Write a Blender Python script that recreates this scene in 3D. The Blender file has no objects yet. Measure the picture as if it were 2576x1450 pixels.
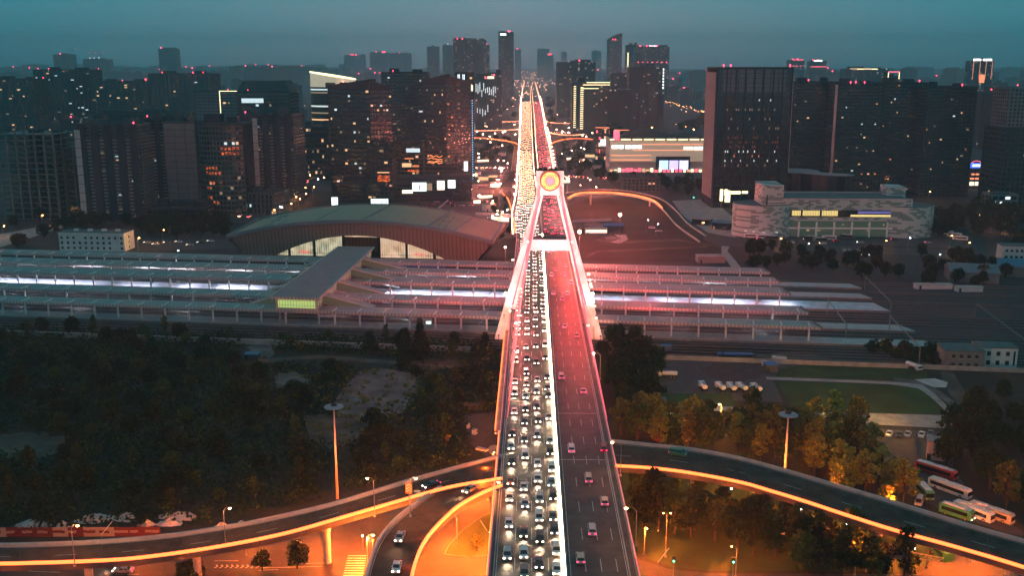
import bpy, bmesh, math, random
from mathutils import Vector, Matrix, Euler
R = math.radians
random.seed(7)
sc = bpy.context.scene
COL = sc.collection

# ---------------------------------------------------------------- camera
CAM_H, PITCH, FPX = 120.0, R(12.4), 2550.0          # focal length in units of a 2576 wide frame
cd = bpy.data.cameras.new('camera'); cam = bpy.data.objects.new('camera', cd); COL.objects.link(cam)
cd.sensor_width = 36; cd.lens = FPX / 2576 * 36
cd.clip_start = 1; cd.clip_end = 40000
cam.location = (0, 0, CAM_H); cam.rotation_euler = (R(90) - PITCH, 0, 0)
sc.camera = cam

# ---------------------------------------------------------------- view, world, faint last daylight
sc.view_settings.view_transform = 'Standard'; sc.view_settings.look = 'None'
sc.view_settings.exposure = 0; sc.view_settings.gamma = 1
world = bpy.data.worlds.new('World'); sc.world = world; world.use_nodes = True
wn = world.node_tree; wn.nodes.clear()
def N(nt, t, **k):
    n = nt.nodes.new(t)
    for a, b in k.items():
        if a in n.inputs: n.inputs[a].default_value = b
        else: setattr(n, a, b)
    return n
wo = N(wn, 'ShaderNodeOutputWorld'); bg = N(wn, 'ShaderNodeBackground')
tc = N(wn, 'ShaderNodeTexCoord'); sp = N(wn, 'ShaderNodeSeparateXYZ')
wn.links.new(tc.outputs['Generated'], sp.inputs[0])
rp = N(wn, 'ShaderNodeValToRGB')                     # dusk sky by elevation
els = rp.color_ramp.elements
els[0].position = 0.0; els[0].color = (.17, .27, .33, 1)
els[1].position = 1.0; els[1].color = (.13, .275, .33, 1)
for p, c in ((.015, (.23, .41, .48, 1)), (.07, (.12, .345, .42, 1)), (.30, (.075, .235, .29, 1))):
    e = els.new(p); e.color = c
wn.links.new(sp.outputs['Z'], rp.inputs[0])
# the city's glow: warmer towards the avenue, teal to the sides
az = N(wn, 'ShaderNodeMapRange'); az.inputs['From Min'].default_value = 0.0; az.inputs['From Max'].default_value = .42
ab = N(wn, 'ShaderNodeMath', operation='ABSOLUTE'); wn.links.new(sp.outputs['X'], ab.inputs[0])
wn.links.new(ab.outputs[0], az.inputs['Value'])
mx = N(wn, 'ShaderNodeMix', data_type='RGBA', blend_type='MULTIPLY'); mx.inputs['Factor'].default_value = 1
ar = N(wn, 'ShaderNodeValToRGB'); ar.color_ramp.elements[0].color = (1.65, 1.08, 1.08, 1); ar.color_ramp.elements[1].color = (.34, .84, .88, 1)
wn.links.new(az.outputs[0], ar.inputs[0])
wn.links.new(rp.outputs[0], mx.inputs[6]); wn.links.new(ar.outputs[0], mx.inputs[7])
sky = N(wn, 'ShaderNodeTexSky', sky_type='NISHITA', sun_disc=False)
sky.sun_elevation = R(2); sky.sun_rotation = R(250)
sa = N(wn, 'ShaderNodeMix', data_type='RGBA', blend_type='ADD'); sa.inputs['Factor'].default_value = .01
wn.links.new(mx.outputs[2], sa.inputs[6]); wn.links.new(sky.outputs[0], sa.inputs[7])
wn.links.new(sa.outputs[2], bg.inputs[0]); bg.inputs[1].default_value = 1.0
wn.links.new(bg.outputs[0], wo.inputs[0])
sl = bpy.data.lights.new('sun', 'SUN'); sl.energy = .05; sl.angle = R(25); sl.color = (.75, .88, 1)
so = bpy.data.objects.new('sun', sl); COL.objects.link(so); so.rotation_euler = (R(50), 0, R(-60))

# ---------------------------------------------------------------- from a pixel of the photograph (2576 wide) to the place it shows
def ray(px, py):
    a = (px - 1288) / FPX; b = -(py - 724.6) / FPX
    return Vector((a, math.cos(PITCH) + b * math.sin(PITCH), -math.sin(PITCH) + b * math.cos(PITCH)))
def P(px, py, z=0.0):
    d = ray(px, py); t = (z - CAM_H) / d.z
    return Vector((d.x * t, d.y * t, z))
def PD(px, py, Y):
    d = ray(px, py); t = Y / d.y
    return Vector((d.x * t, Y, CAM_H + d.z * t))

# ---------------------------------------------------------------- materials
M = {}
def mat(name, col, rough=.8, metal=0., noise=0., nscale=.3, emit=None, es=0., bump=0., col2=None, spec=.3):
    m = bpy.data.materials.new(name); m.use_nodes = True; nt = m.node_tree
    b = nt.nodes['Principled BSDF']
    b.inputs['Base Color'].default_value = (*col, 1); b.inputs['Roughness'].default_value = rough
    b.inputs['Metallic'].default_value = metal; b.inputs['Specular IOR Level'].default_value = spec
    if emit:
        b.inputs['Emission Color'].default_value = (*emit, 1); b.inputs['Emission Strength'].default_value = es
    if noise or bump:
        t = N(nt, 'ShaderNodeTexCoord'); n = N(nt, 'ShaderNodeTexNoise'); n.inputs['Scale'].default_value = nscale
        n.inputs['Detail'].default_value = 5; n.inputs['Roughness'].default_value = .65
        nt.links.new(t.outputs['Object'], n.inputs['Vector'])
    if noise:
        r = N(nt, 'ShaderNodeMapRange'); r.inputs['From Min'].default_value = .3; r.inputs['From Max'].default_value = .7
        nt.links.new(n.outputs['Fac'], r.inputs['Value'])
        x = N(nt, 'ShaderNodeMix', data_type='RGBA')
        c2 = col2 or tuple(c * (1 - noise) for c in col)
        c1 = col if col2 else tuple(min(1, c * (1 + noise * .6)) for c in col)
        x.inputs[6].default_value = (*c2, 1); x.inputs[7].default_value = (*c1, 1)
        nt.links.new(r.outputs[0], x.inputs['Factor']); nt.links.new(x.outputs[2], b.inputs['Base Color'])
    if bump:
        bp = N(nt, 'ShaderNodeBump'); bp.inputs['Strength'].default_value = bump; bp.inputs['Distance'].default_value = .3
        nt.links.new(n.outputs['Fac'], bp.inputs['Height']); nt.links.new(bp.outputs[0], b.inputs['Normal'])
    M[name] = m; return m
def emat(name, col, s, base=(.5, .5, .5)):
    return mat(name, base, .5, emit=col, es=s)

# ---------------------------------------------------------------- mesh builder
class MB:
    def __init__(s): s.v = []; s.f = []; s.m = []
    def add(s, vs, fs, mi=0):
        o = len(s.v); s.v += [tuple(v) for v in vs]
        for f in fs: s.f.append(tuple(i + o for i in f)); s.m.append(mi)
        return s
    def box(s, x0, x1, y0, y1, z0, z1, mi=0):
        vs = [(x, y, z) for z in (z0, z1) for x, y in ((x0, y0), (x1, y0), (x1, y1), (x0, y1))]
        return s.add(vs, [(3, 2, 1, 0), (4, 5, 6, 7), (0, 1, 5, 4), (1, 2, 6, 5), (2, 3, 7, 6), (3, 0, 4, 7)], mi)
    def obox(s, c, ax, ay, az, hx, hy, hz, mi=0):
        c = Vector(c); ax, ay, az = (Vector(a).normalized() for a in (ax, ay, az))
        vs = [c + ax * (i * hx) + ay * (j * hy) + az * (k * hz) for k in (-1, 1) for i, j in ((-1, -1), (1, -1), (1, 1), (-1, 1))]
        return s.add(vs, [(3, 2, 1, 0), (4, 5, 6, 7), (0, 1, 5, 4), (1, 2, 6, 5), (2, 3, 7, 6), (3, 0, 4, 7)], mi)
    def prism(s, poly, z0, z1, mi=0, top=None):
        n = len(poly)
        if sum(poly[i][0] * poly[(i + 1) % n][1] - poly[(i + 1) % n][0] * poly[i][1] for i in range(n)) < 0: poly = poly[::-1]
        vs = [(p[0], p[1], z0) for p in poly] + [(p[0], p[1], z1) for p in poly]
        s.add(vs, [(i, (i + 1) % n, n + (i + 1) % n, n + i) for i in range(n)], mi)
        o = len(s.v) - 2 * n
        s.f.append(tuple(o + n + i for i in range(n))); s.m.append(mi if top is None else top)
        s.f.append(tuple(o + n - 1 - i for i in range(n))); s.m.append(mi)
        return s
    def tube(s, pts, r, n=6, mi=0, cap=True):
        pts = [Vector(p) for p in pts]; rs = r if isinstance(r, (list, tuple)) else [r] * len(pts)
        o = len(s.v)
        for i, p in enumerate(pts):
            d = (pts[min(i + 1, len(pts) - 1)] - pts[max(i - 1, 0)]).normalized()
            a = d.cross(Vector((0, 0, 1)) if abs(d.z) < .9 else Vector((1, 0, 0))).normalized(); b = d.cross(a)
            s.v += [tuple(p + (a * math.cos(2 * math.pi * k / n) + b * math.sin(2 * math.pi * k / n)) * rs[i]) for k in range(n)]
        for i in range(len(pts) - 1):
            for k in range(n):
                s.f.append((o + i * n + k, o + (i + 1) * n + k, o + (i + 1) * n + (k + 1) % n, o + i * n + (k + 1) % n)); s.m.append(mi)
        if cap:
            s.f.append(tuple(o + k for k in range(n))); s.m.append(mi)
            e = o + (len(pts) - 1) * n; s.f.append(tuple(e + n - 1 - k for k in range(n))); s.m.append(mi)
        return s
    def ball(s, c, r, n=8, mi=0, sz=1.):
        o = len(s.v); k = n // 2
        for i in range(k + 1):
            t = math.pi * i / k
            s.v += [(c[0] + r * math.sin(t) * math.cos(2 * math.pi * j / n), c[1] + r * math.sin(t) * math.sin(2 * math.pi * j / n), c[2] + r * sz * math.cos(t)) for j in range(n)]
        for i in range(k):
            for j in range(n):
                s.f.append((o + i * n + j, o + (i + 1) * n + j, o + (i + 1) * n + (j + 1) % n, o + i * n + (j + 1) % n)); s.m.append(mi)
        return s
    def sweep(s, path, prof, mi=0, closed=True):
        """prof: closed list of (offset to the right of travel, height) carried along the path of 3D points"""
        path = [Vector(p) for p in path]; o = len(s.v); n = len(prof)
        for i, p in enumerate(path):
            d = path[min(i + 1, len(path) - 1)] - path[max(i - 1, 0)]; d.z = 0; d.normalize()
            r = Vector((d.y, -d.x, 0))
            s.v += [tuple(p + r * a + Vector((0, 0, h))) for a, h in prof]
        for i in range(len(path) - 1):
            for k in range(n if closed else n - 1):
                s.f.append((o + i * n + k, o + i * n + (k + 1) % n, o + (i + 1) * n + (k + 1) % n, o + (i + 1) * n + k)); s.m.append(mi)
        if closed:
            s.f.append(tuple(o + k for k in range(n))[::-1]); s.m.append(mi)
            e = o + (len(path) - 1) * n; s.f.append(tuple(e + k for k in range(n))); s.m.append(mi)
        return s
    def mesh(s, name, mats, smooth=False):
        me = bpy.data.meshes.new(name); me.from_pydata(s.v, [], s.f)
        for m in (mats if isinstance(mats, (list, tuple)) else [mats]): me.materials.append(M[m] if isinstance(m, str) else m)
        me.polygons.foreach_set('material_index', s.m)
        bm = bmesh.new(); bm.from_mesh(me); bmesh.ops.recalc_face_normals(bm, faces=bm.faces); bm.to_mesh(me); bm.free()
        if smooth: me.polygons.foreach_set('use_smooth', [True] * len(me.polygons))
        me.update(); return me
    def build(s, name, mats, parent=None, loc=None, rz=0., smooth=False):
        return link(name, s.mesh(name, mats, smooth), parent, loc, rz)

def link(name, me, parent=None, loc=None, rz=0.):
    o = bpy.data.objects.new(name, me); COL.objects.link(o)
    if parent is not None: o.parent = parent
    if loc is not None: o.location = loc
    o.rotation_euler.z = rz
    return o
def tag(o, label, cat, group=None, kind=None):
    o['label'] = label; o['category'] = cat
    if group: o['group'] = group
    if kind: o['kind'] = kind
    return o
def thing(name, label, cat, loc=(0, 0, 0), rz=0., group=None):
    o = bpy.data.objects.new(name, None); COL.objects.link(o); o.location = loc; o.rotation_euler.z = rz
    o.empty_display_size = .5
    return tag(o, label, cat, group)
def struct(o): o['kind'] = 'structure'; return o
def copy_tree(o, parent=None):
    c = o.copy(); COL.objects.link(c); c.parent = parent
    for ch in KIDS.get(o.name) or [x for x in bpy.data.objects if x.parent == o]:
        copy_tree(ch, c)
    return c
KIDS = {}
def remember(o):
    """note the children of a prototype once, so copying stays quick"""
    ks = [x for x in bpy.data.objects if x.parent == o]; KIDS[o.name] = ks
    for k in ks: remember(k)
def sheet(name, pts, z, m, px=True, kind='structure'):
    ps = [P(x, y, z) for x, y in pts] if px else [Vector((x, y, z)) for x, y in pts]
    bm = bmesh.new(); vs = [bm.verts.new(p) for p in ps]; f = bm.faces.new(vs)
    if f.normal.z < 0: f.normal_flip()
    bm.normal_update()
    if f.normal.z < 0: f.normal_flip()
    bmesh.ops.triangulate(bm, faces=bm.faces)
    me = bpy.data.meshes.new(name); bm.to_mesh(me); bm.free(); me.materials.append(M[m])
    o = link(name, me); o['kind'] = kind; return o
def curve(pts, n=8):
    """Catmull-Rom through the points"""
    pts = [Vector(p) for p in pts]; q = [pts[0] * 2 - pts[1]] + pts + [pts[-1] * 2 - pts[-2]]; out = []
    for i in range(1, len(q) - 2):
        for k in range(n):
            t = k / n; a, b, c, d = q[i - 1], q[i], q[i + 1], q[i + 2]
            out.append(.5 * ((2 * b) + (c - a) * t + (2 * a - 5 * b + 4 * c - d) * t * t + (3 * b - a - 3 * c + d) * t ** 3))
    out.append(pts[-1]); return out
ORD = ['', 'nearest', 'second', 'third', 'fourth', 'fifth', 'sixth', 'seventh', 'eighth', 'ninth', 'tenth', 'eleventh', 'twelfth', 'thirteenth', 'fourteenth', 'fifteenth', 'sixteenth', 'seventeenth', 'eighteenth', 'nineteenth']
TENS = ['', '', 'twenty', 'thirty', 'forty', 'fifty', 'sixty', 'seventy', 'eighty', 'ninety']
def ordinal(n, first='first'):
    if n > 99: return ('one hundred and ' if n < 200 else 'two hundred and ') + ordinal(n % 100) if n % 100 else 'hundredth'
    if n == 1: return first
    if n < 20: return ORD[n]
    if n % 10 == 0: return TENS[n // 10][:-1] + 'ieth'
    return TENS[n // 10] + '-' + ('first' if n % 10 == 1 else ORD[n % 10])

# bridge frame: u across (to the right), s along (away from the camera)
BE = Vector((.0184, 1, 0)).normalized(); BN = Vector((BE.y, -BE.x, 0)); DZ = 14.0
def B(u, s, z=DZ): return BE * s + BN * u + Vector((0, 0, z))
BR = math.atan2(-BE.x, BE.y)
# rail frame: v along the platforms (to the right), w away from the camera
RE = Vector((.9914, -.1309, 0)); RN = Vector((.1309, .9914, 0)); RR = math.atan2(-.1309, .9914)
def RL(v, w, z=0): return RE * (v - w * .13204) + RN * w + Vector((0, 0, z))

# ---------------------------------------------------------------- material library
mat('asphalt', (.055, .055, .06), .75, noise=.35, nscale=.25)
mat('asphalt_bridge', (.085, .078, .072), .6, noise=.45, nscale=.22)
mat('asphalt_ramp', (.095, .066, .052), .92, noise=.5, nscale=.25, spec=.1)
mat('concrete', (.34, .33, .32), .85, noise=.35, nscale=.2)
mat('concrete_pale', (.50, .48, .46), .8, noise=.25, nscale=.25)
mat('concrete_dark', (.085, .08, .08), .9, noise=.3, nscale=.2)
mat('white_paint', (.78, .78, .76), .6)
mat('road_paint', (.62, .62, .58), .7, noise=.5, nscale=1.5)
mat('pylon_white', (.80, .76, .75), .55, noise=.22, nscale=.35)
mat('dark_metal', (.03, .03, .035), .5, .6)
mat('grey_metal', (.25, .25, .26), .45, .5)
mat('earth', (.032, .030, .020), .95, noise=.6, nscale=.03, bump=.3)
mat('city_ground', (.05, .05, .05), .95, noise=.6, nscale=.012)
mat('dirt', (.10, .08, .06), .95, noise=.7, nscale=.09, bump=.4)
mat('pale_dirt', (.15, .13, .12), .95, noise=.6, nscale=.12, bump=.3)
mat('grass', (.034, .062, .014), .95, noise=.5, nscale=.12, bump=.3)
mat('lawn', (.026, .070, .014), .95, noise=.35, nscale=.08, bump=.2)
mat('ballast', (.060, .052, .052), .95, noise=.4, nscale=.3)
mat('bed_dark', (.055, .048, .048), .95, noise=.5, nscale=.25)
mat('rail_steel', (.28, .24, .22), .35, .8)
mat('led_orange', (.3, .1, .05), .5, emit=(1, .135, .03), es=4.6)
mat('led_far', (.3, .1, .05), .5, emit=(1, .26, .13), es=8.0)
mat('led_white', (.4, .3, .2), .5, emit=(1, .66, .36), es=44)
emat('lamp_orange', (1, .36, .10), 60)
emat('lamp_red', (1, .42, .25), 60)
emat('lamp_white', (.9, .97, 1), 40)
# ================================================================ the ground and what is laid on it
g = MB(); xs = [-30000, -6000, -1500, 0, 1500, 6000, 30000]; ys = [-400, 200, 700, 2000, 6000, 34000]
for i in range(len(xs) - 1):
    for j in range(len(ys) - 1):
        g.add([(xs[i], ys[j], 0), (xs[i + 1], ys[j], 0), (xs[i + 1], ys[j + 1], 0), (xs[i], ys[j + 1], 0)], [(0, 1, 2, 3)])
struct(g.build('ground', 'city_ground'))
# overgrown land left of the bridge and round the loop
sheet('scrubland', [(-200, 815), (1262, 862), (1256, 1190), (860, 1270), (400, 1372), (-200, 1400)], .03, 'earth')
sheet('grassland', [(1500, 850), (1700, 865), (1700, 960), (2700, 900), (2900, 1600), (1560, 1600)], .03, 'earth')
# railway land
def rl_sheet(name, v0, v1, w0, w1, z, m):
    return sheet(name, [tuple(RL(v0, w0))[:2], tuple(RL(v1, w0))[:2], tuple(RL(v1, w1))[:2], tuple(RL(v0, w1))[:2]], z, m, px=False)
rl_sheet('railway_bed', -700, 700, 416, 585, .06, 'ballast')
rl_sheet('railway_verge', -700, 700, 585, 600, .07, 'bed_dark')
# dirt patches, clearings
def blob(px, py, rx, ry, n=22, j=.25, rnd=random.Random(3)):
    return [(px + rx * math.cos(2 * math.pi * k / n) * (1 + rnd.uniform(-j, j)), py + ry * math.sin(2 * math.pi * k / n) * (1 + rnd.uniform(-j, j))) for k in range(n)]
sheet('clearing', [(905, 935), (955, 925), (1040, 940), (1060, 985), (1010, 1040), (930, 1062), (850, 1045), (840, 1010), (870, 970)], .055, 'pale_dirt')
sheet('clearing', [(760, 1045), (900, 1040), (935, 1070), (900, 1115), (830, 1130), (780, 1100)], .056, 'dirt')
sheet('clearing', blob(735, 960, 45, 22), .057, 'pale_dirt')
sheet('clearing', blob(660, 875, 34, 24), .058, 'pale_dirt')
sheet('clearing', blob(70, 1120, 110, 34), .056, 'dirt')
sheet('footpath', [(640, 905), (800, 893), (960, 905), (1100, 918), (1180, 922), (1180, 928), (1090, 926), (950, 914), (800, 902), (650, 914)], .059, 'dirt')
sheet('yard', [(1165, 1045), (1262, 1035), (1262, 1150), (1225, 1150), (1180, 1115)], .06, 'asphalt')
# the lit junction beneath the left ramps and the street at the bottom left
sheet('road_junction', [(-260, 1392), (300, 1392), (600, 1352), (900, 1278), (1060, 1222), (1262, 1155), (1300, 1155), (1300, 1640), (-260, 1640)], .075, 'asphalt')
isl = [(1117, 1398), (1128, 1375), (1165, 1335), (1215, 1300), (1243, 1288), (1243, 1392), (1225, 1402), (1180, 1405)]
m_ = MB(); m_.prism([tuple(P(x, y))[:2] for x, y in isl], .075, .25); struct(m_.build('kerb', 'concrete'))
c_ = P(1190, 1358); sheet('lawn', [(c_.x + (P(x, y).x - c_.x) * .96, c_.y + (P(x, y).y - c_.y) * .97) for x, y in isl], .26, 'grass', px=False)
# right side: street under the bridge, lawn, gravel lots, apron
sheet('road', [(1560, 1330), (1605, 1408), (1680, 1432), (1780, 1443), (2300, 1446), (2345, 1425), (2350, 1380), (2300, 1330), (2420, 1345), (2600, 1400), (2900, 1500), (2900, 1640), (1560, 1640)], .075, 'asphalt')
sheet('lawn', [(1560, 1180), (1700, 1195), (1900, 1235), (2100, 1290), (2250, 1335), (2330, 1370), (2342, 1410), (2290, 1440), (1780, 1437), (1690, 1427), (1610, 1400), (1575, 1330)], .07, 'grass')
sheet('gravel_lot', [(1655, 880), (1750, 868), (1960, 880), (2090, 900), (1960, 935), (1945, 955), (1965, 1000), (1970, 1012), (1660, 1005)], .06, 'asphalt')
sheet('gravel_lot', blob(1850, 935, 75, 28), .085, 'ballast')
sheet('gravel_heap', [(1900, 893), (1960, 888), (2060, 893), (2090, 903), (2040, 915), (1930, 908)], .09, 'pale_dirt')
sheet('lawn', [(1650, 990), (1840, 990), (1850, 1030), (1645, 1022)], .09, 'lawn')
sheet('lawn', [(1950, 958), (2060, 962), (2300, 972), (2330, 985), (2375, 1042), (2200, 1040), (1990, 1020)], .085, 'lawn')
sheet('lawn', [(1950, 950), (1960, 930), (2060, 910), (2250, 915), (2330, 935), (2340, 962), (2300, 966), (2060, 956)], .08, 'grass')
sheet('footpath', [(1925, 948), (2060, 953), (2240, 960), (2320, 968), (2350, 990), (2440, 1075), (2425, 1078), (2340, 998), (2310, 977), (2240, 967), (2060, 960), (1930, 955)], .10, 'concrete')
sheet('footpath', [(2250, 950), (2330, 960), (2400, 1010), (2460, 1085), (2440, 1080), (2385, 1015), (2320, 970), (2250, 958)], .095, 'pale_dirt')
sheet('concrete_apron', [(2040, 1036), (2380, 1045), (2400, 1070), (2375, 1078), (2040, 1060)], .095, 'concrete')
sheet('concrete_apron', [(1660, 1019), (1850, 1024), (1960, 1030), (1955, 1040), (1660, 1030)], .095, 'concrete')
sheet('car_park', [(2180, 1078), (2390, 1088), (2400, 1180), (2440, 1240), (2580, 1345), (2560, 1350), (2380, 1290), (2270, 1235), (2200, 1150)], .09, 'asphalt')
sheet('footpath', [(2380, 920), (2400, 940), (2430, 990), (2480, 1040), (2490, 1080), (2450, 1080), (2420, 1030), (2385, 985), (2365, 940)], .09, 'dirt')
sheet('pale_rubble', [(2300, 955), (2350, 952), (2385, 962), (2380, 975), (2350, 975)], .11, 'concrete_pale')
# beyond the railway, right: red soil field inside the loop, streets, bus station yard
sheet('field', [(1420, 520), (1480, 500), (1560, 492), (1640, 505), (1690, 545), (1760, 590), (1840, 620), (1840, 660), (1440, 655)], .06, 'earth')
sheet('footpath', [(1500, 600), (1560, 606), (1700, 600), (1840, 622), (1840, 626), (1700, 606), (1560, 613), (1500, 606)], .08, 'dirt')
sheet('footpath', [(1470, 645), (1500, 630), (1580, 627), (1780, 618), (1780, 622), (1580, 632), (1505, 634), (1480, 648)], .08, 'dirt')
sheet('road', [(1660, 500), (1685, 508), (1725, 548), (1790, 595), (1900, 605), (2600, 640), (2600, 655), (1900, 625), (1800, 615), (1740, 592), (1690, 550), (1660, 515)], .09, 'asphalt')
sheet('footpath', [(1815, 619), (1835, 620), (1830, 632), (1850, 655), (1870, 680), (1840, 672), (1815, 640)], .10, 'concrete')
sheet('plaza', [(1690, 505), (1790, 500), (1860, 560), (1860, 600), (1780, 585), (1720, 545)], .08, 'concrete')
sheet('bus_yard', [(1850, 570), (2360, 575), (2420, 600), (2420, 625), (1850, 604)], .08, 'asphalt')
# left of the bridge beyond the station: the works, the square, the street beside the towers
sheet('station_square', [(1060, 520), (1180, 470), (1285, 470), (1288, 600), (1240, 600)], .06, 'pale_dirt')
sheet('car_park', [(1050, 505), (1130, 460), (1240, 465), (1230, 535), (1080, 530)], .07, 'asphalt')
sheet('street', [(580, 560), (700, 480), (760, 440), (830, 440), (780, 480), (700, 540), (650, 560)], .07, 'asphalt')
sheet('street', [(-60, 600), (60, 578), (150, 560), (200, 545), (203, 556), (150, 575), (0, 622), (-60, 640)], .07, 'concrete')
sheet('car_park', [(340, 600), (560, 590), (600, 625), (340, 632)], .07, 'asphalt')
sheet('cross_street', [(1180, 326), (1450, 326), (1600, 332), (1600, 342), (1450, 337), (1180, 338)], .09, 'asphalt')
sheet('cross_street', [(1190, 415), (1300, 412), (1300, 432), (1190, 440)], .09, 'asphalt')
sheet('cross_street', [(1380, 438), (1480, 443), (1560, 449), (1660, 452), (1660, 460), (1560, 457), (1480, 452), (1380, 449)], .09, 'asphalt')

# lane lines and a zebra crossing on the streets below
def dash(name, a, b, w, z, m='road_paint'):
    A = P(*a, z); Bq = P(*b, z); d = (Bq - A).normalized(); n = Vector((d.y, -d.x, 0)) * w / 2
    return MB().add([A - n, A + n, Bq + n, Bq - n], [(0, 1, 2, 3)])
z_ = MB()
for k in range(9):
    y = 1398 + k * 6.2
    A, Bq = P(876 - k * 1.6, y, .1), P(922 - k * 1.0, y, .1)
    z_.add([A, Bq, Bq + Vector((0, -.48, 0)), A + Vector((0, -.48, 0))], [(0, 1, 2, 3)])
for a, b in (((72, 1438), (150, 1441)), ((290, 1446), (350, 1446)), ((650, 1436), (700, 1434)), ((740, 1420), (830, 1417)), ((540, 1412), (600, 1412)),
             ((655, 1430), (810, 1426)), ((1130, 1395), (1160, 1392)), ((450, 1431), (520, 1430))):
    d_ = dash('x', a, b, .18, .1); z_.add(d_.v, d_.f)
for k in range(9):                                   # arrow chevrons painted in the gore under the ramp
    for s_ in (-1, 1):
        c0 = P(545 + k * 13, 1426, .1); z_.add([c0 + Vector((0, 0, 0)), c0 + Vector((.4, 0, 0)), c0 + Vector((-.1, s_ * .8, 0)), c0 + Vector((-.5, s_ * .8, 0))], [(0, 1, 2, 3)])
struct(z_.build('road_marking', 'road_paint'))

# ================================================================ the cable-stayed bridge
S0, S1 = 165.0, 1480.0
br = thing('bridge', 'wide cable stayed road bridge with white A-shaped pylon crossing the railway', 'bridge', (0, 0, 0))
US = -8.7; UE = 23.3
deck = MB().sweep([B(0, S0 + k * 20, DZ) for k in range(int((640 - S0) / 20) + 1)],
                  [(US - .2, -1.2), (US - .2, 0), (UE + .2, 0), (UE + .2, -1.2), (UE - 5, -2.6), (US + 5, -2.6)])
deck.build('deck', 'concrete', br)
rd = MB().sweep([B(0, S0 + k * 20, DZ) for k in range(int((640 - S0) / 20) + 1)], [(US + .5, .03), (UE - .5, .03)], closed=False)
rd.build('road_surface', 'asphalt_bridge', br)
def straight(off, prof, s0=S0, s1=640, step=25):
    n = int((s1 - s0) / step); return MB().sweep([B(off, s0 + (s1 - s0) * k / n) for k in range(n + 1)], prof)
box4 = lambda a, b, c, d: [(a, c), (a, d), (b, d), (b, c)]
straight(US, box4(-.18, .18, 0, .85)).build('parapet', 'concrete_pale', br)
straight(UE, box4(-.2, .2, 0, .85)).build('parapet', 'concrete_pale', br)
straight(UE - 1.9, box4(-.12, .12, 0.03, .6)).build('guard_rail', 'concrete_pale', br)
straight(US + 1.1, box4(-.1, .1, 0.03, .55)).build('guard_rail', 'concrete_pale', br)
straight(7.95, box4(-.12, .22, 0.03, 1.0)).build('central_barrier', 'concrete_pale', br)
straight(7.62, box4(-.28, .17, .60, .92), step=20).build('light_strip', 'led_white', br)
straight(US - .34, box4(-.13, .13, -.1, .55), S0, 283, step=12).build('light_strip', 'led_orange', br)
straight(US - 1.6, box4(-.13, .13, -.1, .55), 285, 402, step=12).build('light_strip', 'led_orange', br)
straight(US - .9, box4(-.8, .7, -.5, -.15), 283, 402).build('walkway', 'concrete', br)
mk = MB()
for u in (-3.15, .55, 4.2, 12.2, 15.6, 19.0):
    s = S0 + 4
    while s < 1150:
        if s < 636:
            mk.add([B(u - .08, s, DZ + .04), B(u + .08, s, DZ + .04), B(u + .08, s + 6, DZ + .04), B(u - .08, s + 6, DZ + .04)], [(0, 1, 2, 3)])
        s += 15
for u in (-7.1, 7.0, 8.9, 21.0):
    mk.add([B(u - .08, S0, DZ + .041), B(u + .08, S0, DZ + .041), B(u + .08, 636, DZ + .041), B(u - .08, 636, DZ + .041)], [(0, 1, 2, 3)])
for s in (262, 300):                                  # expansion joints
    mk.add([B(8.5, s, DZ + .042), B(21, s, DZ + .042), B(21, s + .35, DZ + .042), B(8.5, s + .35, DZ + .042)], [(0, 1, 2, 3)])
mk.build('road_marking', 'road_paint', br)
for s in range(190, 640, 34):                        # piers
    if 425 < s < 585: continue
    MB().box(-1.3, 1.3, -1.3, 1.3, 0, DZ - 2.6).build('pier', 'concrete', br, B(-1, s, 0))
    MB().box(-1.3, 1.3, -1.3, 1.3, 0, DZ - 2.6).build('pier', 'concrete', br, B(16, s, 0))

# pylon (own frame: x across, y along the bridge, z up), standing at s = 441
py_ = thing('x', 'x', 'x'); bpy.data.objects.remove(py_)
TS = 441.0; UC = 8.4
def TP(x, y, z): return B(UC + x, TS + y, z)
py = bpy.data.objects.new('pylon', None); COL.objects.link(py); py.parent = br
def pbox(mb, pts, y0, y1, mi=0):
    """a plate in the pylon's plane given by (x, z) corners, from y0 to y1"""
    n = len(pts); vs = [TP(x, y0, z) for x, z in pts] + [TP(x, y1, z) for x, z in pts]
    mb.add(vs, [tuple(range(n)), tuple(range(2 * n - 1, n - 1, -1))] + [(i, (i + 1) % n, n + (i + 1) % n, n + i) for i in range(n)], mi)
def lerp(a, b, t): return a + (b - a) * t
mat('red_lit_groove', (.4, .05, .08), .5, emit=(1, .06, .13), es=1.3)
ZT, ZH = 75.6, 65.0                                   # top and underside of the head
for sg in (-1, 1):
    # two flanges of a leg with a groove between them, tapering towards the head
    a = MB()
    def xo(z): return sg * lerp(24.3, 5.95, min(1, z / ZH))
    def xi(z): return sg * lerp(18.2, 2.9, min(1, z / ZH))
    for f0, f1, y0, y1 in ((0, .60, -3.2, 3.2), (.60, .74, -2.3, 2.3), (.74, 1, -3.0, 3.0)):
        zs = [0, 8, 14, 30, 48, ZH]
        for i in range(len(zs) - 1):
            z0, z1 = zs[i], zs[i + 1]
            pbox(a, [(lerp(xo(z0), xi(z0), f0), z0), (lerp(xo(z0), xi(z0), f1), z0), (lerp(xo(z1), xi(z1), f1), z1), (lerp(xo(z1), xi(z1), f0), z1)], y0, y1)
    a.build('leg', 'pylon_white', py)
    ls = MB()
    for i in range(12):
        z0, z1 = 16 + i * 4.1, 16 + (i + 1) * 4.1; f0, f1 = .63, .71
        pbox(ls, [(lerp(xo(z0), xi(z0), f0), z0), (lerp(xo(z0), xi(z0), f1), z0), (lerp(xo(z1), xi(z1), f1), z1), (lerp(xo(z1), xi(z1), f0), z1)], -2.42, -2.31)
    ls.build('light_strip', 'red_lit_groove', py)  # glow painted into the groove for its red-lit shade, no fitted strip
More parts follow.
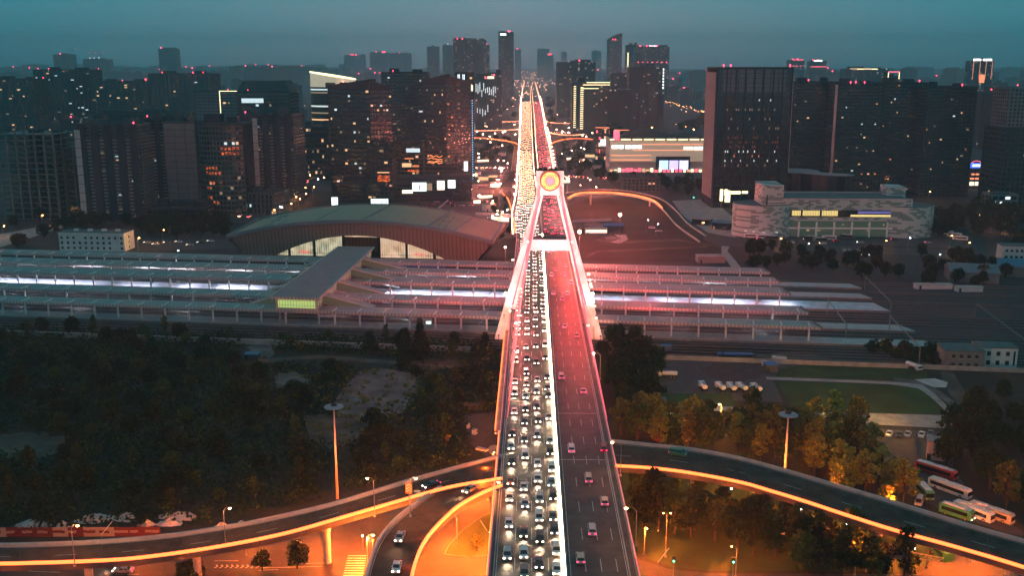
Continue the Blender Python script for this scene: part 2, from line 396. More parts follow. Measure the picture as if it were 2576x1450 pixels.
h = MB(); pbox(h, [(-5.95, ZH), (5.95, ZH), (5.95, ZT), (-5.95, ZT)], -3.3, 3.3)
h.build('head', 'pylon_white', py)
cp = MB(); pbox(cp, [(-6.2, ZT), (6.2, ZT), (6.2, ZT + .5), (-6.2, ZT + .5)], -3.6, 3.6)
for k in range(5): pbox(cp, [(-5 + k * 2.3, ZT + .5), (-3.6 + k * 2.3, ZT + .5), (-3.6 + k * 2.3, ZT + 1.1), (-5 + k * 2.3, ZT + 1.1)], -3.2, -1)
cp.build('roof_cap', 'dark_metal', py)
cb = MB(); pbox(cb, [(-7.2, 43.2), (7.2, 43.2), (8.2, 48.0), (-8.2, 48.0)], -2.6, 2.6); 
zb0, zb1 = 40.5, 45.4
cb = MB(); pbox(cb, [(-8.9, zb0), (8.9, zb0), (7.7, zb1), (-7.7, zb1)], -2.7, 2.7); cb.build('crossbeam', 'pylon_white', py)
cc = MB(); pbox(cc, [(-7.6, zb1), (7.6, zb1), (7.5, zb1 + .5), (-7.5, zb1 + .5)], -2.9, 2.9); cc.build('beam_cap', 'dark_metal', py)
# round emblem on the head: dark rim, golden ring with curling rays, rose disc
mat('gold', (.75, .42, .12), .35, .0, emit=(1, .72, .26), es=.8)
mat('red_enamel', (.45, .03, .03), .4, emit=(1, .06, .04), es=.25)
mat('rose_disc', (.75, .2, .3), .4, emit=(1, .30, .45), es=.8)
em = bpy.data.objects.new('emblem', None); COL.objects.link(em); em.parent = br; em.location = TP(0, -3.32, 71.2); em.rotation_euler.z = BR
def disc(mb, r0, r1, y0, y1, n=48):
    vs = []; 
    for k in range(n):
        c, s = math.cos(2 * math.pi * k / n), math.sin(2 * math.pi * k / n)
        vs += [(r0 * c, y0, r0 * s), (r1 * c, y0, r1 * s), (r1 * c, y1, r1 * s), (r0 * c, y1, r0 * s)]
    f = []
    for k in range(n):
        a, b = 4 * k, 4 * ((k + 1) % n)
        f += [(a, a + 1, b + 1, b), (a + 1, a + 2, b + 2, b + 1), (a + 2, a + 3, b + 3, b + 2), (a + 3, a, b, b + 3)]
    mb.add(vs, f); return mb
disc(MB(), 3.9, 4.35, -.5, .2).build('rim', 'red_enamel', em)
disc(MB(), 1.7, 3.9, -.25, .1).build('ring', 'gold', em)
disc(MB(), .02, 1.7, -.3, .1).build('disc', 'rose_disc', em)
rays = MB()
for k in range(12):                                   # curling rays round the disc
    a0 = 2 * math.pi * k / 12; L, Rr = [], []
    for j in range(7):
        t = j / 6; r = 1.6 + 1.25 * t; a = a0 + .75 * t; w = .12 * (1 - t) + .01
        L.append((r * math.cos(a - w), -.3, r * math.sin(a - w))); Rr.append((r * math.cos(a + w), -.3, r * math.sin(a + w)))
    vs = L + Rr + [(x, y - .12, z) for x, y, z in L + Rr]
    rays.add(vs, [(14 + j, 14 + j + 1, 21 + j + 1, 21 + j) for j in range(6)] + [(j, j + 1, 14 + j + 1, 14 + j) for j in range(6)] + [(7 + j, 7 + j + 1, 21 + j + 1, 21 + j) for j in range(6)])
rays.build('ray', 'red_enamel', em)
fg = MB()
for k in range(4):                                    # four small leaves near the rim
    a = 2 * math.pi * k / 4 + math.pi / 4; 
    for j in range(5):
        q = a + (j - 2) * .09; fg.ball((3.35 * math.cos(q), -.3, 3.35 * math.sin(q)), .17, 6)
    fg.build('leaf_ornament', 'red_enamel', em); fg = MB()
pass
# stay cables: two planes, towards and away from the camera
mat('cable_painted_glow', (.75, .5, .5), .4, emit=(1, .05, .12), es=.9)  # red lighting painted onto cables and railings as emission
for sg in (-1, 1):
    for k in range(9):
        for dr in (-1, 1):
            s1 = TS + dr * (22 + k * 15.5); zt = ZH + 1 - k * 2.6 if k > 3 else ZH + 6 - k * 1.5
            top = TP(sg * lerp(21, 4.2, min(1, zt / ZH)), dr * 2.6, zt)
            MB().tube([top, B(UC + sg * 15.2, s1, DZ + .4)], .11, 5).build('stay_cable', 'cable_painted_glow', br)
# railings and posts along the deck edges near the pylon
for u in (US + .1, UE - .1):
    r_ = straight(u, box4(-.04, .04, 1.35, 1.45), S0, 640)
    s = S0
    while s < 640:
        q = B(u, s); r_.obox(q + Vector((0, 0, 1.1)), BN, BE, (0, 0, 1), .05, .05, .35); s += 4
    r_.build('railing', 'cable_painted_glow', br)

# ================================================================ the avenue beyond the bridge, by rows of the photograph
rows = [(590, 1291, 1363.5, 1365.0, 1424, 14), (540, 1289, 1358.5, 1361, 1413, 14), (500, 1297, 1353.5, 1358.5, 1405, 14), (474, 1300, 1349, 1356, 1399, 14), (440, 1302, 1344, 1354, 1394, 14), (404, 1304, 1341, 1352, 1388, 13),
        (363, 1306, 1339, 1348, 1380, 11), (326, 1308, 1337.5, 1346, 1371, 8), (293, 1309, 1336.5, 1344, 1366, 4), (270, 1309, 1335.5, 1342, 1362, 1), (250, 1311.5, 1334.5, 1340, 1357, .6), (215, 1317, 1333.5, 1337, 1348, .6), (195, 1323, 1333, 1335.5, 1342, .6), (182, 1327, 1333, 1334.5, 1338, .6)]
def rowline(i, d=0): return curve([P(r[i], r[0], r[5]) + Vector((d, 0, 0)) for r in rows], 6)
av = thing('elevated_avenue', 'busy elevated avenue running from the bridge far into the city', 'road')
for a, b in ((1, 2), (3, 4)):
    A, Bq = rowline(a), rowline(b); m_ = MB()
    for i in range(len(A) - 1):
        m_.add([A[i] + Vector((0, 0, .04)), Bq[i] + Vector((0, 0, .04)), Bq[i + 1] + Vector((0, 0, .04)), A[i + 1] + Vector((0, 0, .04))], [(0, 1, 2, 3)], 0)
        d = Vector((0, 0, -1.6))
        m_.add([A[i], A[i] + d, A[i + 1] + d, A[i + 1]], [(0, 1, 2, 3)], 1); m_.add([Bq[i], Bq[i] + d, Bq[i + 1] + d, Bq[i + 1]], [(0, 1, 2, 3)], 1)
        m_.add([A[i] + d, Bq[i] + d, Bq[i + 1] + d, A[i + 1] + d], [(0, 1, 2, 3)], 1)
    m_.build('carriageway', ['asphalt_bridge', 'concrete'], av)
for i in (1, 2, 3, 4):
    MB().sweep(rowline(i), box4(-.2, .2, 0, 1.0)).build('parapet', 'concrete_pale', av)
mat('led_avenue', (.4, .2, .1), .5, emit=(1, .42, .24), es=18)
mat('led_avenue_hot', (.4, .2, .1), .5, emit=(1, .36, .26), es=15)
MB().sweep(rowline(1, -.3)[:67], box4(-.22, .22, .2, 1.1)).build('light_strip', 'led_avenue', av)
MB().sweep(rowline(2, .15)[12:67], box4(-.16, .16, .9, 1.4)).build('light_strip', 'led_avenue', av)
MB().sweep(rowline(3, -.15)[12:67], box4(-.16, .16, .9, 1.4)).build('light_strip', 'led_avenue', av)
MB().sweep(rowline(4, .3)[24:67], box4(-.22, .22, .2, 1.1)).build('light_strip', 'led_avenue', av)
for i, d in ((1, -.8), (4, .8)): MB().sweep(rowline(i, d)[40:70], box4(-.7, .7, .2, 1.8)).build('light_strip', 'led_avenue_hot', av)
for r in rows[1:8]:
    for i in (1, 3):
        q = (P(r[i], r[0], r[5]) + P(r[i + 1], r[0], r[5])) / 2
        MB().box(-1.4, 1.4, -1.2, 1.2, 0, max(.5, r[5] - 1.6)).build('pier', 'concrete', av, (q.x, q.y, 0))

# ================================================================ curved ramps
def ramp(name, label, up, lo, zs_up, zs_lo, lines=True, strip='led_orange', strip_side='lo', pw=.35, piers=(), dashes=True, sw=.27, sink=1.0, out=1):
    """up / lo: photograph points of the two edge barriers' tops; the road lies between them"""
    r = thing(name, label, 'elevated road')
    U = curve([P(x, y, z + .9) - Vector((0, 0, .9)) for (x, y), z in zip(up, zs_up)], 8)
    L = curve([P(x, y, z + .9) - Vector((0, 0, .9)) for (x, y), z in zip(lo, zs_lo)], 8)
    def resample(c, n):
        ds = [0]
        for i in range(len(c) - 1): ds.append(ds[-1] + (c[i + 1] - c[i]).length)
        out = []; j = 0
        for k in range(n + 1):
            t = ds[-1] * k / n
            while j < len(ds) - 2 and ds[j + 1] < t: j += 1
            out.append(c[j].lerp(c[j + 1], (t - ds[j]) / max(1e-6, ds[j + 1] - ds[j])))
        return out
    n = 48; U2, L2 = resample(U, n), resample(L, n); m_ = MB(); dn = Vector((0, 0, -sink)); e = Vector((0, 0, .03))
    for i in range(n):
        m_.add([U2[i] + e, L2[i] + e, L2[i + 1] + e, U2[i + 1] + e], [(0, 1, 2, 3)], 0)
        m_.add([U2[i], U2[i] + dn, U2[i + 1] + dn, U2[i + 1]], [(0, 1, 2, 3)], 1); m_.add([L2[i], L2[i] + dn, L2[i + 1] + dn, L2[i + 1]], [(0, 1, 2, 3)], 1)
        m_.add([U2[i] + dn, L2[i] + dn, L2[i + 1] + dn, U2[i + 1] + dn], [(0, 1, 2, 3)], 1)
    m_.build('deck', ['asphalt_ramp', 'concrete_dark' if strip and strip_side == 'lo' else 'concrete'], r)  # deck sides under a strip get darker concrete, shade put into colour
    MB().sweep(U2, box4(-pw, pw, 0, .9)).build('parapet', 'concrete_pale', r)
    MB().sweep(L2, box4(-.22, .22, 0, .9)).build('parapet', 'concrete_dark' if strip else 'concrete_pale', r)  # darker concrete below the strip, shade put into its colour
    if strip:
        q = L2 if strip_side == 'lo' else U2
        MB().sweep(q, box4(-sw, sw, .91, 1.2)).build('light_strip', strip, r)
        so_ = out if strip_side == 'lo' else -out
        MB().sweep(q, box4(min(so_ * .23, so_ * .34), max(so_ * .23, so_ * .34), .62, 1.2)).build('light_strip', strip, r)
    mk = MB()
    if lines:
        C = [a.lerp(b, .5) for a, b in zip(U2, L2)]
        for t in (.06, .94):
            E = [a.lerp(b, t) for a, b in zip(U2, L2)]
            mk.sweep([p + Vector((0, 0, .05)) for p in E], [(-.08, 0), (.08, 0)], closed=False)
        if dashes:
            F = resample(C, int(sum((C[i + 1] - C[i]).length for i in range(n)) / 5))
            for i in range(0, len(F) - 1, 3): mk.sweep([F[i] + Vector((0, 0, .05)), F[i + 1] + Vector((0, 0, .05))], [(-.08, 0), (.08, 0)], closed=False)
        mk.build('road_marking', 'road_paint', r)
    for k in range(3, n, 6):                          # expansion joints and a worn stripe of patching
        a_, b_ = U2[k].lerp(L2[k], .04), U2[k].lerp(L2[k], .96); w_ = (U2[k + 1] - U2[k]).normalized() * .22; u_ = Vector((0, 0, .045))
        MB().add([a_ + u_, b_ + u_, b_ + w_ + u_, a_ + w_ + u_], [(0, 1, 2, 3)]).build('joint', 'concrete_dark' if strip else 'concrete', r)
    for t in piers:
        k = int(t * n); c = U2[k].lerp(L2[k], .62); h = c.z - sink
        pm = MB(); pm.tube([(0, 0, 0), (0, 0, h * .75), (0, 0, h)], [.95, .95, 1.6], 16)
        pm.build('pier', 'concrete_pale', r, (c.x, c.y, 0), smooth=False)
    return r, U2, L2
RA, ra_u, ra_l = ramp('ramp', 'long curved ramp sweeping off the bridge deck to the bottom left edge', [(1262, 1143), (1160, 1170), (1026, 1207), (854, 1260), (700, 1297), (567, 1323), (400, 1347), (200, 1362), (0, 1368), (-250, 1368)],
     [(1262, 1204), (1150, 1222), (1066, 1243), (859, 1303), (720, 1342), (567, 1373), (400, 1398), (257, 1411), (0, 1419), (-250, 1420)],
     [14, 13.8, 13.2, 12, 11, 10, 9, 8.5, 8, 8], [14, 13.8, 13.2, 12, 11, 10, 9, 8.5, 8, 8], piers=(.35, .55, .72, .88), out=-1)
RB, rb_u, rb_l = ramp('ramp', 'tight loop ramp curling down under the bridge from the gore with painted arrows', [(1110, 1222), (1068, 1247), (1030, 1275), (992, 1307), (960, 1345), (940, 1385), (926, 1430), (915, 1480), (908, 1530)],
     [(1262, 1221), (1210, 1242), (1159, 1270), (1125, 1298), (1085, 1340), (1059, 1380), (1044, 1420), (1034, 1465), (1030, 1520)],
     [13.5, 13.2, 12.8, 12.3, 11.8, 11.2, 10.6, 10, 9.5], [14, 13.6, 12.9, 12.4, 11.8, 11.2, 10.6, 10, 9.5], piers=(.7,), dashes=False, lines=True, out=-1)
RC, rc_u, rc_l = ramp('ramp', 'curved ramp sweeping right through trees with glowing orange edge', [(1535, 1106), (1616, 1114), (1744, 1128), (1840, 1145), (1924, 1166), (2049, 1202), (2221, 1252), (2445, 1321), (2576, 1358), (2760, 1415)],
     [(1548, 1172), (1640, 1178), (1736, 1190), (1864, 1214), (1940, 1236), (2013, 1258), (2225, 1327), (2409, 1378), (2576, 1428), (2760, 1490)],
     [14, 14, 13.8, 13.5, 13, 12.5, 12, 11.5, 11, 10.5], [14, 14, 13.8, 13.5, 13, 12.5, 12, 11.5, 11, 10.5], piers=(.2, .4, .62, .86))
RD_, rd_u, rd_l = ramp('ramp', 'far loop ramp with bright orange rim right of the pylon head', [(1424, 484), (1450, 479), (1488, 475), (1562, 477), (1618, 486), (1666, 501), (1700, 528), (1730, 560), (1775, 592)],
     [(1429, 499), (1451, 488), (1488, 484), (1544, 485), (1600, 492), (1644, 505), (1672, 530), (1705, 566), (1760, 606)],
     [13, 12, 11, 9.5, 8, 6, 4, 2, .6], [13, 12, 11, 9.5, 8, 6, 4, 2, .6], strip=None, lines=False, piers=(.2, .4), sink=1.0)
MB().sweep(rd_l[:27], box4(-.4, .4, .91, 1.5)).build('light_strip', 'led_orange', RD_)
# slip road leaving left of the avenue, just beyond the pylon
RE_, re_u, re_l = ramp('ramp', 'narrow slip road with glowing edge joining left of the avenue behind the pylon', [(1263, 485), (1276, 498), (1284, 518), (1291, 550), (1296, 585)],
     [(1283, 478), (1291, 500), (1297, 525), (1301, 555), (1304, 585)], [2, 5, 9, 13, 14], [2, 5, 9, 13, 14], strip='led_orange', strip_side='up', lines=False, sink=.8, pw=.25)
# gore nose with painted arrows between the two left ramps
gm = MB()
for k in range(5):
    a = Vector((1130 - k * 14, 1222 + k * 5.5)); w = 1.0 + k * .5
    c = P(a.x, a.y, 13.2 + .1); d = (P(1060, 1249, 13.3) - P(1130, 1222, 13.3)).normalized(); n = Vector((d.y, -d.x, 0))
    for sg in (-1, 1): gm.add([c, c + d * .35, c + d * .35 - d * w * .6 + n * sg * w, c - d * w * .6 + n * sg * w], [(0, 1, 2, 3)])
gm.build('gore_marking', 'road_paint', RB)

# far interchange: thin glowing slip roads either side of the avenue
def glowline(label, pts, z, w=5, m='led_far', sw=.5):
    r = thing('ramp', label, 'elevated road'); c = curve([P(x, y, z) for x, y in pts], 6)
    MB().sweep(c, box4(0, w, -1, 0)).build('deck', 'asphalt_ramp', r)
    MB().sweep(c, box4(-sw, 0, -.2, 1.0)).build('light_strip', m, r)
    MB().sweep(c, box4(w, w + .3, 0, 1)).build('parapet', 'concrete_pale', r)
    for t in (.3, .7):
        q = c[int(t * (len(c) - 1))]; MB().box(-1, 1, -1, 1, 0, max(.2, z - 1)).build('pier', 'concrete', r, (q.x + .5, q.y, 0))
glowline('upper left slip road of the far interchange, highest glowing curve', [(1192, 313), (1240, 308), (1290, 306), (1313, 306)], 8)
glowline('middle left slip road of the far interchange, above the cross street', [(1190, 330), (1240, 329), (1290, 327), (1309, 324)], 7)
glowline('lower left slip road of the far interchange bending down beside the avenue', [(1170, 346), (1192, 347), (1230, 349), (1266, 354), (1292, 359), (1304, 368), (1303, 395), (1301, 430)], 11, 6, 'led_orange', .6)
glowline('upper right slip road of the far interchange', [(1368, 303), (1390, 309), (1420, 311), (1460, 310)], 8)
glowline('middle right slip road of the far interchange, above the cross street', [(1370, 332), (1390, 336), (1432, 341), (1470, 338)], 7)
glowline('lower right slip road of the far interchange bending beside the avenue', [(1390, 440), (1386, 400), (1384, 372), (1390, 361), (1407, 354), (1430, 350), (1459, 349), (1490, 351)], 11, 6, 'led_orange', .5)
# ================================================================ railway station
mat('canopy_roof', (.33, .33, .32), .55, .2, noise=.2, nscale=.15)
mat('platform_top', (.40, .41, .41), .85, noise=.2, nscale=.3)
mat('platform_painted_lit', (.55, .55, .60), .7, noise=.4, nscale=.25)  # paler platform copy, uneven lamplight put into its colour
mat('platform_side', (.22, .20, .19), .9, noise=.3)
mat('tube_light', (.8, .85, 1), .5, emit=(.72, .80, 1), es=5.5)
mat('hall_roof', (.52, .31, .21), .6, .1, noise=.10, nscale=.05)
mat('hall_trim', (.16, .19, .21), .5, .3)
def stripes(name, c1, c2, period, axis=0, duty=.5, rough=.7, seam=None):
    m = mat(name, c1, rough); nt = m.node_tree; b = nt.nodes['Principled BSDF']
    t = N(nt, 'ShaderNodeTexCoord'); s = N(nt, 'ShaderNodeSeparateXYZ'); nt.links.new(t.outputs['Object'], s.inputs[0])
    d = N(nt, 'ShaderNodeMath', operation='DIVIDE'); d.inputs[1].default_value = period; nt.links.new(s.outputs[axis], d.inputs[0])
    f = N(nt, 'ShaderNodeMath', operation='FRACT'); nt.links.new(d.outputs[0], f.inputs[0])
    g_ = N(nt, 'ShaderNodeMath', operation='LESS_THAN'); g_.inputs[1].default_value = duty; nt.links.new(f.outputs[0], g_.inputs[0])
    n = N(nt, 'ShaderNodeTexNoise'); n.inputs['Scale'].default_value = .12; nt.links.new(t.outputs['Object'], n.inputs['Vector'])
    x = N(nt, 'ShaderNodeMix', data_type='RGBA'); x.inputs[6].default_value = (*c1, 1); x.inputs[7].default_value = (*c2, 1)
    nt.links.new(g_.outputs[0], x.inputs['Factor'])
    y = N(nt, 'ShaderNodeMix', data_type='RGBA', blend_type='MULTIPLY'); y.inputs['Factor'].default_value = .35
    nt.links.new(x.outputs[2], y.inputs[6]); nt.links.new(n.outputs['Fac'], y.inputs[7]); nt.links.new(y.outputs[2], b.inputs['Base Color'])
    return m
stripes('fascia_panels', (.60, .57, .54), (.36, .34, .33), 1.7, 0, .42)
stripes('hall_cladding', (.24, .19, .155), (.15, .115, .095), 2.4, 0, .3)
stripes('concourse_roof_sheet', (.25, .285, .285), (.22, .25, .255), 3.0, 0, .12)

def ordn(i, names=('nearest', 'second nearest', 'middle', 'fourth', 'farthest')): return names[i]
W_F = [444.9, 472.2, 511.5, 539.8, 565.1]             # canopy front edges along the y axis
VEND = [x / .9914 for x in (134.2, 136.7, 138.3, 140.6, 141.5)]
PLEND = [185 / .9914, 184.5 / .9914, 187 / .9914, 188 / .9914, 191 / .9914]
def w0(Y, v=0): return Y * .9914                      # rail frame distance of a line that crosses x=0 at Y
GAP = [(-122, -88), (-122, -88), (-122, -88), (-122, -88), (-122, -88)]
VL = -345
def canopy(i):
    w = w0(W_F[i]); lit = (i == 2 or i == 1 and False)
    t = thing('platform_canopy', f'{ordn(i)} long grey platform canopy with pale ribbed fascia and white posts', 'canopy', RL(0, w), RR, 'platform canopies of the railway station')
    rf = MB(); D = (11.0, 12.5, 15.0, 12.5, 12.5)[i]; ve = VEND[i]
    rf.add([(VL, .0, 8.55), (ve, .0, 8.55), (ve - 1.2, D / 2, 8.0), (VL, D / 2, 8.0), (ve - 2.5, D, 8.55), (VL, D, 8.55)], [(0, 1, 2, 3), (3, 2, 4, 5)])
    rf.add([(VL, 0, 8.25), (ve, 0, 8.25), (ve - 1.2, D / 2, 7.7), (VL, D / 2, 7.7), (ve - 2.5, D, 8.25), (VL, D, 8.25)], [(3, 2, 1, 0), (5, 4, 2, 3)])
    rf.add([(ve, 0, 8.55), (ve - 1.2, D / 2, 8.), (ve - 2.5, D, 8.55), (ve - 2.5, D, 8.25), (ve - 1.2, D / 2, 7.7), (ve, 0, 8.25)], [(0, 1, 4, 5), (1, 2, 3, 4)])
    rf.build('roof', 'canopy_roof', t)
    MB().box(VL, ve, -.16, -.02, 7.45, 8.66).build('fascia', 'fascia_panels', t)
    MB().box(VL, ve - 2.5, D + .02, D + .14, 7.75, 8.62).build('fascia', 'fascia_panels', t)
    end = MB(); end.obox((ve - .55, D / 2, 8.35), (-2.5, D, 0), (D, 2.5, 0), (0, 0, 1), D / 2 + .1, .16, .45); end.build('fascia', 'hall_trim', t)
    rb = MB()
    for k in range(int((ve - VL) / 24)):              # low ridges across the roof
        rb.box(VL + 12 + k * 24, VL + 12.25 + k * 24, .3, D - .3, 8.0, 8.62)
    # posts: one row, each with two sloping arms
    pm = MB().box(-.38, .38, -.3, .3, 0, 6.6).box(-.16, .16, -3.6, 3.9, 6.55, 7.5).mesh('post', 'white_paint')
    step = 11.4 * (1.05, 1.0, .98, 1.02, 1.0)[i]; v = ve - 4
    while v > VL:
        if not (-106 < v < -86): link('post', pm, t, (v, 4.2, 1.2))
        v -= step
    # tube lights under the roof
    if i in (2, 1, 3, 4):
        tm = MB().box(-1.6, 1.6, -.12, .12, 0, .1).mesh('tube_light', 'tube_light')
        v = ve - 9; n = 0
        while v > VL and n < 60:
            if i == 2: link('tube_light', tm, t, (v, 2.4, 7.35)); link('tube_light', tm, t, (v, 8.4, 7.35))
            elif n % 2 == 0: link('tube_light', tm, t, (v, 7.0, 7.3))
            v -= step; n += 1
    dp = MB()
    for k in range(5):
        v = ve - 55 - k * 92
        dp.tube([(v, 1, 8.6), (v - 4, -5.5, 4.6)], .13, 5)
    dp.build('drain_pipe', 'grey_metal', t)
    # the platform below
    lo, hi = (-3.5, 15.5)
    p = thing('platform', f'{ordn(i)} raised railway platform, bare and pale beyond the end of its canopy', 'platform', RL(0, w), RR, 'platforms of the railway station')
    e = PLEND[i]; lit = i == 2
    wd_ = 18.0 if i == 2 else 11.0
    MB().prism([(VL, .5), (e, .5), (e - 4.5, wd_), (VL, wd_)], .05, 1.2, 0, 1).build('slab', ['platform_side', 'platform_painted_lit' if lit else 'platform_top'], p)
    MB().box(VL, e - .5, .9, 1.2, 1.2, 1.215).build('edge_line', 'road_paint', p)
    MB().box(VL, e - 5, 9.8, 10.1, 1.2, 1.215).build('edge_line', 'road_paint', p)
for i in range(5): canopy(i)
# real light under the lit canopy: long fluorescent rows
def area(name, loc, rz, sx, sy, e, col, parent=None, rx=0.):
    l = bpy.data.lights.new(name, 'AREA'); l.shape = 'RECTANGLE'; l.size = sx; l.size_y = sy; l.energy = e; l.color = col
    o = bpy.data.objects.new(name, l); COL.objects.link(o); o.location = loc; o.rotation_euler = (rx, 0, rz); o.parent = parent; return o
for v0, v1 in ((-345, -125), (-85, 138)):
    v = v0 + 6; rq = random.Random(1)
    while v < v1:
        if rq.random() < .9: area('canopy_light', RL(v, w0(W_F[2]) + 8.5, 7.2), RR, 5, 2.5, 2500 * rq.choice((.4, .8, 1, 1, 1.3)), (.72, .78, 1))
        v += 11.4
for i, pw_ in ((1, 1700), (3, 1900), (4, 2000)):
    for k in range(14): area('canopy_light', RL(-330 + k * 34 + rq.uniform(-8, 8), w0(W_F[i]) + 6.5, 7.1), RR, 9, 1.0, pw_ * rq.choice((.3, 1, 2.2)), (.8, .85, 1))

# tracks: every pair of rails lies between two platforms or beside them
TW = [419, 424, 428.5, 433.5, 438, 456.5, 461.5, 484, 489.5, 496, 500.5, 528.2, 532, 551, 555, 575, 580]
for k, w in enumerate(TW):
    t = thing('railway_track', f'{ordinal(k + 1, "nearest")} pair of rails counted from the trees beside the railway', 'railway track', RL(0, w), RR, 'railway tracks through the station')
    MB().box(-600, 600, -1.25, 1.25, .07, .2).build('sleeper_bed', 'bed_dark', t)
    for s in (-.75, .75): MB().box(-600, 600, s - .07, s + .07, .2, .38).build('rail', 'rail_steel', t)
# long wall and low concrete strip along the near side of the railway, stepped pale walls at left
wl = thing('boundary_wall', 'long low concrete wall between the rails and the wild trees', 'wall', RL(0, 411), RR)
MB().box(-420, -8, 0, .35, 0, 2.3).build('wall', 'concrete', wl); MB().box(45, 210, 0, .35, 0, 2.0).build('wall', 'concrete', wl)
MB().box(-420, -8, -.1, .45, 2.3, 2.45).build('coping', 'concrete_pale', wl)
lw = thing('signal_cabin', 'small white lit signal cabin beside the nearest rails in front of the dark conifer', 'cabin', P(1070, 818, 0))
MB().box(-3, 3, -1.5, 1.5, 0, 2.6).build('wall', 'white_paint', lw); MB().box(-3.3, 3.3, -1.8, 1.8, 2.6, 2.8).build('roof', 'grey_metal', lw)
MB().box(.5, 2.8, -1.56, -1.5, .9, 2.2).build('window', emat('cabin_glow', (.7, 1, .9), 1.6), lw)
for k in range(3): MB().box(-2.7 + k * 1.0, -2.0 + k * 1.0, -1.56, -1.5, 1.2, 2.1).build('window', 'dark_metal', lw)

# overhead line masts and gantries over the open tracks at right
gmm = 0
for (v, wa, wb) in ((150, 452, 500), (168, 417, 470), (186, 500, 560), (215, 420, 500), (262, 420, 560), (310, 430, 570)):
    gmm += 1
    t = thing('catenary_gantry', f'thin grey overhead line gantry, {ordinal(gmm)} of those standing over the open tracks past the canopies', 'gantry', RL(v, wa), RR, 'overhead line gantries')
    for y in (0, wb - wa): MB().box(-.2, .2, -.2, .2, 0, 8).build('mast', 'grey_metal', t, (0, y, 0))
    MB().box(-.15, .15, 0, wb - wa, 7.3, 7.7).build('crossarm', 'grey_metal', t)

# ---- station hall with its arched roof, lens shaped wall and lit opening
HX = RL(-94, 588.5); hall = thing('station_hall', 'huge station hall with a low arched beige roof and striped lens-shaped wall', 'station hall', HX, RR)
HL, HDp = 83.0, 52.0
def eave(u): return 17.2 + 11.0 * max(0, 1 - (abs(u) / HL) ** 2.0) ** 1.0
def arch(u): return 1.0 + 18.2 * max(0, 1 - (abs(u) / 62.0) ** 2.0)
n = 60; us = [-HL + 2 * HL * k / n for k in range(n + 1)]
m_ = MB(); vs = []
for u in us:
    z = eave(u); vs += [(u, -1.2, z + .2), (u * 1.0, HDp, z + 3.0 - 3.0 * (u / HL) ** 2 * .3), (u, -1.2, z - .3), (u, HDp, z + 2.2)]
o = 0; fs = []
for k in range(n):
    a, b = 4 * k, 4 * k + 4; fs += [(a, b, b + 1, a + 1), (a + 2, a + 3, b + 3, b + 2), (a, a + 2, b + 2, b), (a + 1, b + 1, b + 3, a + 3)]
fs += [(0, 1, 3, 2), (4 * n, 4 * n + 2, 4 * n + 3, 4 * n + 1)]
m_.add(vs, fs); m_.build('roof', 'hall_roof', hall, smooth=False)
# front cornice band
m_ = MB(); vs = []
for u in us:
    z = eave(u); vs += [(u, -1.5, z + .75), (u, -1.5, z - 1.3), (u, -.9, z - 1.7), (u, 1.4, z + .8)]
fs = []
for k in range(n):
    a, b = 4 * k, 4 * k + 4; fs += [(a, a + 1, b + 1, b), (a + 1, a + 2, b + 2, b + 1), (a, b, b + 3, a + 3), (a + 2, a + 3, b + 3, b + 2)]
fs += [(0, 3, 2, 1), (4 * n, 4 * n + 1, 4 * n + 2, 4 * n + 3)]
m_.add(vs, fs); m_.build('cornice', 'hall_trim', hall)
for u, w in ((-HL, 1.6), (HL - 1.6, 1.6)):            # end verges
    z0, z1 = eave(u), eave(u) + 3
    MB().add([(u, -1.2, z0 + .3), (u + w, -1.2, z0 + .35), (u + w, HDp, z1 + .3), (u, HDp, z1 + .2), (u, -1.2, z0 + .9), (u + w, -1.2, z0 + .95), (u + w, HDp, z1 + .9), (u, HDp, z1 + .8)],
             [(0, 1, 5, 4), (1, 2, 6, 5), (2, 3, 7, 6), (3, 0, 4, 7), (4, 5, 6, 7)]).build('verge', 'hall_trim', hall)
MB().sweep([(u, HDp + .2, eave(u) + 3.0) for u in us], box4(-.3, .5, -.8, .6)).build('cornice', 'hall_trim', hall)
for u, w in ((-66, .7), (-52, .7), (-28, .35), (2, .35), (42, .9), (58, .7)):
    sm = MB(); vs = []
    for yy in (0, HDp - 1):
        zz = eave(u) + .35 + (2.9 - .9 * (u / HL) ** 2) * yy / HDp
        vs += [(u + yy * .12, yy, zz), (u + w + yy * .12, yy, zz)]
    sm.add(vs + [(x, y, z + .3) for x, y, z in vs], [(0, 1, 3, 2), (4, 5, 7, 6), (0, 1, 5, 4), (1, 3, 7, 5), (2, 3, 7, 6), (0, 2, 6, 4)])
    sm.build('roof_seam', 'hall_trim', hall)
for u0 in (48, 52, -62, -58):
    q = MB()
    for k in range(3): y = 6 + k * 13; zz = eave(u0) + .35 + 2.6 * y / HDp; q.box(u0, u0 + .5, y, y + 8, zz, zz + .4)
    q.build('skylight', 'hall_trim', hall)
# wall: between the eave and either the arch or the sloping end, leaning inwards at the foot
def wall_bottom(u):
    if abs(u) < 62: return arch(u)
    return 1.0 + max(0, (abs(u) - 70) / 13) * 15.5
m_ = MB(); vs = []
for u in us:
    zt, zb = eave(u) - 1.2, min(wall_bottom(u), eave(u) - 1.4); vs += [(u, -.4, zt), (u * .985, 3.2 * (1 - zb / 20), zb), (u * .985, 3.8, zb)]
fs = []
for k in range(n): a, b = 3 * k, 3 * k + 3; fs += [(a, a + 1, b + 1, b), (a + 1, a + 2, b + 2, b + 1)]
m_.add(vs, fs); m_.build('front_wall', 'hall_cladding', hall)
for sg in (-1, 1):
    u = sg * HL; v2 = sg * 70
    MB().add([(u, -.4, eave(u) - 1), (u, HDp, eave(u) + 2.0), (v2, HDp, 0), (v2, 2.5, 0)], [(0, 1, 2, 3)]).build('end_wall', 'hall_cladding', hall)
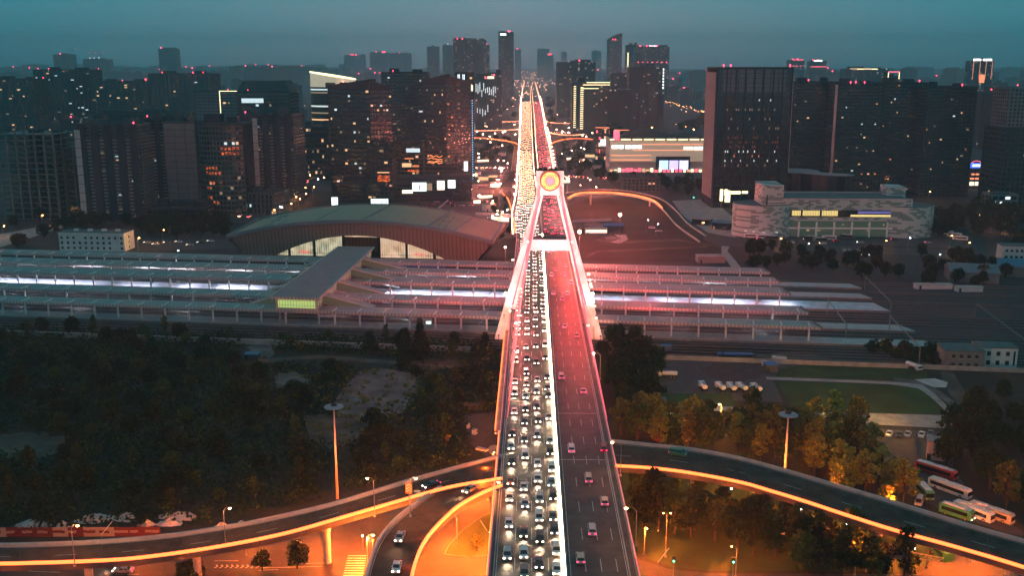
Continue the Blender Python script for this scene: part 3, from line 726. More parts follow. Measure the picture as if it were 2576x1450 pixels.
MB().add([(-HL, HDp - .3, 17), (HL, HDp - .3, 17), (70, HDp - .3, 0), (-70, HDp - .3, 0)], [(0, 1, 2, 3)]).build('back_wall', 'hall_cladding', hall)
# lit glass behind the arch with mullions, three bays each side of the concourse
mat('hall_glow', (.8, .78, .6), .5, emit=(1, .90, .56), es=.5)
m = M['hall_glow']; nt = m.node_tree; b_ = nt.nodes['Principled BSDF']
t_ = N(nt, 'ShaderNodeTexCoord'); vn = N(nt, 'ShaderNodeTexNoise'); vn.inputs['Scale'].default_value = .22; vn.inputs['Detail'].default_value = 3
nt.links.new(t_.outputs['Object'], vn.inputs['Vector']); mr = N(nt, 'ShaderNodeMapRange'); mr.inputs['From Min'].default_value = .35; mr.inputs['From Max'].default_value = .65
mr.inputs['To Min'].default_value = .22; mr.inputs['To Max'].default_value = .75
nt.links.new(vn.outputs['Fac'], mr.inputs['Value']); nt.links.new(mr.outputs[0], b_.inputs['Emission Strength'])
for a, b in ((-60, -46), (-44.5, -30), (-28.5, -11), (12.5, 28), (29.5, 45), (47, 60)):
    g1 = MB(); kk = 8; vs = []
    for k in range(kk + 1):
        u = a + (b - a) * k / kk; vs += [(u, 5.0, 5.2), (u, 5.0, max(5.3, arch(u) + .6))]
    g1.add(vs, [(2 * k, 2 * k + 2, 2 * k + 3, 2 * k + 1) for k in range(kk)])
    w = g1.build('window', 'hall_glow', hall)
    mu = MB(); u = a + .9
    while u < b: mu.box(u, u + .16, 4.8, 4.95, 5.2, max(5.3, arch(u) + .5)); u += 1.45
    mu.box(a, b, 4.8, 4.9, 6.9, 7.1); mu.build('frame', 'dark_metal', w)
emat('red_text', (1, .04, .03), 1.1)
for a in (-39, 33):
    rr_ = MB()
    for k in range(7): rr_.box(a + k * 1.0, a + .6 + k * 1.0, 4.6, 4.7, 7.0, 8.2)
    rr_.build('red_lettering', 'red_text', hall)
MB().box(-62, 62, 4.2, 6.5, 0, 5.2).build('plinth', 'dark_metal', hall)
for u in (-45.2, -29.2, -10.5, 11.8, 28.8, 46): MB().box(u - .7, u + .7, 4.0, 5.2, 5.2, arch(u) + .4).build('column', 'dark_metal', hall)
MB().box(-10, 11, 4.9, 5.0, 17.6, 18.4).build('window', 'hall_glow', hall)

# ---- concourse bridge over the tracks
cn = thing('concourse_bridge', 'glazed passenger concourse bridge with wide flat grey roof crossing over the platforms', 'footbridge', (0, 0, 0))
A0, A1, B0, B1 = P(680, 747, 15.2), P(802, 751, 15.2), P(850, 611, 16.0), P(942, 611, 16.0)
B0 = PD(852, 612, 592); B1 = PD(941, 612, 590); B0.z = B1.z = 15.2
nrm = Vector((0, 0, 1))
def slab(mb, q, z0, z1, mi=0):
    vs = [(p.x, p.y, z0) for p in q] + [(p.x, p.y, z1) for p in q]
    mb.add(vs, [(3, 2, 1, 0), (4, 5, 6, 7), (0, 1, 5, 4), (1, 2, 6, 5), (2, 3, 7, 6), (3, 0, 4, 7)], mi); return mb
slab(MB(), [A0, A1, B1, B0], 14.9, 15.25).build('roof', 'concourse_roof_sheet', cn)
def edge(a, b, z0, z1, t, name, m): 
    d = (b - a); d.z = 0; L = d.length; d.normalize(); c = (a + b) / 2
    return MB().obox((c.x, c.y, (z0 + z1) / 2), d, (-d.y, d.x, 0), (0, 0, 1), L / 2, t, (z1 - z0) / 2).build(name, m, cn)
edge(A0, A1, 14.2, 15.5, .25, 'fascia', 'fascia_panels'); edge(A1, B1, 14.3, 15.45, .25, 'fascia', 'concrete_pale'); edge(A0, B0, 14.3, 15.45, .25, 'fascia', 'concrete_pale')
def ins(p, q, t): return p + (q - p) * t
a0, a1, b0, b1 = ins(A0, A1, .09), ins(A0, A1, .91), ins(B0, B1, .09), ins(B0, B1, .91)
a0 = ins(a0, b0, .02); a1 = ins(a1, b1, .02)
slab(MB(), [a0, a1, b1, b0], 8.0, 9.6).build('floor', 'concrete_pale', cn)
mat('stair_glass', (.10, .12, .09), .4, emit=(.62, .72, .42), es=.05)
mat('green_glass', (.3, .4, .2), .4, emit=(.56, .80, .24), es=.75)
mat('side_glass', (.3, .4, .3), .4, emit=(.62, .72, .42), es=.16)
edge(ins(a0, a1, .03) + Vector((0, .3, 0)), ins(a0, a1, .97) + Vector((0, .3, 0)), 9.6, 14.2, .08, 'window', 'green_glass')
edge(a1, b1, 10, 14.2, .08, 'window', 'side_glass'); edge(a0, b0, 10, 14.2, .08, 'window', 'side_glass')
for k in range(2):
    q = (a0, a1)[k]; MB().box(-.4, .4, -.4, .4, 8, 15).build('column', 'concrete_pale', cn, (q.x, q.y, 0))
mu = MB(); d = (a1 - a0)
for k in range(13): q = a0 + d * (k + 1) / 14; mu.box(q.x - .07, q.x + .07, q.y - .1, q.y + .22, 9.6, 14.2)
for k in range(2): q0, q1 = a0, a1; mu.obox(((q0 + q1) / 2) * 1 + Vector((0, .05, 10.9 + k * 2.2 - q0.z)), d, (-d.y, d.x, 0), (0, 0, 1), d.length / 2, .1, .06)
mu.build('window_frame', 'concrete_pale', cn)
mu = MB()
for k in range(34):
    q = a1.lerp(b1, (k + .5) / 34); mu.box(q.x - .12, q.x + .2, q.y - .12, q.y + .12, 9.6, 14.3)
mu.build('window_frame', 'grey_metal', cn)
for t in (0.03, .25, .47, .68, .88):
    for q in (a0.lerp(b0, t), a1.lerp(b1, t)): MB().box(-.4, .4, -.4, .4, 0, 8).build('column', 'concrete_pale', cn, (q.x, q.y, 0))
# covered stairs from the concourse down to the platforms
for k, t in enumerate((.10, .33, .58, .80)):
    for sg in (1, -1):
        q = a1.lerp(b1, t) if sg > 0 else a0.lerp(b0, t)
        Ls = 25 if sg > 0 else 17
        e = q + RE * Ls * sg
        st = bpy.data.objects.new('stair', None); COL.objects.link(st); st.parent = cn
        for off, m in ((0, 'canopy_roof'),):
            c0 = Vector((q.x, q.y, 14.0)); c1 = Vector((e.x, e.y, 8.2)); ax = c1 - c0
            up = ax.cross(RN).normalized(); up = up if up.z > 0 else -up
            MB().obox((c0 + c1) / 2, ax, RN, up, ax.length / 2, 2.3, .16).build('stair_roof', m, st)
            MB().obox((c0 + c1) / 2 + Vector((0, 0, -4.3)), ax, RN, up, ax.length / 2 + 1, 2.0, .2).build('flight', 'platform_side', st)
            rl = MB()
            for s2 in (-2.25, 2.25): rl.obox((c0 + c1) / 2 + RN * s2 + Vector((0, 0, -.1)), ax, RN, up, ax.length / 2, .12, .35)
            rl.build('stair_rail', 'concrete_pale', st)
            for j in range(3):
                mm = c0.lerp(c1, .25 + j * .25); MB().obox(mm + Vector((0, 0, -.5)), ax, RN, up, 1.4, .12, .06).build('tube_light', 'tube_light', st)
            gl = MB(); rr0 = RN * 1.9
            gl.add([c0 - rr0 + Vector((0, 0, -.5)), c1 - rr0 + Vector((0, 0, -.5)), c1 - rr0 + Vector((0, 0, -3.4)), c0 - rr0 + Vector((0, 0, -3.9))], [(0, 1, 2, 3)])
            gl.build('stair_glass', 'stair_glass', st)
# dorm building with three storeys of small windows
def windows_grid(parent, W, z0, rows_, cols, ww, wh, dz, m='dark_glass', y=-.02, x0=None, skip=()):
    wm = MB().box(-ww / 2, ww / 2, -.05, .12, 0, wh).mesh('window', m); fm = MB().box(-ww / 2 - .12, ww / 2 + .12, -.1, .0, -.18, -.04).mesh('sill', 'concrete_pale')
    for r in range(rows_):
        for c in range(cols):
            if (r, c) in skip: continue
            x = -W / 2 + W * (c + .5) / cols if x0 is None else x0 + c * W
            w = link('window', wm, parent, (x, y, z0 + r * dz)); link('sill', fm, w, (0, 0, 0))
mat('dark_glass', (.015, .018, .022), .25, spec=.6)
mat('plaster_white', (.62, .64, .62), .85, noise=.18, nscale=.15)
mat('roof_felt', (.12, .15, .15), .9, noise=.3, nscale=.2)
PW = P(150, 628, 0); PE = P(322, 632, 0)
w_ = thing('dormitory_block', 'long white three storey block with small dark windows behind the platforms at left', 'building', ((PW.x + PE.x) / 2, 660, 0), R(-4))
WW = (322 - 152) / 2550 * 668
MB().box(-WW / 2, WW / 2, 0, 15, 0, 11.2).build('wall', 'plaster_white', w_)
rf = MB().box(-WW / 2 - .2, WW / 2 + .2, -.2, 15.2, 11.2, 11.9); rf.build('parapet', 'plaster_white', w_)
MB().box(-WW / 2 + .4, WW / 2 - .4, .4, 14.6, 11.9, 11.95).build('roof', 'roof_felt', w_)
windows_grid(w_, WW, 1.2, 3, 11, 1.5, 1.5, 3.4, 'dark_glass', -.02, None, ((2, 3), (0, 9), (1, 9)))
for k in range(4): MB().box(-1.4, 1.4, -1, 1, 11.95, 13.4).build('roof_hatch', 'plaster_white', w_, (-WW / 2 + 8 + k * 9.5, 9, 0))
for r in range(3): MB().box(WW / 2 - .1, WW / 2 + .05, 6.2, 7.6, 1.2 + 3.4 * r, 2.7 + 3.4 * r).build('window', 'dark_glass', w_)
# ================================================================ buildings
rb_ = random.Random(11)
for n_, c_, s_ in (('win_warm', (1, .62, .30), 1.1), ('win_cool', (.75, .95, 1), 1.0), ('win_orange', (1, .30, .08), .8), ('win_dim', (1, .75, .45), .28), ('sign_white', (.80, .95, 1), 2.2), ('sign_warm', (1, .80, .55), 2.2),
                     ('beacon_red', (1, .04, .10), 14), ('neon_gold', (1, .80, .42), 3.0), ('sign_blue', (.06, .14, 1), 2.0), ('sign_yellow', (1, .95, .03), 5.0), ('sign_pink', (1, .12, .2), 2.0), ('cyan_dot', (.10, .55, 1), 2.2), ('neon_orange', (1, .28, .12), 1.8)):
    emat(n_, c_, s_, (.1, .1, .1))
mat('glass_dark', (.010, .022, .028), .14, spec=1.0)
mat('glass_blue', (.09, .14, .165), .3, spec=.6)
mat('wall_brown', (.034, .042, .054), .85, noise=.2, nscale=.1)
mat('wall_taupe', (.070, .090, .100), .85, noise=.2, nscale=.1)
mat('wall_grey', (.20, .20, .20), .85, noise=.2, nscale=.1)
mat('wall_pale', (.42, .42, .42), .85, noise=.15, nscale=.1)
mat('wall_dark', (.022, .036, .046), .7, noise=.2, nscale=.1)
mat('wall_green', (.018, .058, .068), .8, noise=.3, nscale=.1)
mat('raw_concrete', (.17, .19, .18), .9, noise=.3, nscale=.15)
mat('roof_dark', (.05, .055, .06), .9, noise=.4, nscale=.1)
mat('roof_mid', (.13, .15, .15), .9, noise=.3, nscale=.1)

def windows_lit(par, W, D, H, floors, bays, n, kinds, side=0, sb=5, zmin=0, zmax=1e9, wscale=.7, seed=0):
    r = random.Random(seed * 31 + int(W * 7) + n); fh = H / floors; bw = W / bays; sw = D / sb; cache = {}
    used = set(); k = 0
    while k < n and len(used) < 600:
        f = r.randrange(1, floors); z = f * fh
        onside = side and r.random() < .22
        b = r.randrange(sb if onside else bays)
        if (f, b, onside) in used: continue
        used.add((f, b, onside))
        if not zmin <= z <= zmax: continue
        m = r.choice(kinds); ww = (sw if onside else bw) * wscale; key = (m, onside)
        if key not in cache:
            cache[key] = (MB().box(-.04, .04, -ww / 2, ww / 2, 0, fh * .5) if onside else MB().box(-ww / 2, ww / 2, -.04, .04, 0, fh * .5)).mesh('window', m)
        loc = (side * (W / 2 + .02), (b + .5) * sw, z + fh * .28) if onside else (-W / 2 + (b + .5) * bw, -.02, z + fh * .28)
        link('window', cache[key], par, loc).scale = (1, r.uniform(.5, 1.3), r.uniform(.7, 1.2)) if onside else (r.uniform(.45, 1.35), 1, r.uniform(.7, 1.2)); k += 1

def tower(label, x0, x1, yt, Y, dep, floors, bays, wall='wall_brown', glass='glass_dark', rot=0., side=0, band=.45, pier=.35, out=.35, lit=(0, ('win_warm',)), name='tower_block',
          roof='roof_dark', plant=2, beacons=1, cat='building', group=None, sb=None, h=None, wscale=.7, taper=0):
    xm = (x0 + x1) / 2; top = PD(xm, yt, Y); d0 = ray(xm, yt); zc = top.y / d0.y
    W = (x1 - x0) / FPX * zc; H = h or top.z
    t = thing(name, label, cat, (top.x, Y, 0), R(rot), group); sb = sb or max(3, int(dep / (W / bays)))
    MB().box(-W / 2, W / 2, 0, dep, 0, H).build('glazing', glass, t)
    f = MB(); fh = H / floors; o = out
    bh = fh * band
    for k in range(floors + 1):
        z0 = k * fh - bh / 2; z1 = min(H + .02, z0 + bh); z0 = max(0, z0)
        f.box(-W / 2 - o, W / 2 + o, -o, .0, z0, z1); f.box(-W / 2 - o, -W / 2, 0, dep, z0, z1); f.box(W / 2, W / 2 + o, 0, dep, z0, z1)
    if pier:
        pw = W / bays * pier
        for k in range(bays + 1): x = -W / 2 + W * k / bays; f.box(x - pw / 2, x + pw / 2, -o - .15, -.01, 0, H + .6)
        for s in (-1, 1):
            for k in range(sb + 1): y = dep * k / sb; f.box(min(s * W / 2, s * (W / 2 + o + .15)), max(s * W / 2, s * (W / 2 + o + .15)), y - pw / 2, y + pw / 2, 0, H + .6)
    f.build('facade', wall, t)
    MB().box(-W / 2 - o - .1, W / 2 + o + .1, -o - .1, .4, H + .02, H + 1.3).box(-W / 2 - o - .1, W / 2 + o + .1, dep - .4, dep + .2, H + .02, H + 1.3).box(-W / 2 - o - .1, -W / 2 + .4, .4, dep - .4, H + .02, H + 1.3).box(W / 2 - .4, W / 2 + o + .1, .4, dep - .4, H + .02, H + 1.3).build('parapet', wall, t)
    MB().box(-W / 2 + .4, W / 2 - .4, .4, dep - .4, H + .02, H + .35).build('roof', roof, t)
    r = random.Random(int(x0 + yt))
    for k in range(plant):
        w, d, hh = W * r.uniform(.12, .25), dep * r.uniform(.2, .35), r.uniform(2.5, 5); x = -W / 2 + W * (k + .5) / plant + r.uniform(-1, 1)
        MB().box(-w / 2, w / 2, -d / 2, d / 2, 0, hh).box(-w / 2 + .5, w / 2 - .5, -d / 2 + .4, d / 2 - .4, hh, hh + .8).build('roof_plant', wall, t, (x, dep * .55, H + .35))
    bmsh = MB().ball((0, 0, .3), .55, 6).box(-.08, .08, -.08, .08, -1.5, 0).mesh('beacon', 'beacon_red')
    for k in range(beacons): link('beacon', bmsh, t, (r.uniform(-W / 2 + 1, W / 2 - 1), 1.0 if k % 2 == 0 else dep - 1, H + 2.6))
    if lit[0]: windows_lit(t, W + 2 * .0, dep, H, floors, bays, lit[0], lit[1], side, sb, seed=int(x0), wscale=wscale)
    t['W'] = W; t['H'] = H
    return t
def strip(par, x0, x1, y, z0, z1, m, name='light_strip', th=.25):
    return MB().box(x0, x1, y - th, y, z0, z1).build(name, m, par)

# ---- left, near
# unfinished concrete frame
T = thing('concrete_frame', 'unfinished open concrete frame of a tower block with bare floors at the left edge', 'building site', (PD(60, 340, 800).x, 800, 0), R(-3))
Hh = PD(60, 338, 800).z; W = 47.0; nf = 15
sl_ = MB()
for k in range(nf + 1): z = Hh * k / nf; sl_.box(-W / 2, W / 2, 0, 40, z - .2, z + .25)
sl_.build('floor_slab', 'raw_concrete', T)
cm = MB().box(-.55, .55, -.5, .5, 0, Hh + 1.5).mesh('column', 'raw_concrete')
for i in range(7):
    for j in range(4): link('column', cm, T, (-W / 2 + 1 + (W - 2) * i / 6, 1 + j * 12.6, 0))
cr = MB().box(-4, 4, 15, 24, 0, Hh + 3).box(12, 17, 20, 30, 0, Hh + 2); cr.build('core', 'wall_dark', T)
T2 = thing('concrete_frame', 'narrower lower unfinished concrete frame right beside the taller bare frame', 'building site', (PD(140, 350, 812).x + 3, 815, 0), R(-3))
H2 = PD(150, 372, 815).z; sl_ = MB()
for k in range(14): z = H2 * k / 13; sl_.box(-7, 9, 0, 30, z - .2, z + .25)
sl_.build('floor_slab', 'raw_concrete', T2)
cm = MB().box(-.5, .5, -.5, .5, 0, H2 + 1).mesh('column', 'raw_concrete')
for i in range(3):
    for j in range(3): link('column', cm, T2, (-6.4 + i * 7.2, 1 + j * 12, 0))

def slab_tower(label, x0, x1, yt, Y, dep, white=None, **k):
    """apartment slab: tall dark walls with bays of balconies, a pale panelled strip at one corner"""
    t = tower(label, x0, x1, yt, Y, dep, 27, k.pop('bays', 9), k.pop('wall', 'wall_taupe'), band=.55, pier=.12, lit=k.pop('lit', (14, ('win_warm', 'win_cool', 'win_dim'))), wscale=.45, **k)
    W, H = t['W'], t['H']; r = random.Random(int(x0))
    for q in range(5):                                # blank wall shafts standing proud
        x = -W / 2 + W * (q + .5) / 5; w = W * .045
        MB().box(x - w * 1.3, x + w * 1.3, -1.6, -.4, 0, H + 2).build('wall_shaft', 'wall_brown', t)
    bal = MB().box(-1.4, 1.4, -1.3, 0, 0, 1.05).mesh('balcony', 'wall_grey')
    for q in range(4):
        x = -W / 2 + W * (q + 1) / 5
        for f_ in range(1, 24): link('balcony', bal, t, (x, -.4, f_ * H / 27 + .3))
    if white is not None:
        g = MB()
        x = -W / 2 if white < 0 else W / 2 - 4.2 if white > 0 else -W / 2 + W * .28
        for f_ in range(10): g.box(x - .4, x + 4.0, -2.0, -1.7, f_ * (H - 4) / 10 + 2, (f_ + .94) * (H - 4) / 10 + 2)
        g.build('pale_panel', 'wall_pale', t)
    return t
slab_tower('tall taupe apartment slab with a pale panelled corner strip next to the bare frame', 190, 350, 318, 792, 26, white=-1, rot=3)
slab_tower('apartment slab with pale panelled strip standing behind the corner of the taupe slab', 362, 470, 300, 868, 30, white=-1, rot=3, bays=7)
slab_tower('large apartment slab with pale centre strip left of the shop street', 596, 738, 290, 905, 34, white=0, rot=-4, bays=10)
# hotel: blank grey wing and curved banded front
Th = tower('blank grey wing of the curved hotel between two apartment slabs', 410, 490, 310, 842, 30, 14, 3, 'wall_taupe', 'wall_grey', band=.08, pier=.04, out=.1, beacons=0)
xc = PD(540, 320, 815); Tc = thing('curved_hotel', 'curved brown hotel with banded windows holding painted reflections of orange street light', 'hotel', (xc.x, 824, 0), R(-4))
Hc = PD(540, 318, 815).z; Rr_ = 26.0; nseg = 14
def arcp(r_, a0=-2.45, a1=-.85, n=nseg): return [(r_ * math.cos(a0 + (a1 - a0) * k / n), r_ * math.sin(a0 + (a1 - a0) * k / n) + Rr_) for k in range(n + 1)]
base = arcp(Rr_)
MB().prism(base + [(17, 34), (-18, 34)], 0, Hc).build('glazing', 'glass_dark', Tc)
fc = MB(); ring_o, ring_i = arcp(Rr_ + .5), arcp(Rr_ - .1)
fl = 18
for k in range(fl + 1):
    z = Hc * k / fl; fc.prism(ring_o + ring_i[::-1], max(0, z - .85), z + .85)
for k in range(0, nseg + 1): x, y = ring_o[k]; fc.box(x - .35, x + .35, y - .1, y + .6, 0, Hc)
fc.build('facade', 'wall_taupe', Tc)
MB().prism(arcp(Rr_ + .8) + [(18, 34.5), (-19, 34.5)], Hc + .86, Hc + 2.2).build('roof', 'roof_dark', Tc)
MB().box(-15, -2, 10, 22, Hc + 2.2, Hc + 9).box(3, 12, 12, 20, Hc + 2.2, Hc + 7).build('roof_plant', 'wall_brown', Tc)
mat('orange_reflection_glow', (.25, .10, .05), .3, emit=(1, .16, .03), es=.85)  # reflected street light painted into the panes as glow
m = M['orange_reflection_glow']; nt = m.node_tree; b_ = nt.nodes['Principled BSDF']; t_ = N(nt, 'ShaderNodeTexCoord'); vn = N(nt, 'ShaderNodeTexNoise'); vn.inputs['Scale'].default_value = .55; vn.inputs['Detail'].default_value = 4
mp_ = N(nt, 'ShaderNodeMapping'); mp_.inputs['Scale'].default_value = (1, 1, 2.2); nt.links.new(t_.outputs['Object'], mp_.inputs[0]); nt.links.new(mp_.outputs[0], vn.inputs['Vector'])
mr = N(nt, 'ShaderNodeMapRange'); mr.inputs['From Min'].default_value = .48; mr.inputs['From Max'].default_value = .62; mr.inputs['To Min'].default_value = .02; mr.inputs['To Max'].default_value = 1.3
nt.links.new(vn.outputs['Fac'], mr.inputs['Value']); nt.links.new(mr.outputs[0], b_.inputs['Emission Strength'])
def arc_window(par, k0, k1, z0, z1, m_, r_=Rr_ + .08):
    q = arcp(r_)[k0:k1 + 1]; vs = [(x, y, z) for x, y in q for z in (z0, z1)]
    MB().add(vs, [(2 * i, 2 * i + 2, 2 * i + 3, 2 * i + 1) for i in range(len(q) - 1)]).build('window', m_, par)
for k0, k1, f_ in ((8, 13, 13), (8, 13, 12), (3, 7, 9), (3, 8, 8), (4, 6, 6), (3, 5, 5), (3, 5, 3), (5, 7, 2)): arc_window(Tc, k0, k1, Hc * f_ / fl + .9, Hc * (f_ + 1) / fl - .9, 'orange_reflection_glow')
for k0, f_, mm in ((9, 14, 'win_cool'), (11, 14, 'win_cool'), (12, 14, 'win_warm'), (5, 6, 'win_warm'), (4, 6, 'win_warm'), (7, 4, 'win_dim'), (9, 3, 'win_dim'), (12, 3, 'win_dim'), (6, 2, 'win_warm'), (10, 5, 'win_dim'), (12, 7, 'win_dim'), (7, 8, 'win_dim')):
    arc_window(Tc, k0, k0 + 1, Hc * f_ / fl + .9, Hc * (f_ + 1) / fl - .9, mm)
tower('brown stone podium with tall columns below the large apartment slab', 600, 690, 488, 835, 30, 4, 8, 'wall_taupe', band=.2, pier=.45, out=.9, lit=(3, ('win_cool', 'win_warm')), beacons=0, rot=-12, name='podium', side=1)
Tp = tower('low dark podium with small roof huts in front of the blank hotel wing', 370, 505, 528, 790, 40, 3, 10, 'wall_brown', band=.5, pier=.3, beacons=0, plant=4, name='podium')
tower('dark low office with two rows of lit windows right of the large slab', 744, 832, 320, 1080, 40, 10, 14, 'wall_dark', band=.4, pier=.1, lit=(16, ('win_warm', 'win_dim')), beacons=0, name='office_block')
# row of shops with bright fronts along the street
for k, (px, py, w, m_) in enumerate(((706, 520, 9, 'sign_white'), (722, 505, 9, 'win_warm'), (736, 492, 8, 'win_warm'), (750, 480, 10, 'sign_white'), (762, 470, 8, 'win_cool'), (690, 535, 8, 'win_dim'))):
    q = P(px, py + 14, 0); s_ = thing('shop', f'small shop with glowing front, {ordinal(k + 1)} along the diagonal street below the large slab', 'shop', q, R(-48), 'shops along the diagonal street')
    MB().box(-w / 2, w / 2, 0, 9, 0, 6.5).build('wall', 'wall_taupe', s_); MB().box(-w / 2 - .2, w / 2 + .2, -.6, 9.2, 6.5, 7).build('roof', 'roof_dark', s_)
    MB().box(-w / 2 + .6, w / 2 - .6, -.12, -.02, .4, 3.0).build('shop_window', 'win_warm', s_); MB().box(-w / 2 + .4, w / 2 - .4, -.3, -.02, 3.8, 5.4).build('sign', m_, s_)

# ---- left of the avenue, the tall dark group
def slant_roof(t, lo, hi, m='wall_dark'):
    W, H = t['W'], t['H']; d = 26
    MB().add([(-W / 2, -.4, H + 1.3), (W / 2, -.4, H + 1.3), (W / 2, -.4, H + hi), (-W / 2, -.4, H + lo), (-W / 2, d, H + 1.3), (W / 2, d, H + 1.3), (W / 2, d, H + hi), (-W / 2, d, H + lo)],
             [(0, 1, 2, 3), (5, 4, 7, 6), (4, 0, 3, 7), (1, 5, 6, 2), (3, 2, 6, 7)]).build('slanted_crown', m, t)
def pair(label, x0, xm, x1, y0, ym, y1, Y, lit, wall='wall_brown', dep=30):
    """tower with two faces meeting at a ridge, each turned a little"""
    t = tower(label, x0, xm, (y0 + ym) / 2, Y, dep, 24, 9, wall, band=.5, pier=.10, lit=lit, side=0, rot=-6, beacons=1, wscale=.42)
    c = PD(xm, ym, Y - 2); slant_roof(t, 3.5, 9, wall)
    W2 = (x1 - xm) / FPX * Y * .98; o = bpy.data.objects.new('side_wing', None); COL.objects.link(o); o.parent = t; o.location = (t['W'] / 2 + .3, .6, 0); o.rotation_euler.z = R(16)
    H = t['H']; MB().box(0, W2, 0, dep - 4, 0, H - 1).build('glazing', 'glass_dark', o)
    f = MB()
    for k in range(24): z = H * k / 24; f.box(0, W2 + .3, -.35, 0, z - .5, z + .75)
    for k in range(8): x = W2 * k / 7; f.box(x - .3, x + .3, -.5, -.01, 0, H)
    f.build('facade', wall, o)
    MB().add([(0, -.4, H - 1), (W2, -.4, H - 1), (W2, -.4, H + 2), (0, -.4, H + 8), (0, dep - 4, H - 1), (W2, dep - 4, H - 1), (W2, dep - 4, H + 2), (0, dep - 4, H + 8)],
             [(0, 1, 2, 3), (5, 4, 7, 6), (4, 0, 3, 7), (1, 5, 6, 2), (3, 2, 6, 7)]).build('slanted_crown', wall, o)
    r = random.Random(int(x0) + 5)
    for k in range(9):
        mm = MB().box(-.9, .9, -.05, .05, 0, 1.5); z = H * r.randrange(3, 23) / 24 + .9
        mm.build('window', r.choice(['win_warm', 'win_dim', 'win_cool', 'win_orange']), o, (W2 * (r.randrange(7) + .5) / 7, -.03, z))
    return t
PA = pair('dark slant-topped tower behind the left end of the station roof, a few warm windows', 824, 930, 984, 232, 216, 236, 945, (26, ('win_warm', 'win_dim', 'win_cool')))
PB = pair('dark slant-topped tower next to the blue-dotted edge, golden curls of painted reflection low', 1064, 1122, 1184, 214, 205, 232, 1010, (16, ('win_warm', 'win_dim')))
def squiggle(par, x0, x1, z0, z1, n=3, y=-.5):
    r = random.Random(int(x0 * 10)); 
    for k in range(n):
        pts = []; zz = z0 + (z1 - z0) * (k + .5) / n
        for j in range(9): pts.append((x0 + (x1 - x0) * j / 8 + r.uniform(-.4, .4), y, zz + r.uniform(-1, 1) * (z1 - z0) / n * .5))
        MB().tube(pts, .3, 4).build('painted_reflection', 'reflection_glow', par)  # glowing tubes modelled in place of reflected light
emat('reflection_glow', (1, .30, .05), 1.6)
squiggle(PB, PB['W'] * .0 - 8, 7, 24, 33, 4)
tower('dark office tower behind the slant-topped pair, top left of the blue-dotted edge', 960, 1074, 183, 1260, 40, 30, 10, 'wall_dark', band=.4, pier=.2, lit=(10, ('win_cool', 'win_dim')), beacons=1, side=1)
Tl = tower('slim white-striped tower crown with blue dotted edge beside the avenue', 1146, 1190, 184, 1080, 16, 34, 4, 'wall_brown', band=.3, pier=.1, lit=(5, ('win_warm',)), beacons=0, plant=0, name='sign_tower')
W, H = Tl['W'], Tl['H']
for x in (-W * .38, -W * .30, -W * .10, -W * .02): strip(Tl, x, x + .7, -.6, H - 24, H - 1, 'sign_white')
strip(Tl, W * .30, W * .48, -.6, H - 18, H - 12, 'sign_warm', 'sign')
dm = MB().box(-.45, .45, -.3, 0, -.45, .45).mesh('edge_lamp', 'cyan_dot')
for k in range(34):
    for x in (W * .22, W * .44): link('edge_lamp', dm, Tl, (x, -.62, H - 28 - k * 2.55))
tw = tower('squat block with bright white and orange lit floors between the two slant-topped towers', 988, 1062, 358, 985, 34, 12, 8, 'wall_brown', band=.4, pier=.12, lit=(12, ('win_warm', 'win_dim')), beacons=0, side=0, name='office_block')
W, H = tw['W'], tw['H']
for a, b, z0, z1, m_ in ((-.05, .42, .80, .88, 'win_cool'), (-.2, .12, .50, .58, 'win_warm'), (.15, .38, .50, .54, 'win_orange'), (-.02, .38, .40, .45, 'orange_reflection_glow'), (-.1, .2, .66, .69, 'win_orange')):
    MB().box(W * a, W * b, -.55, -.4, H * z0, H * z1).build('window', m_, tw)
tl = tower('low round-shouldered block with one golden window group behind the station roof', 922, 986, 375, 900, 30, 14, 6, 'wall_brown', band=.25, pier=.08, lit=(5, ('win_warm', 'win_dim')), beacons=0, name='office_block')
W, H = tl['W'], tl['H']; MB().box(-W * .1, W * .38, -.55, -.4, H * .40, H * .52).build('window', 'orange_reflection_glow', tl); MB().box(-W * .1, W * .38, -.55, -.4, H * .56, H * .58).build('window', 'win_warm', tl)
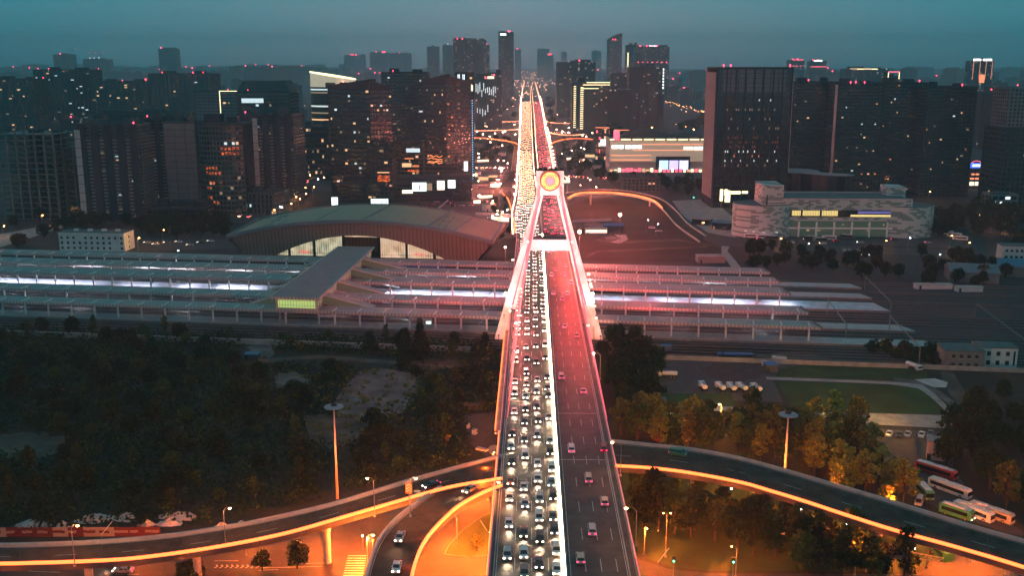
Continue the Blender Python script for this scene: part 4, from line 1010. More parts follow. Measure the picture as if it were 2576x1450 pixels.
# podium mall with row of bright billboards facing the square
pm_ = tower('long dark mall podium carrying bright billboards along the square', 860, 1185, 462, 905, 60, 5, 26, 'wall_brown', band=.35, pier=.08, lit=(0, ()), beacons=0, plant=5, name='mall_podium', rot=7)
for k, (px, py, w, h, m_, lb) in enumerate(((842, 509, 5.2, 8.5, 'sign_white', 'upright white billboard left of the yellow lit stall'), (955, 512, 14.5, 8, 'sign_white', 'wide white billboard with dark characters above the station roof'),
        (1055, 470, 12, 7.5, 'sign_white', 'greenish white billboard with a dark figure on the podium'), (1079, 470, 5.5, 6, 'win_dim', 'dim ochre billboard beside the greenish one'), (1109, 466, 6.5, 8, 'sign_warm', 'square pinkish white billboard on the podium'),
        (1136, 463, 6.5, 7, 'sign_white', 'pale blue billboard near the podium corner'), (1167, 453, 4.5, 5, 'sign_warm', 'small bright billboard at the far end of the podium'), (1025, 482, 9, 3.0, 'sign_warm', 'thin bright shop sign left of the greenish billboard'),
        (1172, 418, 3.6, 9, 'sign_white', 'narrow leaning bluish screen on the corner of the curls tower'))):
    Y = 868 if py > 455 else 960
    q = PD(px, py, Y + (1055 - px) * -.12); b = thing('billboard', lb, 'billboard', q, R(4))
    MB().box(-w / 2 - .3, w / 2 + .3, .05, .5, -h / 2 - .3, h / 2 + .3).build('frame', 'dark_metal', b)
    MB().box(-w / 2, w / 2, -.05, .04, -h / 2, h / 2).build('screen', m_, b)
    MB().box(-.3, .3, .5, 1.0, -q.z, -h / 2).build('post', 'dark_metal', b)
    if w > 10:
        g_ = MB()
        if h > 7.9:                                   # dark strokes of two characters
            for (a0, a1, c0, c1) in ((1.2, 3.4, 2.0, 2.5), (1.2, 1.7, .2, 2.5), (2.9, 3.4, .2, 2.5), (1.2, 3.4, .2, .6), (1.6, 3.2, -.5, -.1), (2.6, 3.1, -2.4, -.1), (1.4, 3.0, -2.4, -2.0), (4.4, 6.6, 1.0, 1.4), (5.3, 5.8, -2.4, 2.6), (4.4, 4.9, -1.6, .2), (6.2, 6.7, -1.6, .2)): g_.box(a0, a1, -.12, -.05, c0, c1)
        else: g_.box(-.4, .4, -.12, -.05, -3, 1.0).box(-.1, .9, -.12, -.05, .2, 1.4)
        g_.build('lettering', 'dark_metal', b)
em_ = thing('market_stall', 'yellow lit stall cluster between the upright and the wide billboard', 'stall', P(883, 540, 0))
MB().box(-3, 3, -2, 2, 0, 3).build('wall', 'wall_taupe', em_); MB().box(-3.4, 3.4, -2.4, 2.4, 3, 3.3).build('roof', 'roof_dark', em_)
for a, z in ((-2, 3.6), (.5, 5), (-.5, 6.5), (1.8, 3.4)): MB().box(a - .9, a + .9, -2.5, -2.3, z, z + 1.2).build('sign', 'neon_gold', em_)

# trapezoid dark office with green lit floors
tt = tower('dark trapezoid office with two green lit floors behind the apartment slabs', 596, 728, 232, 1240, 50, 20, 12, 'wall_green', band=.3, pier=.05, lit=(8, ('win_cool', 'win_dim')), beacons=2, plant=0, name='office_block')
W, H = tt['W'], tt['H']
MB().add([(-W / 2, -.3, H + 1.3), (W / 2, -.3, H + 1.3), (W * .40, 8, H + 14), (-W * .42, 8, H + 13), (-W / 2, 50, H + 1.3), (W / 2, 50, H + 1.3), (W * .40, 42, H + 14), (-W * .42, 42, H + 13)], [(0, 1, 2, 3), (5, 4, 7, 6), (4, 0, 3, 7), (1, 5, 6, 2), (3, 2, 6, 7)]).build('sloped_crown', 'wall_green', tt)
MB().box(-W * .42, -W * .0, -.5, -.36, H * .86, H * .92).build('window', 'win_cool', tt); MB().box(-W * .40, -W * .18, -.5, -.36, H * .66, H * .70).build('window', 'win_dim', tt)
# glowing-topped round office
Yr = 1420; cR = PD(830, 190, Yr); rt = thing('round_office', 'rounded office tower whose tilted crown glows gold with a bright lozenge sign', 'office tower', (cR.x, Yr, 0))
rr2 = 31.0; Hr = PD(830, 196, Yr).z
def ell(rx, ry, n=28): return [(rx * math.cos(2 * math.pi * k / n), ry * math.sin(2 * math.pi * k / n) + ry) for k in range(n)]
MB().prism(ell(rr2, 22), 0, Hr - 12).build('glazing', 'glass_dark', rt)
fb = MB()
for k in range(26): z = (Hr - 14) * k / 26; fb.prism(ell(rr2 + .4, 22.4), z, z + 1.3)
fb.build('facade', 'wall_dark', rt)
cw = MB(); e_ = ell(rr2 + .5, 22.5); n = len(e_); vs = []
for x, y in e_: vs += [(x, y, Hr - 12), (x, y, Hr + 8 - (x + rr2) / (2 * rr2) * 10)]
cw.add(vs, [(2 * k, 2 * ((k + 1) % n), 2 * ((k + 1) % n) + 1, 2 * k + 1) for k in range(n)]); cw.build('glowing_crown', emat('crown_glow', (1, .86, .55), .42), rt)
tb = MB(); pts = [(x * 1.01, y, Hr + 8.4 - (x + rr2) / (2 * rr2) * 10) for x, y in e_]; tb.tube(pts + [pts[0]], .7, 5); tb.build('light_strip', 'neon_gold', rt)
MB().prism(ell(rr2 - .5, 21.5), Hr - 12, Hr - 6).build('roof', 'roof_dark', rt)
MB().add([(13, -1, Hr - 9), (18, -1, Hr - 4), (23, -1, Hr - 9), (18, -1, Hr - 14), (13, -.5, Hr - 9), (18, -.5, Hr - 4), (23, -.5, Hr - 9), (18, -.5, Hr - 14)], [(0, 1, 2, 3), (7, 6, 5, 4), (0, 4, 5, 1), (1, 5, 6, 2), (2, 6, 7, 3), (3, 7, 4, 0)]).build('sign', emat('sign_red', (1, .35, .22), 6), rt)
for z, m_ in ((.62, 'win_cool'), (.53, 'win_dim'), (.44, 'win_warm'), (.80, 'win_dim'), (.84, 'win_cool')):
    q = [(x, y) for x, y in ell(rr2 + .5, 22.5) if x < rr2 * .8 and y < 20]; q.sort(); vs = [(x, y - .2, Hr * z + d) for x, y in q for d in (0, 2.0)]
    MB().add(vs, [(2 * i, 2 * i + 2, 2 * i + 3, 2 * i + 1) for i in range(len(q) - 1)]).build('window', m_, rt)
fl_ = tower('dark block outlined by a thin pale gold light line', 490, 602, 230, 1480, 50, 18, 10, 'wall_green', 'glass_blue', band=.3, pier=.1, lit=(8, ('win_dim', 'win_warm')), beacons=1, plant=0, name='office_block')
W, H = fl_['W'], fl_['H']; strip(fl_, W * .05, W / 2, -.6, H + .4, H + 1.2, 'neon_gold'); strip(fl_, W * .05, W * .05 + .8, -.6, H * .42, H + .4, 'neon_gold')
tower('broad pinkish brown apartment tower, second skyline row on the left', 375, 530, 186, 1620, 50, 30, 14, 'wall_taupe', band=.3, pier=.35, lit=(10, ('win_warm', 'win_cool')), beacons=3)
tower('dark green apartment slab with a column of lit stairs in the left distance', 84, 225, 176, 1720, 50, 32, 14, 'wall_green', band=.3, pier=.3, lit=(34, ('win_warm', 'win_cool', 'win_dim')), beacons=3)
tower('dark green slab at the left edge behind the bare concrete frame', -30, 84, 200, 1560, 50, 30, 10, 'wall_green', band=.3, pier=.3, lit=(16, ('win_warm', 'win_dim')), beacons=2)
tower('long lower apartment slab between the green slab and pinkish tower', 228, 372, 206, 1660, 50, 28, 14, 'wall_green', band=.3, pier=.3, lit=(22, ('win_warm', 'win_dim')), beacons=2)
tower('stepped mid-rise with white roof huts behind the taupe apartment slab', 235, 420, 290, 1130, 60, 14, 16, 'wall_green', band=.3, pier=.2, lit=(4, ('win_warm',)), beacons=0, plant=5, roof='roof_mid')

# ---- right of the bridge
# mall with bands of gold light and three blue screens
mall = tower('wide glowing shopping mall with gold cornice lights and white lettering', 1534, 1800, 352, 1165, 70, 5, 20, 'wall_pale', 'wall_pale', band=.04, pier=0, beacons=0, plant=0, lit=(0, ()), name='shopping_mall', roof='roof_mid', cat='shopping mall')
W, H = mall['W'], mall['H']
mat('mall_panel', (.5, .48, .42), .8, emit=(1, .82, .55), es=.22)
MB().box(-W / 2 + .5, W * .5, -1.0, -.5, H * .34, H * .97).build('lit_front', 'mall_panel', mall)
x = -W / 2
while x < W / 2 - 4: strip(mall, x, x + 10.5, -1.2, H + .2, H + 1.5, 'neon_gold'); x += 13
for z, a, b in ((.86, -.2, .48), (.68, -.28, .46), (.52, -.48, -.1), (.38, -.48, -.1)): strip(mall, W * a, W * b, -1.15, H * z, H * z + .7, 'neon_orange')
for a, b in ((-.48, -.42), (-.41, -.37), (-.35, -.30), (-.29, -.25), (-.24, -.20)): MB().box(W * a, W * b, -1.5, -1.1, H * .74, H * .84).build('sign_letter', emat('x%g' % a, (1, .93, .85), 3.2), mall)
for a, b, m_ in ((.20, .29, 'sign_warm'), (.30, .38, 'sign_white'), (.39, .46, 'sign_white')): MB().box(W * a, W * b, -1.5, -1.1, H * .70, H * .80).build('sign', m_, mall)
MB().box(-W * .06, W * .26, -4, -1.05, H * .02, H * .50).build('screen_block', 'wall_dark', mall)
for a, b, c in ((-.03, .055, (.45, .72, 1)), (.065, .15, (.55, .50, 1)), (.16, .245, (.66, .66, 1))): MB().box(W * a, W * b, -4.2, -4.02, H * .10, H * .38).build('screen', emat('scr%g' % a, c, 1.6), mall)
r = random.Random(4)
for k in range(26):
    x = -W / 2 + W * (k + .5) / 26; w = W / 26 * r.uniform(.3, .42); MB().box(x - w, x + w, -4.5 if -.06 < x / W < .26 else -1.5, -4.1 if -.06 < x / W < .26 else -1.0, .5, 3.0 + r.uniform(0, 2)).build('shop_front', r.choice(['sign_warm', 'neon_gold', 'sign_pink', 'win_warm', 'sign_warm']), mall)
MB().ball((0, 0, 0), 30, 24, sz=.36).build('dome', 'roof_dark', mall, (-W * .12, 32, H + .3), smooth=True)
MB().ball((0, 0, 0), 26, 20, sz=.22).build('roof_shell', 'roof_dark', mall, (W * .26, 34, H + .3), smooth=True)
MB().box(0, 6, -1.5, 6, H, H + 11).build('sign_tower', 'sign_pink', mall, (-W * .46, 0, 0)); strip(mall, -W * .46, -W * .32, -1.6, H + 11, H + 11.8, 'neon_orange')
mw = tower('dark west wing of the mall covered with pink and white signs', 1498, 1534, 322, 1215, 60, 6, 5, 'wall_dark', band=.2, pier=.1, beacons=0, plant=1, lit=(8, ('sign_warm', 'sign_pink', 'win_warm')), name='mall_wing', rot=-20)
W, H = mw['W'], mw['H']; MB().box(-2, 4, -.9, -.5, H * .56, H * .72).build('screen', 'sign_white', mw); strip(mw, -W / 2, W / 2, -.8, H + .3, H + 1.0, 'neon_orange')
for k in range(4): MB().box(-W / 2 - .9, -W / 2 - .4, 4 + k * 12, 13 + k * 12, H * (.3 + .1 * (k % 3)), H * (.55 + .1 * (k % 3))).build('sign', ('sign_warm', 'sign_pink', 'sign_warm', 'sign_white')[k], mw)
bh_ = tower('red-brown brick block with two lit windows in front of the mall', 1568, 1660, 450, 985, 26, 4, 9, 'wall_taupe', band=.5, pier=.4, beacons=0, plant=1, lit=(2, ('win_warm',)), name='brick_block')
# the dark fin tower
ft = tower('black glass tower with closely spaced vertical fins and slatted left side', 1806, 1994, 172, 868, 44, 30, 8, 'wall_dark', 'glass_dark', band=.10, pier=.16, out=.6, beacons=3, plant=0, lit=(0, ()), sb=6)
W, H = ft['W'], ft['H']
fm = MB().box(-.12, .12, -.55, 0, 6, H - 22).mesh('fin', 'wall_dark')
for k in range(27): link('fin', fm, ft, (-W / 2 + 6.5 + (W - 13) * k / 26, -.02, 0))
for k in range(9):
    x = -W / 2 + 4.5 + (W - 9) * k / 8
    if k < 8: MB().box(x + .5, x + (W - 9) / 8 - .5, -.30, -.1, H - 20, H - 1).build('upper_glass', 'glass_blue', ft)
sf = MB().box(-1.0, 0, -.28, .28, 8, H - 3).mesh('side_fin', 'wall_pale')
for k in range(14): link('side_fin', sf, ft, (-W / 2 - .62, 3 + k * 3.0, 0))
wl_ = MB()
r = random.Random(9)
for (f_, n_, m_) in ((23, 2, 'win_cool'), (21, 9, 'win_dim'), (19, 4, 'win_dim'), (17, 7, 'win_dim'), (15, 10, 'orange_reflection_glow'), (14, 10, 'orange_reflection_glow'), (13, 6, 'orange_reflection_glow'), (12, 8, 'win_cool'), (11, 3, 'win_orange'), (10, 8, 'win_cool'), (9, 5, 'win_dim'), (26, 1, 'win_cool')):
    for k in range(n_):
        c = r.randrange(1, 25); x = -W / 2 + 6.5 + (W - 13) * (c + .5) / 26
        MB().box(-.42, .42, -.1, -.03, 0, 1.7).build('window', m_, ft, (x, 0, H * f_ / 30 + .5))
for a, b, z0, z1 in ((-.40, -.36, 2, 12), (-.34, -.30, 7, 12), (-.33, -.26, 1, 11), (-.25, -.12, 8, 10.5), (-.10, -.02, 8.5, 10.5)): MB().box(W * a, W * b, -.9, -.6, z0 + 4, z1 + 4).build('lobby_light', 'neon_gold', ft)
# four linked residential towers
for k, (x0, x1, yt, Y, d) in enumerate(((1999, 2112, 208, 985, 30), (2112, 2222, 214, 955, 34), (2226, 2332, 210, 965, 34), (2336, 2458, 220, 945, 34))):
    t = tower(['first dark residential tower right of the black fin tower, slightly lower', 'second dark residential tower with red beacons on its roof edge', 'third dark residential tower in the row, scattered warm windows', 'last and widest dark residential tower with ridged right edge'][k],
          x0, x1, yt, Y, d, 33, 13, 'wall_green', band=.5, pier=.25, out=.5, beacons=(1, 4, 2, 1)[k], plant=2, lit=((12, 26, 18, 16)[k], ('win_cool', 'win_warm', 'win_warm', 'win_dim', 'win_orange')), side=-1, group='row of dark residential towers', wscale=.55)
    if k < 2: MB().box(-t['W'] / 2 - .9, -t['W'] / 2 - .5, 2, 9, 8, t['H']).build('pale_edge', 'wall_pale', t)
tr = tower('tower cut by the right edge with pale gridded crown', 2532, 2640, 322, 880, 40, 16, 9, 'wall_green', band=.4, pier=.3, beacons=1, plant=1, lit=(6, ('win_warm',)), side=-1)
MB().box(-tr['W'] / 2, tr['W'] / 2, -.2, 30, tr['H'] + 1.4, PD(2580, 222, 880).z).build('crown_core', 'glass_dark', tr)
gg = MB(); z0, z1 = tr['H'] + 1.4, PD(2580, 222, 880).z; W = tr['W']
for k in range(11): z = lerp(z0, z1, k / 10); gg.box(-W / 2 - .5, W / 2, -.8, -.2, z - .5, z + .5); gg.box(-W / 2 - .6, -W / 2, -.2, 30, z - .5, z + .5)
for k in range(12): x = lerp(-W / 2, W / 2, k / 11); gg.box(x - .5, x + .5, -1.0, -.2, z0, z1)
for k in range(8): y = k * 4; gg.box(-W / 2 - .8, -W / 2, y - .4, y + .4, z0, z1)
gg.build('crown_grid', 'wall_grey', tr)

# terminal of white and green glazed bricks
def checker(name):
    m = mat(name, (.5, .5, .5), .7); nt = m.node_tree; b = nt.nodes['Principled BSDF']
    t = N(nt, 'ShaderNodeTexCoord'); s = N(nt, 'ShaderNodeSeparateXYZ'); nt.links.new(t.outputs['Object'], s.inputs[0])
    ad = N(nt, 'ShaderNodeMath', operation='ADD'); nt.links.new(s.outputs[0], ad.inputs[0]); nt.links.new(s.outputs[1], ad.inputs[1])
    cb_ = N(nt, 'ShaderNodeCombineXYZ'); nt.links.new(ad.outputs[0], cb_.inputs[0]); nt.links.new(s.outputs[2], cb_.inputs[1])
    br_ = N(nt, 'ShaderNodeTexBrick', offset=.5, offset_frequency=2); nt.links.new(cb_.outputs[0], br_.inputs['Vector'])
    br_.inputs['Scale'].default_value = 1; br_.inputs['Brick Width'].default_value = 3.6; br_.inputs['Row Height'].default_value = 1.25; br_.inputs['Mortar Size'].default_value = 0.0
    br_.inputs['Color1'].default_value = (0, 0, 0, 1); br_.inputs['Color2'].default_value = (1, 1, 1, 1); br_.inputs['Bias'].default_value = 0
    th = N(nt, 'ShaderNodeMath', operation='GREATER_THAN'); th.inputs[1].default_value = .42; nt.links.new(br_.outputs['Color'], th.inputs[0])
    x = N(nt, 'ShaderNodeMix', data_type='RGBA'); x.inputs[6].default_value = (.19, .27, .25, 1); x.inputs[7].default_value = (.48, .54, .52, 1)
    nt.links.new(th.outputs[0], x.inputs['Factor']); nt.links.new(x.outputs[2], b.inputs['Base Color'])
checker('glazed_bricks')
YT = 716; tm_ = thing('bus_terminal', 'bus terminal clad in white and green bricks with yellow lit window band', 'terminal', (PD(2140, 560, YT).x, YT, 0), R(-2))
def tx(px): return (PD(px, 560, YT).x - PD(2140, 560, YT).x)
def tz(py, y=0): return PD(2140, py, YT + y).z
zt = tz(503) ; zb = tz(556)
MB().box(tx(1968), tx(2290), 0, 42, zb, zt).build('upper_wall', 'glazed_bricks', tm_)
MB().box(tx(1968) + .8, tx(2290) - .8, .8, 41.2, zt, zt + .1).build('roof', 'roof_mid', tm_)
pr = MB().box(tx(1968), tx(2290), 0, .7, zt + .02, zt + .9).box(tx(1968), tx(2290), 41.3, 42, zt + .02, zt + .9); pr.build('parapet', 'concrete_pale', tm_)
MB().box(tx(1915), tx(1968) - .3, -2, 26, 0, tz(466)).build('stair_tower', 'glazed_bricks', tm_); MB().box(tx(1925), tx(1928), -2.2, -2.0, 8, tz(490)).build('slot_window', 'glass_dark', tm_)
MB().box(tx(2255), tx(2300), 24, 42.5, zt - 2, tz(470, 24)).build('stair_tower', 'glazed_bricks', tm_)
mat('hall_dim', (.06, .10, .08), .3, emit=(.45, .75, .55), es=.05); MB().box(tx(1975), tx(2288), 1.2, 40, 0, zb - .1).build('glazed_hall', 'hall_dim', tm_)
ws = [(1992, 2014, 1), (2019, 2061, 1), (2066, 2106, 1), (2110, 2128, 0), (2138, 2152, 2), (2156, 2240, 3)]
MB().box(tx(1988), tx(2282), -.25, -.05, tz(546), tz(529)).build('window_band', 'glass_dark', tm_)
for a, b, m_ in ws:
    if m_ == 1: MB().box(tx(a), tx(b), -.4, -.26, tz(543), tz(530)).build('window', 'win_gold', tm_) if 'win_gold' in M else (emat('win_gold', (1, .74, .20), 1.0), MB().box(tx(a), tx(b), -.4, -.26, tz(543), tz(530)).build('window', 'win_gold', tm_))
MB().box(tx(2156), tx(2240), -.4, -.26, tz(537), tz(531)).build('sign', emat('deep_blue', (.02, .06, .6), .5), tm_)
MB().box(tx(2138), tx(2280), -.4, -.26, tz(545), tz(540)).build('window', 'win_gold', tm_)
mu = MB()
for k in range(30): x = lerp(tx(1990), tx(2106), k / 29); mu.box(x - .12, x + .12, -.55, -.41, tz(543), tz(530))
mu.build('window_frame', 'dark_metal', tm_)
pcol = MB().box(-.55, .55, -.9, 0, 0, tz(558)).mesh('column', 'white_paint')
for k in range(6): link('column', pcol, tm_, (tx(2010) + k * (tx(2230) - tx(2010)) / 5 * 1.0, -1.0, 0))
MB().box(tx(1975), tx(2285), -1.6, -1.0, 5.9, 7.0).build('beam', 'white_paint', tm_)
r = random.Random(2)
for k in range(22):
    x = r.uniform(tx(1985), tx(2280)); z = r.choice([4.2, 8.6, 12.5]); MB().box(-.5, .5, -.1, .1, 0, .35).build('interior_lamp', r.choice(['lamp_dim', 'win_warm', 'win_cool']) if 'lamp_dim' in M else 'win_warm', tm_, (x, 1.0, z))
def drum(px0, px1, yc, zt_, label, y0=0):
    a, b = tx(px0), tx(px1); rx = (b - a) / 2; ry = rx * .85; n = 36; c = (a + b) / 2
    pts = [(c + rx * math.cos(2 * math.pi * k / n), yc + ry * math.sin(2 * math.pi * k / n)) for k in range(n)]
    MB().prism(pts, 0, zt_).build('round_wing', 'glazed_bricks', tm_)
    MB().prism([(c + (x - c) * .96, yc + (y - yc) * .96) for x, y in pts], zt_ + .01, zt_ + .2).build('roof', 'roof_mid', tm_)
drum(1850, 2000, 10, tz(522, -12) , ''); drum(2215, 2357, 12, tz(524, -8), '')
for px in (1870, 1888, 1910, 1942): MB().box(tx(px), tx(px) + 1.6, -17.6 + abs(px - 1925) * .16, -17 + abs(px - 1925) * .16, 5, 5.6).build('lamp', 'win_cool', tm_)
# wavy roofed pavilion behind the terminal
wr = thing('wavy_pavilion', 'pavilion with a wide wavy pale roof behind the bus terminal', 'pavilion', (PD(2045, 430, 870).x, 880, 0))
pts = [(-22, 34), (-24, 18), (-18, 6), (-8, 2), (2, -8), (12, -16), (24, -20), (34, -16), (30, -6), (20, 0), (12, 8), (14, 22), (8, 36), (-8, 40)]
cpts = curve([(x, y, 0) for x, y in pts + [pts[0]]], 5)[:-1]; cpts = [(p.x, p.y) for p in cpts]
zz = PD(2045, 440, 870).z; MB().prism(cpts, zz, zz + .7).build('roof', 'roof_wave' if 'roof_wave' in M else mat('roof_wave', (.24, .29, .30), .7).name, wr)
MB().prism([(x * .82, y * .82 + 2) for x, y in cpts], 0, zz - .05).build('wall', 'glass_dark', wr)
# lit plaza at the right edge: sign roof, pink bands, big white screen
lp = tower('bright pink and white lit shop block between residential towers and right edge', 2440, 2520, 428, 1010, 30, 6, 8, 'wall_taupe', 'wall_taupe', band=.3, pier=.1, beacons=0, plant=0, lit=(0, ()), name='shop_block')
W, H = lp['W'], lp['H']
for z, m_, a, b in ((.86, 'sign_pink', -.1, .2), (.74, 'neon_orange', -.45, .48), (.5, 'neon_orange', -.48, -.2), (.5, 'neon_orange', .15, .4), (.28, 'sign_warm', -.48, .45), (.22, 'sign_warm', -.48, .45), (.16, 'sign_warm', -.48, .45)): MB().box(W * a, W * b, -1.1, -.6, H * z, H * z + 1.5).build('sign', m_, lp)
q = PD(2456, 416, 1000); b = thing('blue_sign', 'blue neon sign with pink arc standing over the pink and white shop block', 'sign', q)
MB().box(-6, 8, 0, .4, -2.4, 2.4).build('board', 'sign_blue', b)
for k in range(4): MB().box(-3.6 + k * 2.7, -1.6 + k * 2.7, -.15, 0, -1.2, 1.2).box(-3.2 + k * 2.7, -2.0 + k * 2.7, -.2, -.16, -.5, .5).build('lettering', 'sign_white', b)
MB().tube([(-5, 0, 2.5), (-3, 0, 4), (0, 0, 4.6), (3, 0, 4), (4.5, 0, 2.5)], .35, 5).build('arc', 'sign_pink', b)
MB().box(-.4, .4, .4, .8, -q.z, -2.4).box(4, 4.6, .4, .8, -q.z, -2.4).build('post', 'dark_metal', b)
q = PD(2507, 390, 1010); b = thing('billboard', 'large upright white-green screen above the lit shop block near the right edge', 'billboard', q)
MB().box(-4, 4, 0, .5, -6.8, 6.8).build('frame', 'dark_metal', b); MB().box(-3.7, 3.7, -.1, -.01, -6.4, 6.4).build('screen', emat('screen_mint', (.75, 1, .85), 1.8), b); MB().box(-.5, .5, .5, 1, -q.z, -6.8).build('post', 'dark_metal', b)
q = PD(2525, 472, 900); b = thing('yellow_light_bar', 'glaring yellow-green light bar on a roof edge near the right edge', 'sign', q, R(-14))
MB().box(-6.5, 6.5, -.3, .3, -1.1, 1.1).build('lamp', 'sign_yellow', b); MB().box(-7, 7, .35, .6, -1.6, -1.15).build('frame', 'dark_metal', b); MB().box(-.3, .3, .4, .8, -q.z, -1.6).build('post', 'dark_metal', b)
tower('small grey kiosk building carrying a white poster under the yellow light bar', 2496, 2560, 492, 850, 18, 3, 4, 'wall_grey', band=.3, pier=.2, beacons=0, plant=0, lit=(3, ('sign_white', 'sign_warm')), name='kiosk')
# right: small buildings beyond the railway
def shed(label, px, py, w, d, h, wall='wall_grey', roof='roof_mid', rot=0, lit=None, ridge=0, name='shed', cat='shed'):
    q = P(px, py, 0); t = thing(name, label, cat, q, R(rot))
    MB().box(-w / 2, w / 2, 0, d, 0, h).build('wall', wall, t)
    if ridge: MB().add([(-w / 2 - .4, -.5, h), (w / 2 + .4, -.5, h), (w / 2 + .4, d + .5, h), (-w / 2 - .4, d + .5, h), (-w / 2 - .4, d / 2, h + ridge), (w / 2 + .4, d / 2, h + ridge)], [(0, 1, 5, 4), (2, 3, 4, 5), (0, 4, 3), (1, 2, 5), (3, 2, 1, 0)]).build('roof', roof, t)
    else: MB().box(-w / 2 - .3, w / 2 + .3, -.4, d + .3, h, h + .35).build('roof', roof, t)
    if lit: MB().box(-w / 2 + .5, w / 2 - .5, -.15, -.03, h * .25, h * .8).build('window', lit, t)
    dm_ = MB().box(-.6, .6, -.06, -.01, 0, 2.1).build('door', 'dark_metal', t, (-w * .38, 0, 0))
    return t
mat('blue_sheet', (.04, .16, .26), .5, .2); mat('blue_bright', (.03, .12, .30), .5)
shed('big grey gabled warehouse right of the open tracks', 2450, 712, 26, 20, 6, 'wall_grey', 'hall_trim', -14, None, 3.5, 'warehouse', 'warehouse')
shed('blue roofed warehouse at the right edge', 2590, 700, 34, 26, 6, 'wall_grey', 'blue_sheet', -24, None, 2.5, 'warehouse', 'warehouse')
t = shed('two storey white house cut by the right edge beyond the railway', 2556, 655, 18, 10, 9, 'plaster_white', 'roof_felt', -8, None, 0, 'house', 'house'); windows_grid(t, 15, 1.3, 2, 5, 1.6, 1.5, 4)
shed('low lit market hall with white glow under a pale roof on the bus road', 2160, 646, 16, 6, 3.4, 'wall_grey', 'concrete_pale', 6, 'sign_white', 0, 'market_hall', 'hall')
shed('low flat roofed hut beside the path above the platform ends', 1790, 662, 17, 8, 4, 'wall_grey', 'concrete', 2, None, 0, 'hut', 'hut')
shed('long low white wall building among dark shrubs past the platforms', 2350, 728, 20, 4, 2.5, 'plaster_white', 'concrete_pale', 0, None, 0, 'hut', 'hut')
shed('second low white wall building, right of the first among dark shrubs', 2440, 735, 14, 4, 2.5, 'plaster_white', 'concrete_pale', 0, None, 0, 'hut', 'hut')
shed('blue roofed petrol canopy on the corner of the bus road', 1812, 578, 13, 14, 5, 'glass_dark', 'blue_sheet', -30, None, 0, 'canopy', 'canopy')
shed('grey canopy left of the blue roofed canopy', 1762, 566, 14, 8, 4.5, 'glass_dark', 'concrete', -30, None, 0, 'canopy', 'canopy')
# ---- right foreground, small buildings
t = shed('white two storey house with black framed windows behind the lawn at right', 2508, 925, 15, 9, 8.2, 'plaster_white', 'roof_felt', -6, None, 0, 'house', 'house'); windows_grid(t, 11, 1.2, 2, 3, 1.5, 1.7, 3.8)
MB().box(5.9, 6.6, -.15, -.02, 1, 7).build('stair_window', 'glass_dark', t)
t = shed('grey older block left of and joined to the white house', 2425, 930, 15, 12, 7.5, 'wall_grey', 'roof_felt', -6, None, 0, 'house', 'house'); windows_grid(t, 12, 1.2, 2, 4, 1.3, 1.4, 3.5)
shed('small blue roofed guard hut on the gravel lot', 1943, 938, 4.6, 4.5, 3, 'wall_taupe', 'blue_bright', 4, None, 0, 'guard_hut', 'hut')
shed('long low blue tarpaulin shed at the edge of the gravel lot', 1850, 900, 14, 2.5, 1.2, 'wall_dark', 'blue_bright', -3, None, 0, 'shed', 'shed')
shed('tiny blue topped cabin by the top left of the gravel lot', 1677, 884, 4, 2.5, 2.2, 'wall_grey', 'blue_bright', 0, None, 0, 'cabin', 'cabin')
shed('small pale gatehouse beside the parked buses', 2352, 1160, 5, 5, 6, 'wall_pale', 'concrete', -20, None, 0, 'gatehouse', 'hut')
shed('blue roofed hut alone in the wild wood left of the bridge', 632, 906, 5.5, 4, 2.2, 'wall_taupe', 'blue_sheet', -4, None, 0, 'hut', 'hut')
shed('white site cabin by the lane under trees, blue cap', 1662, 1030, 3.4, 3, 3.2, 'plaster_white', 'blue_sheet', 0, None, 0, 'cabin', 'cabin')
shed('brown market shed at the top of the dark yard beside the bridge', 1192, 1034, 6.5, 3, 1.8, 'wall_taupe', 'dirt', 3, None, 0, 'shed', 'shed')

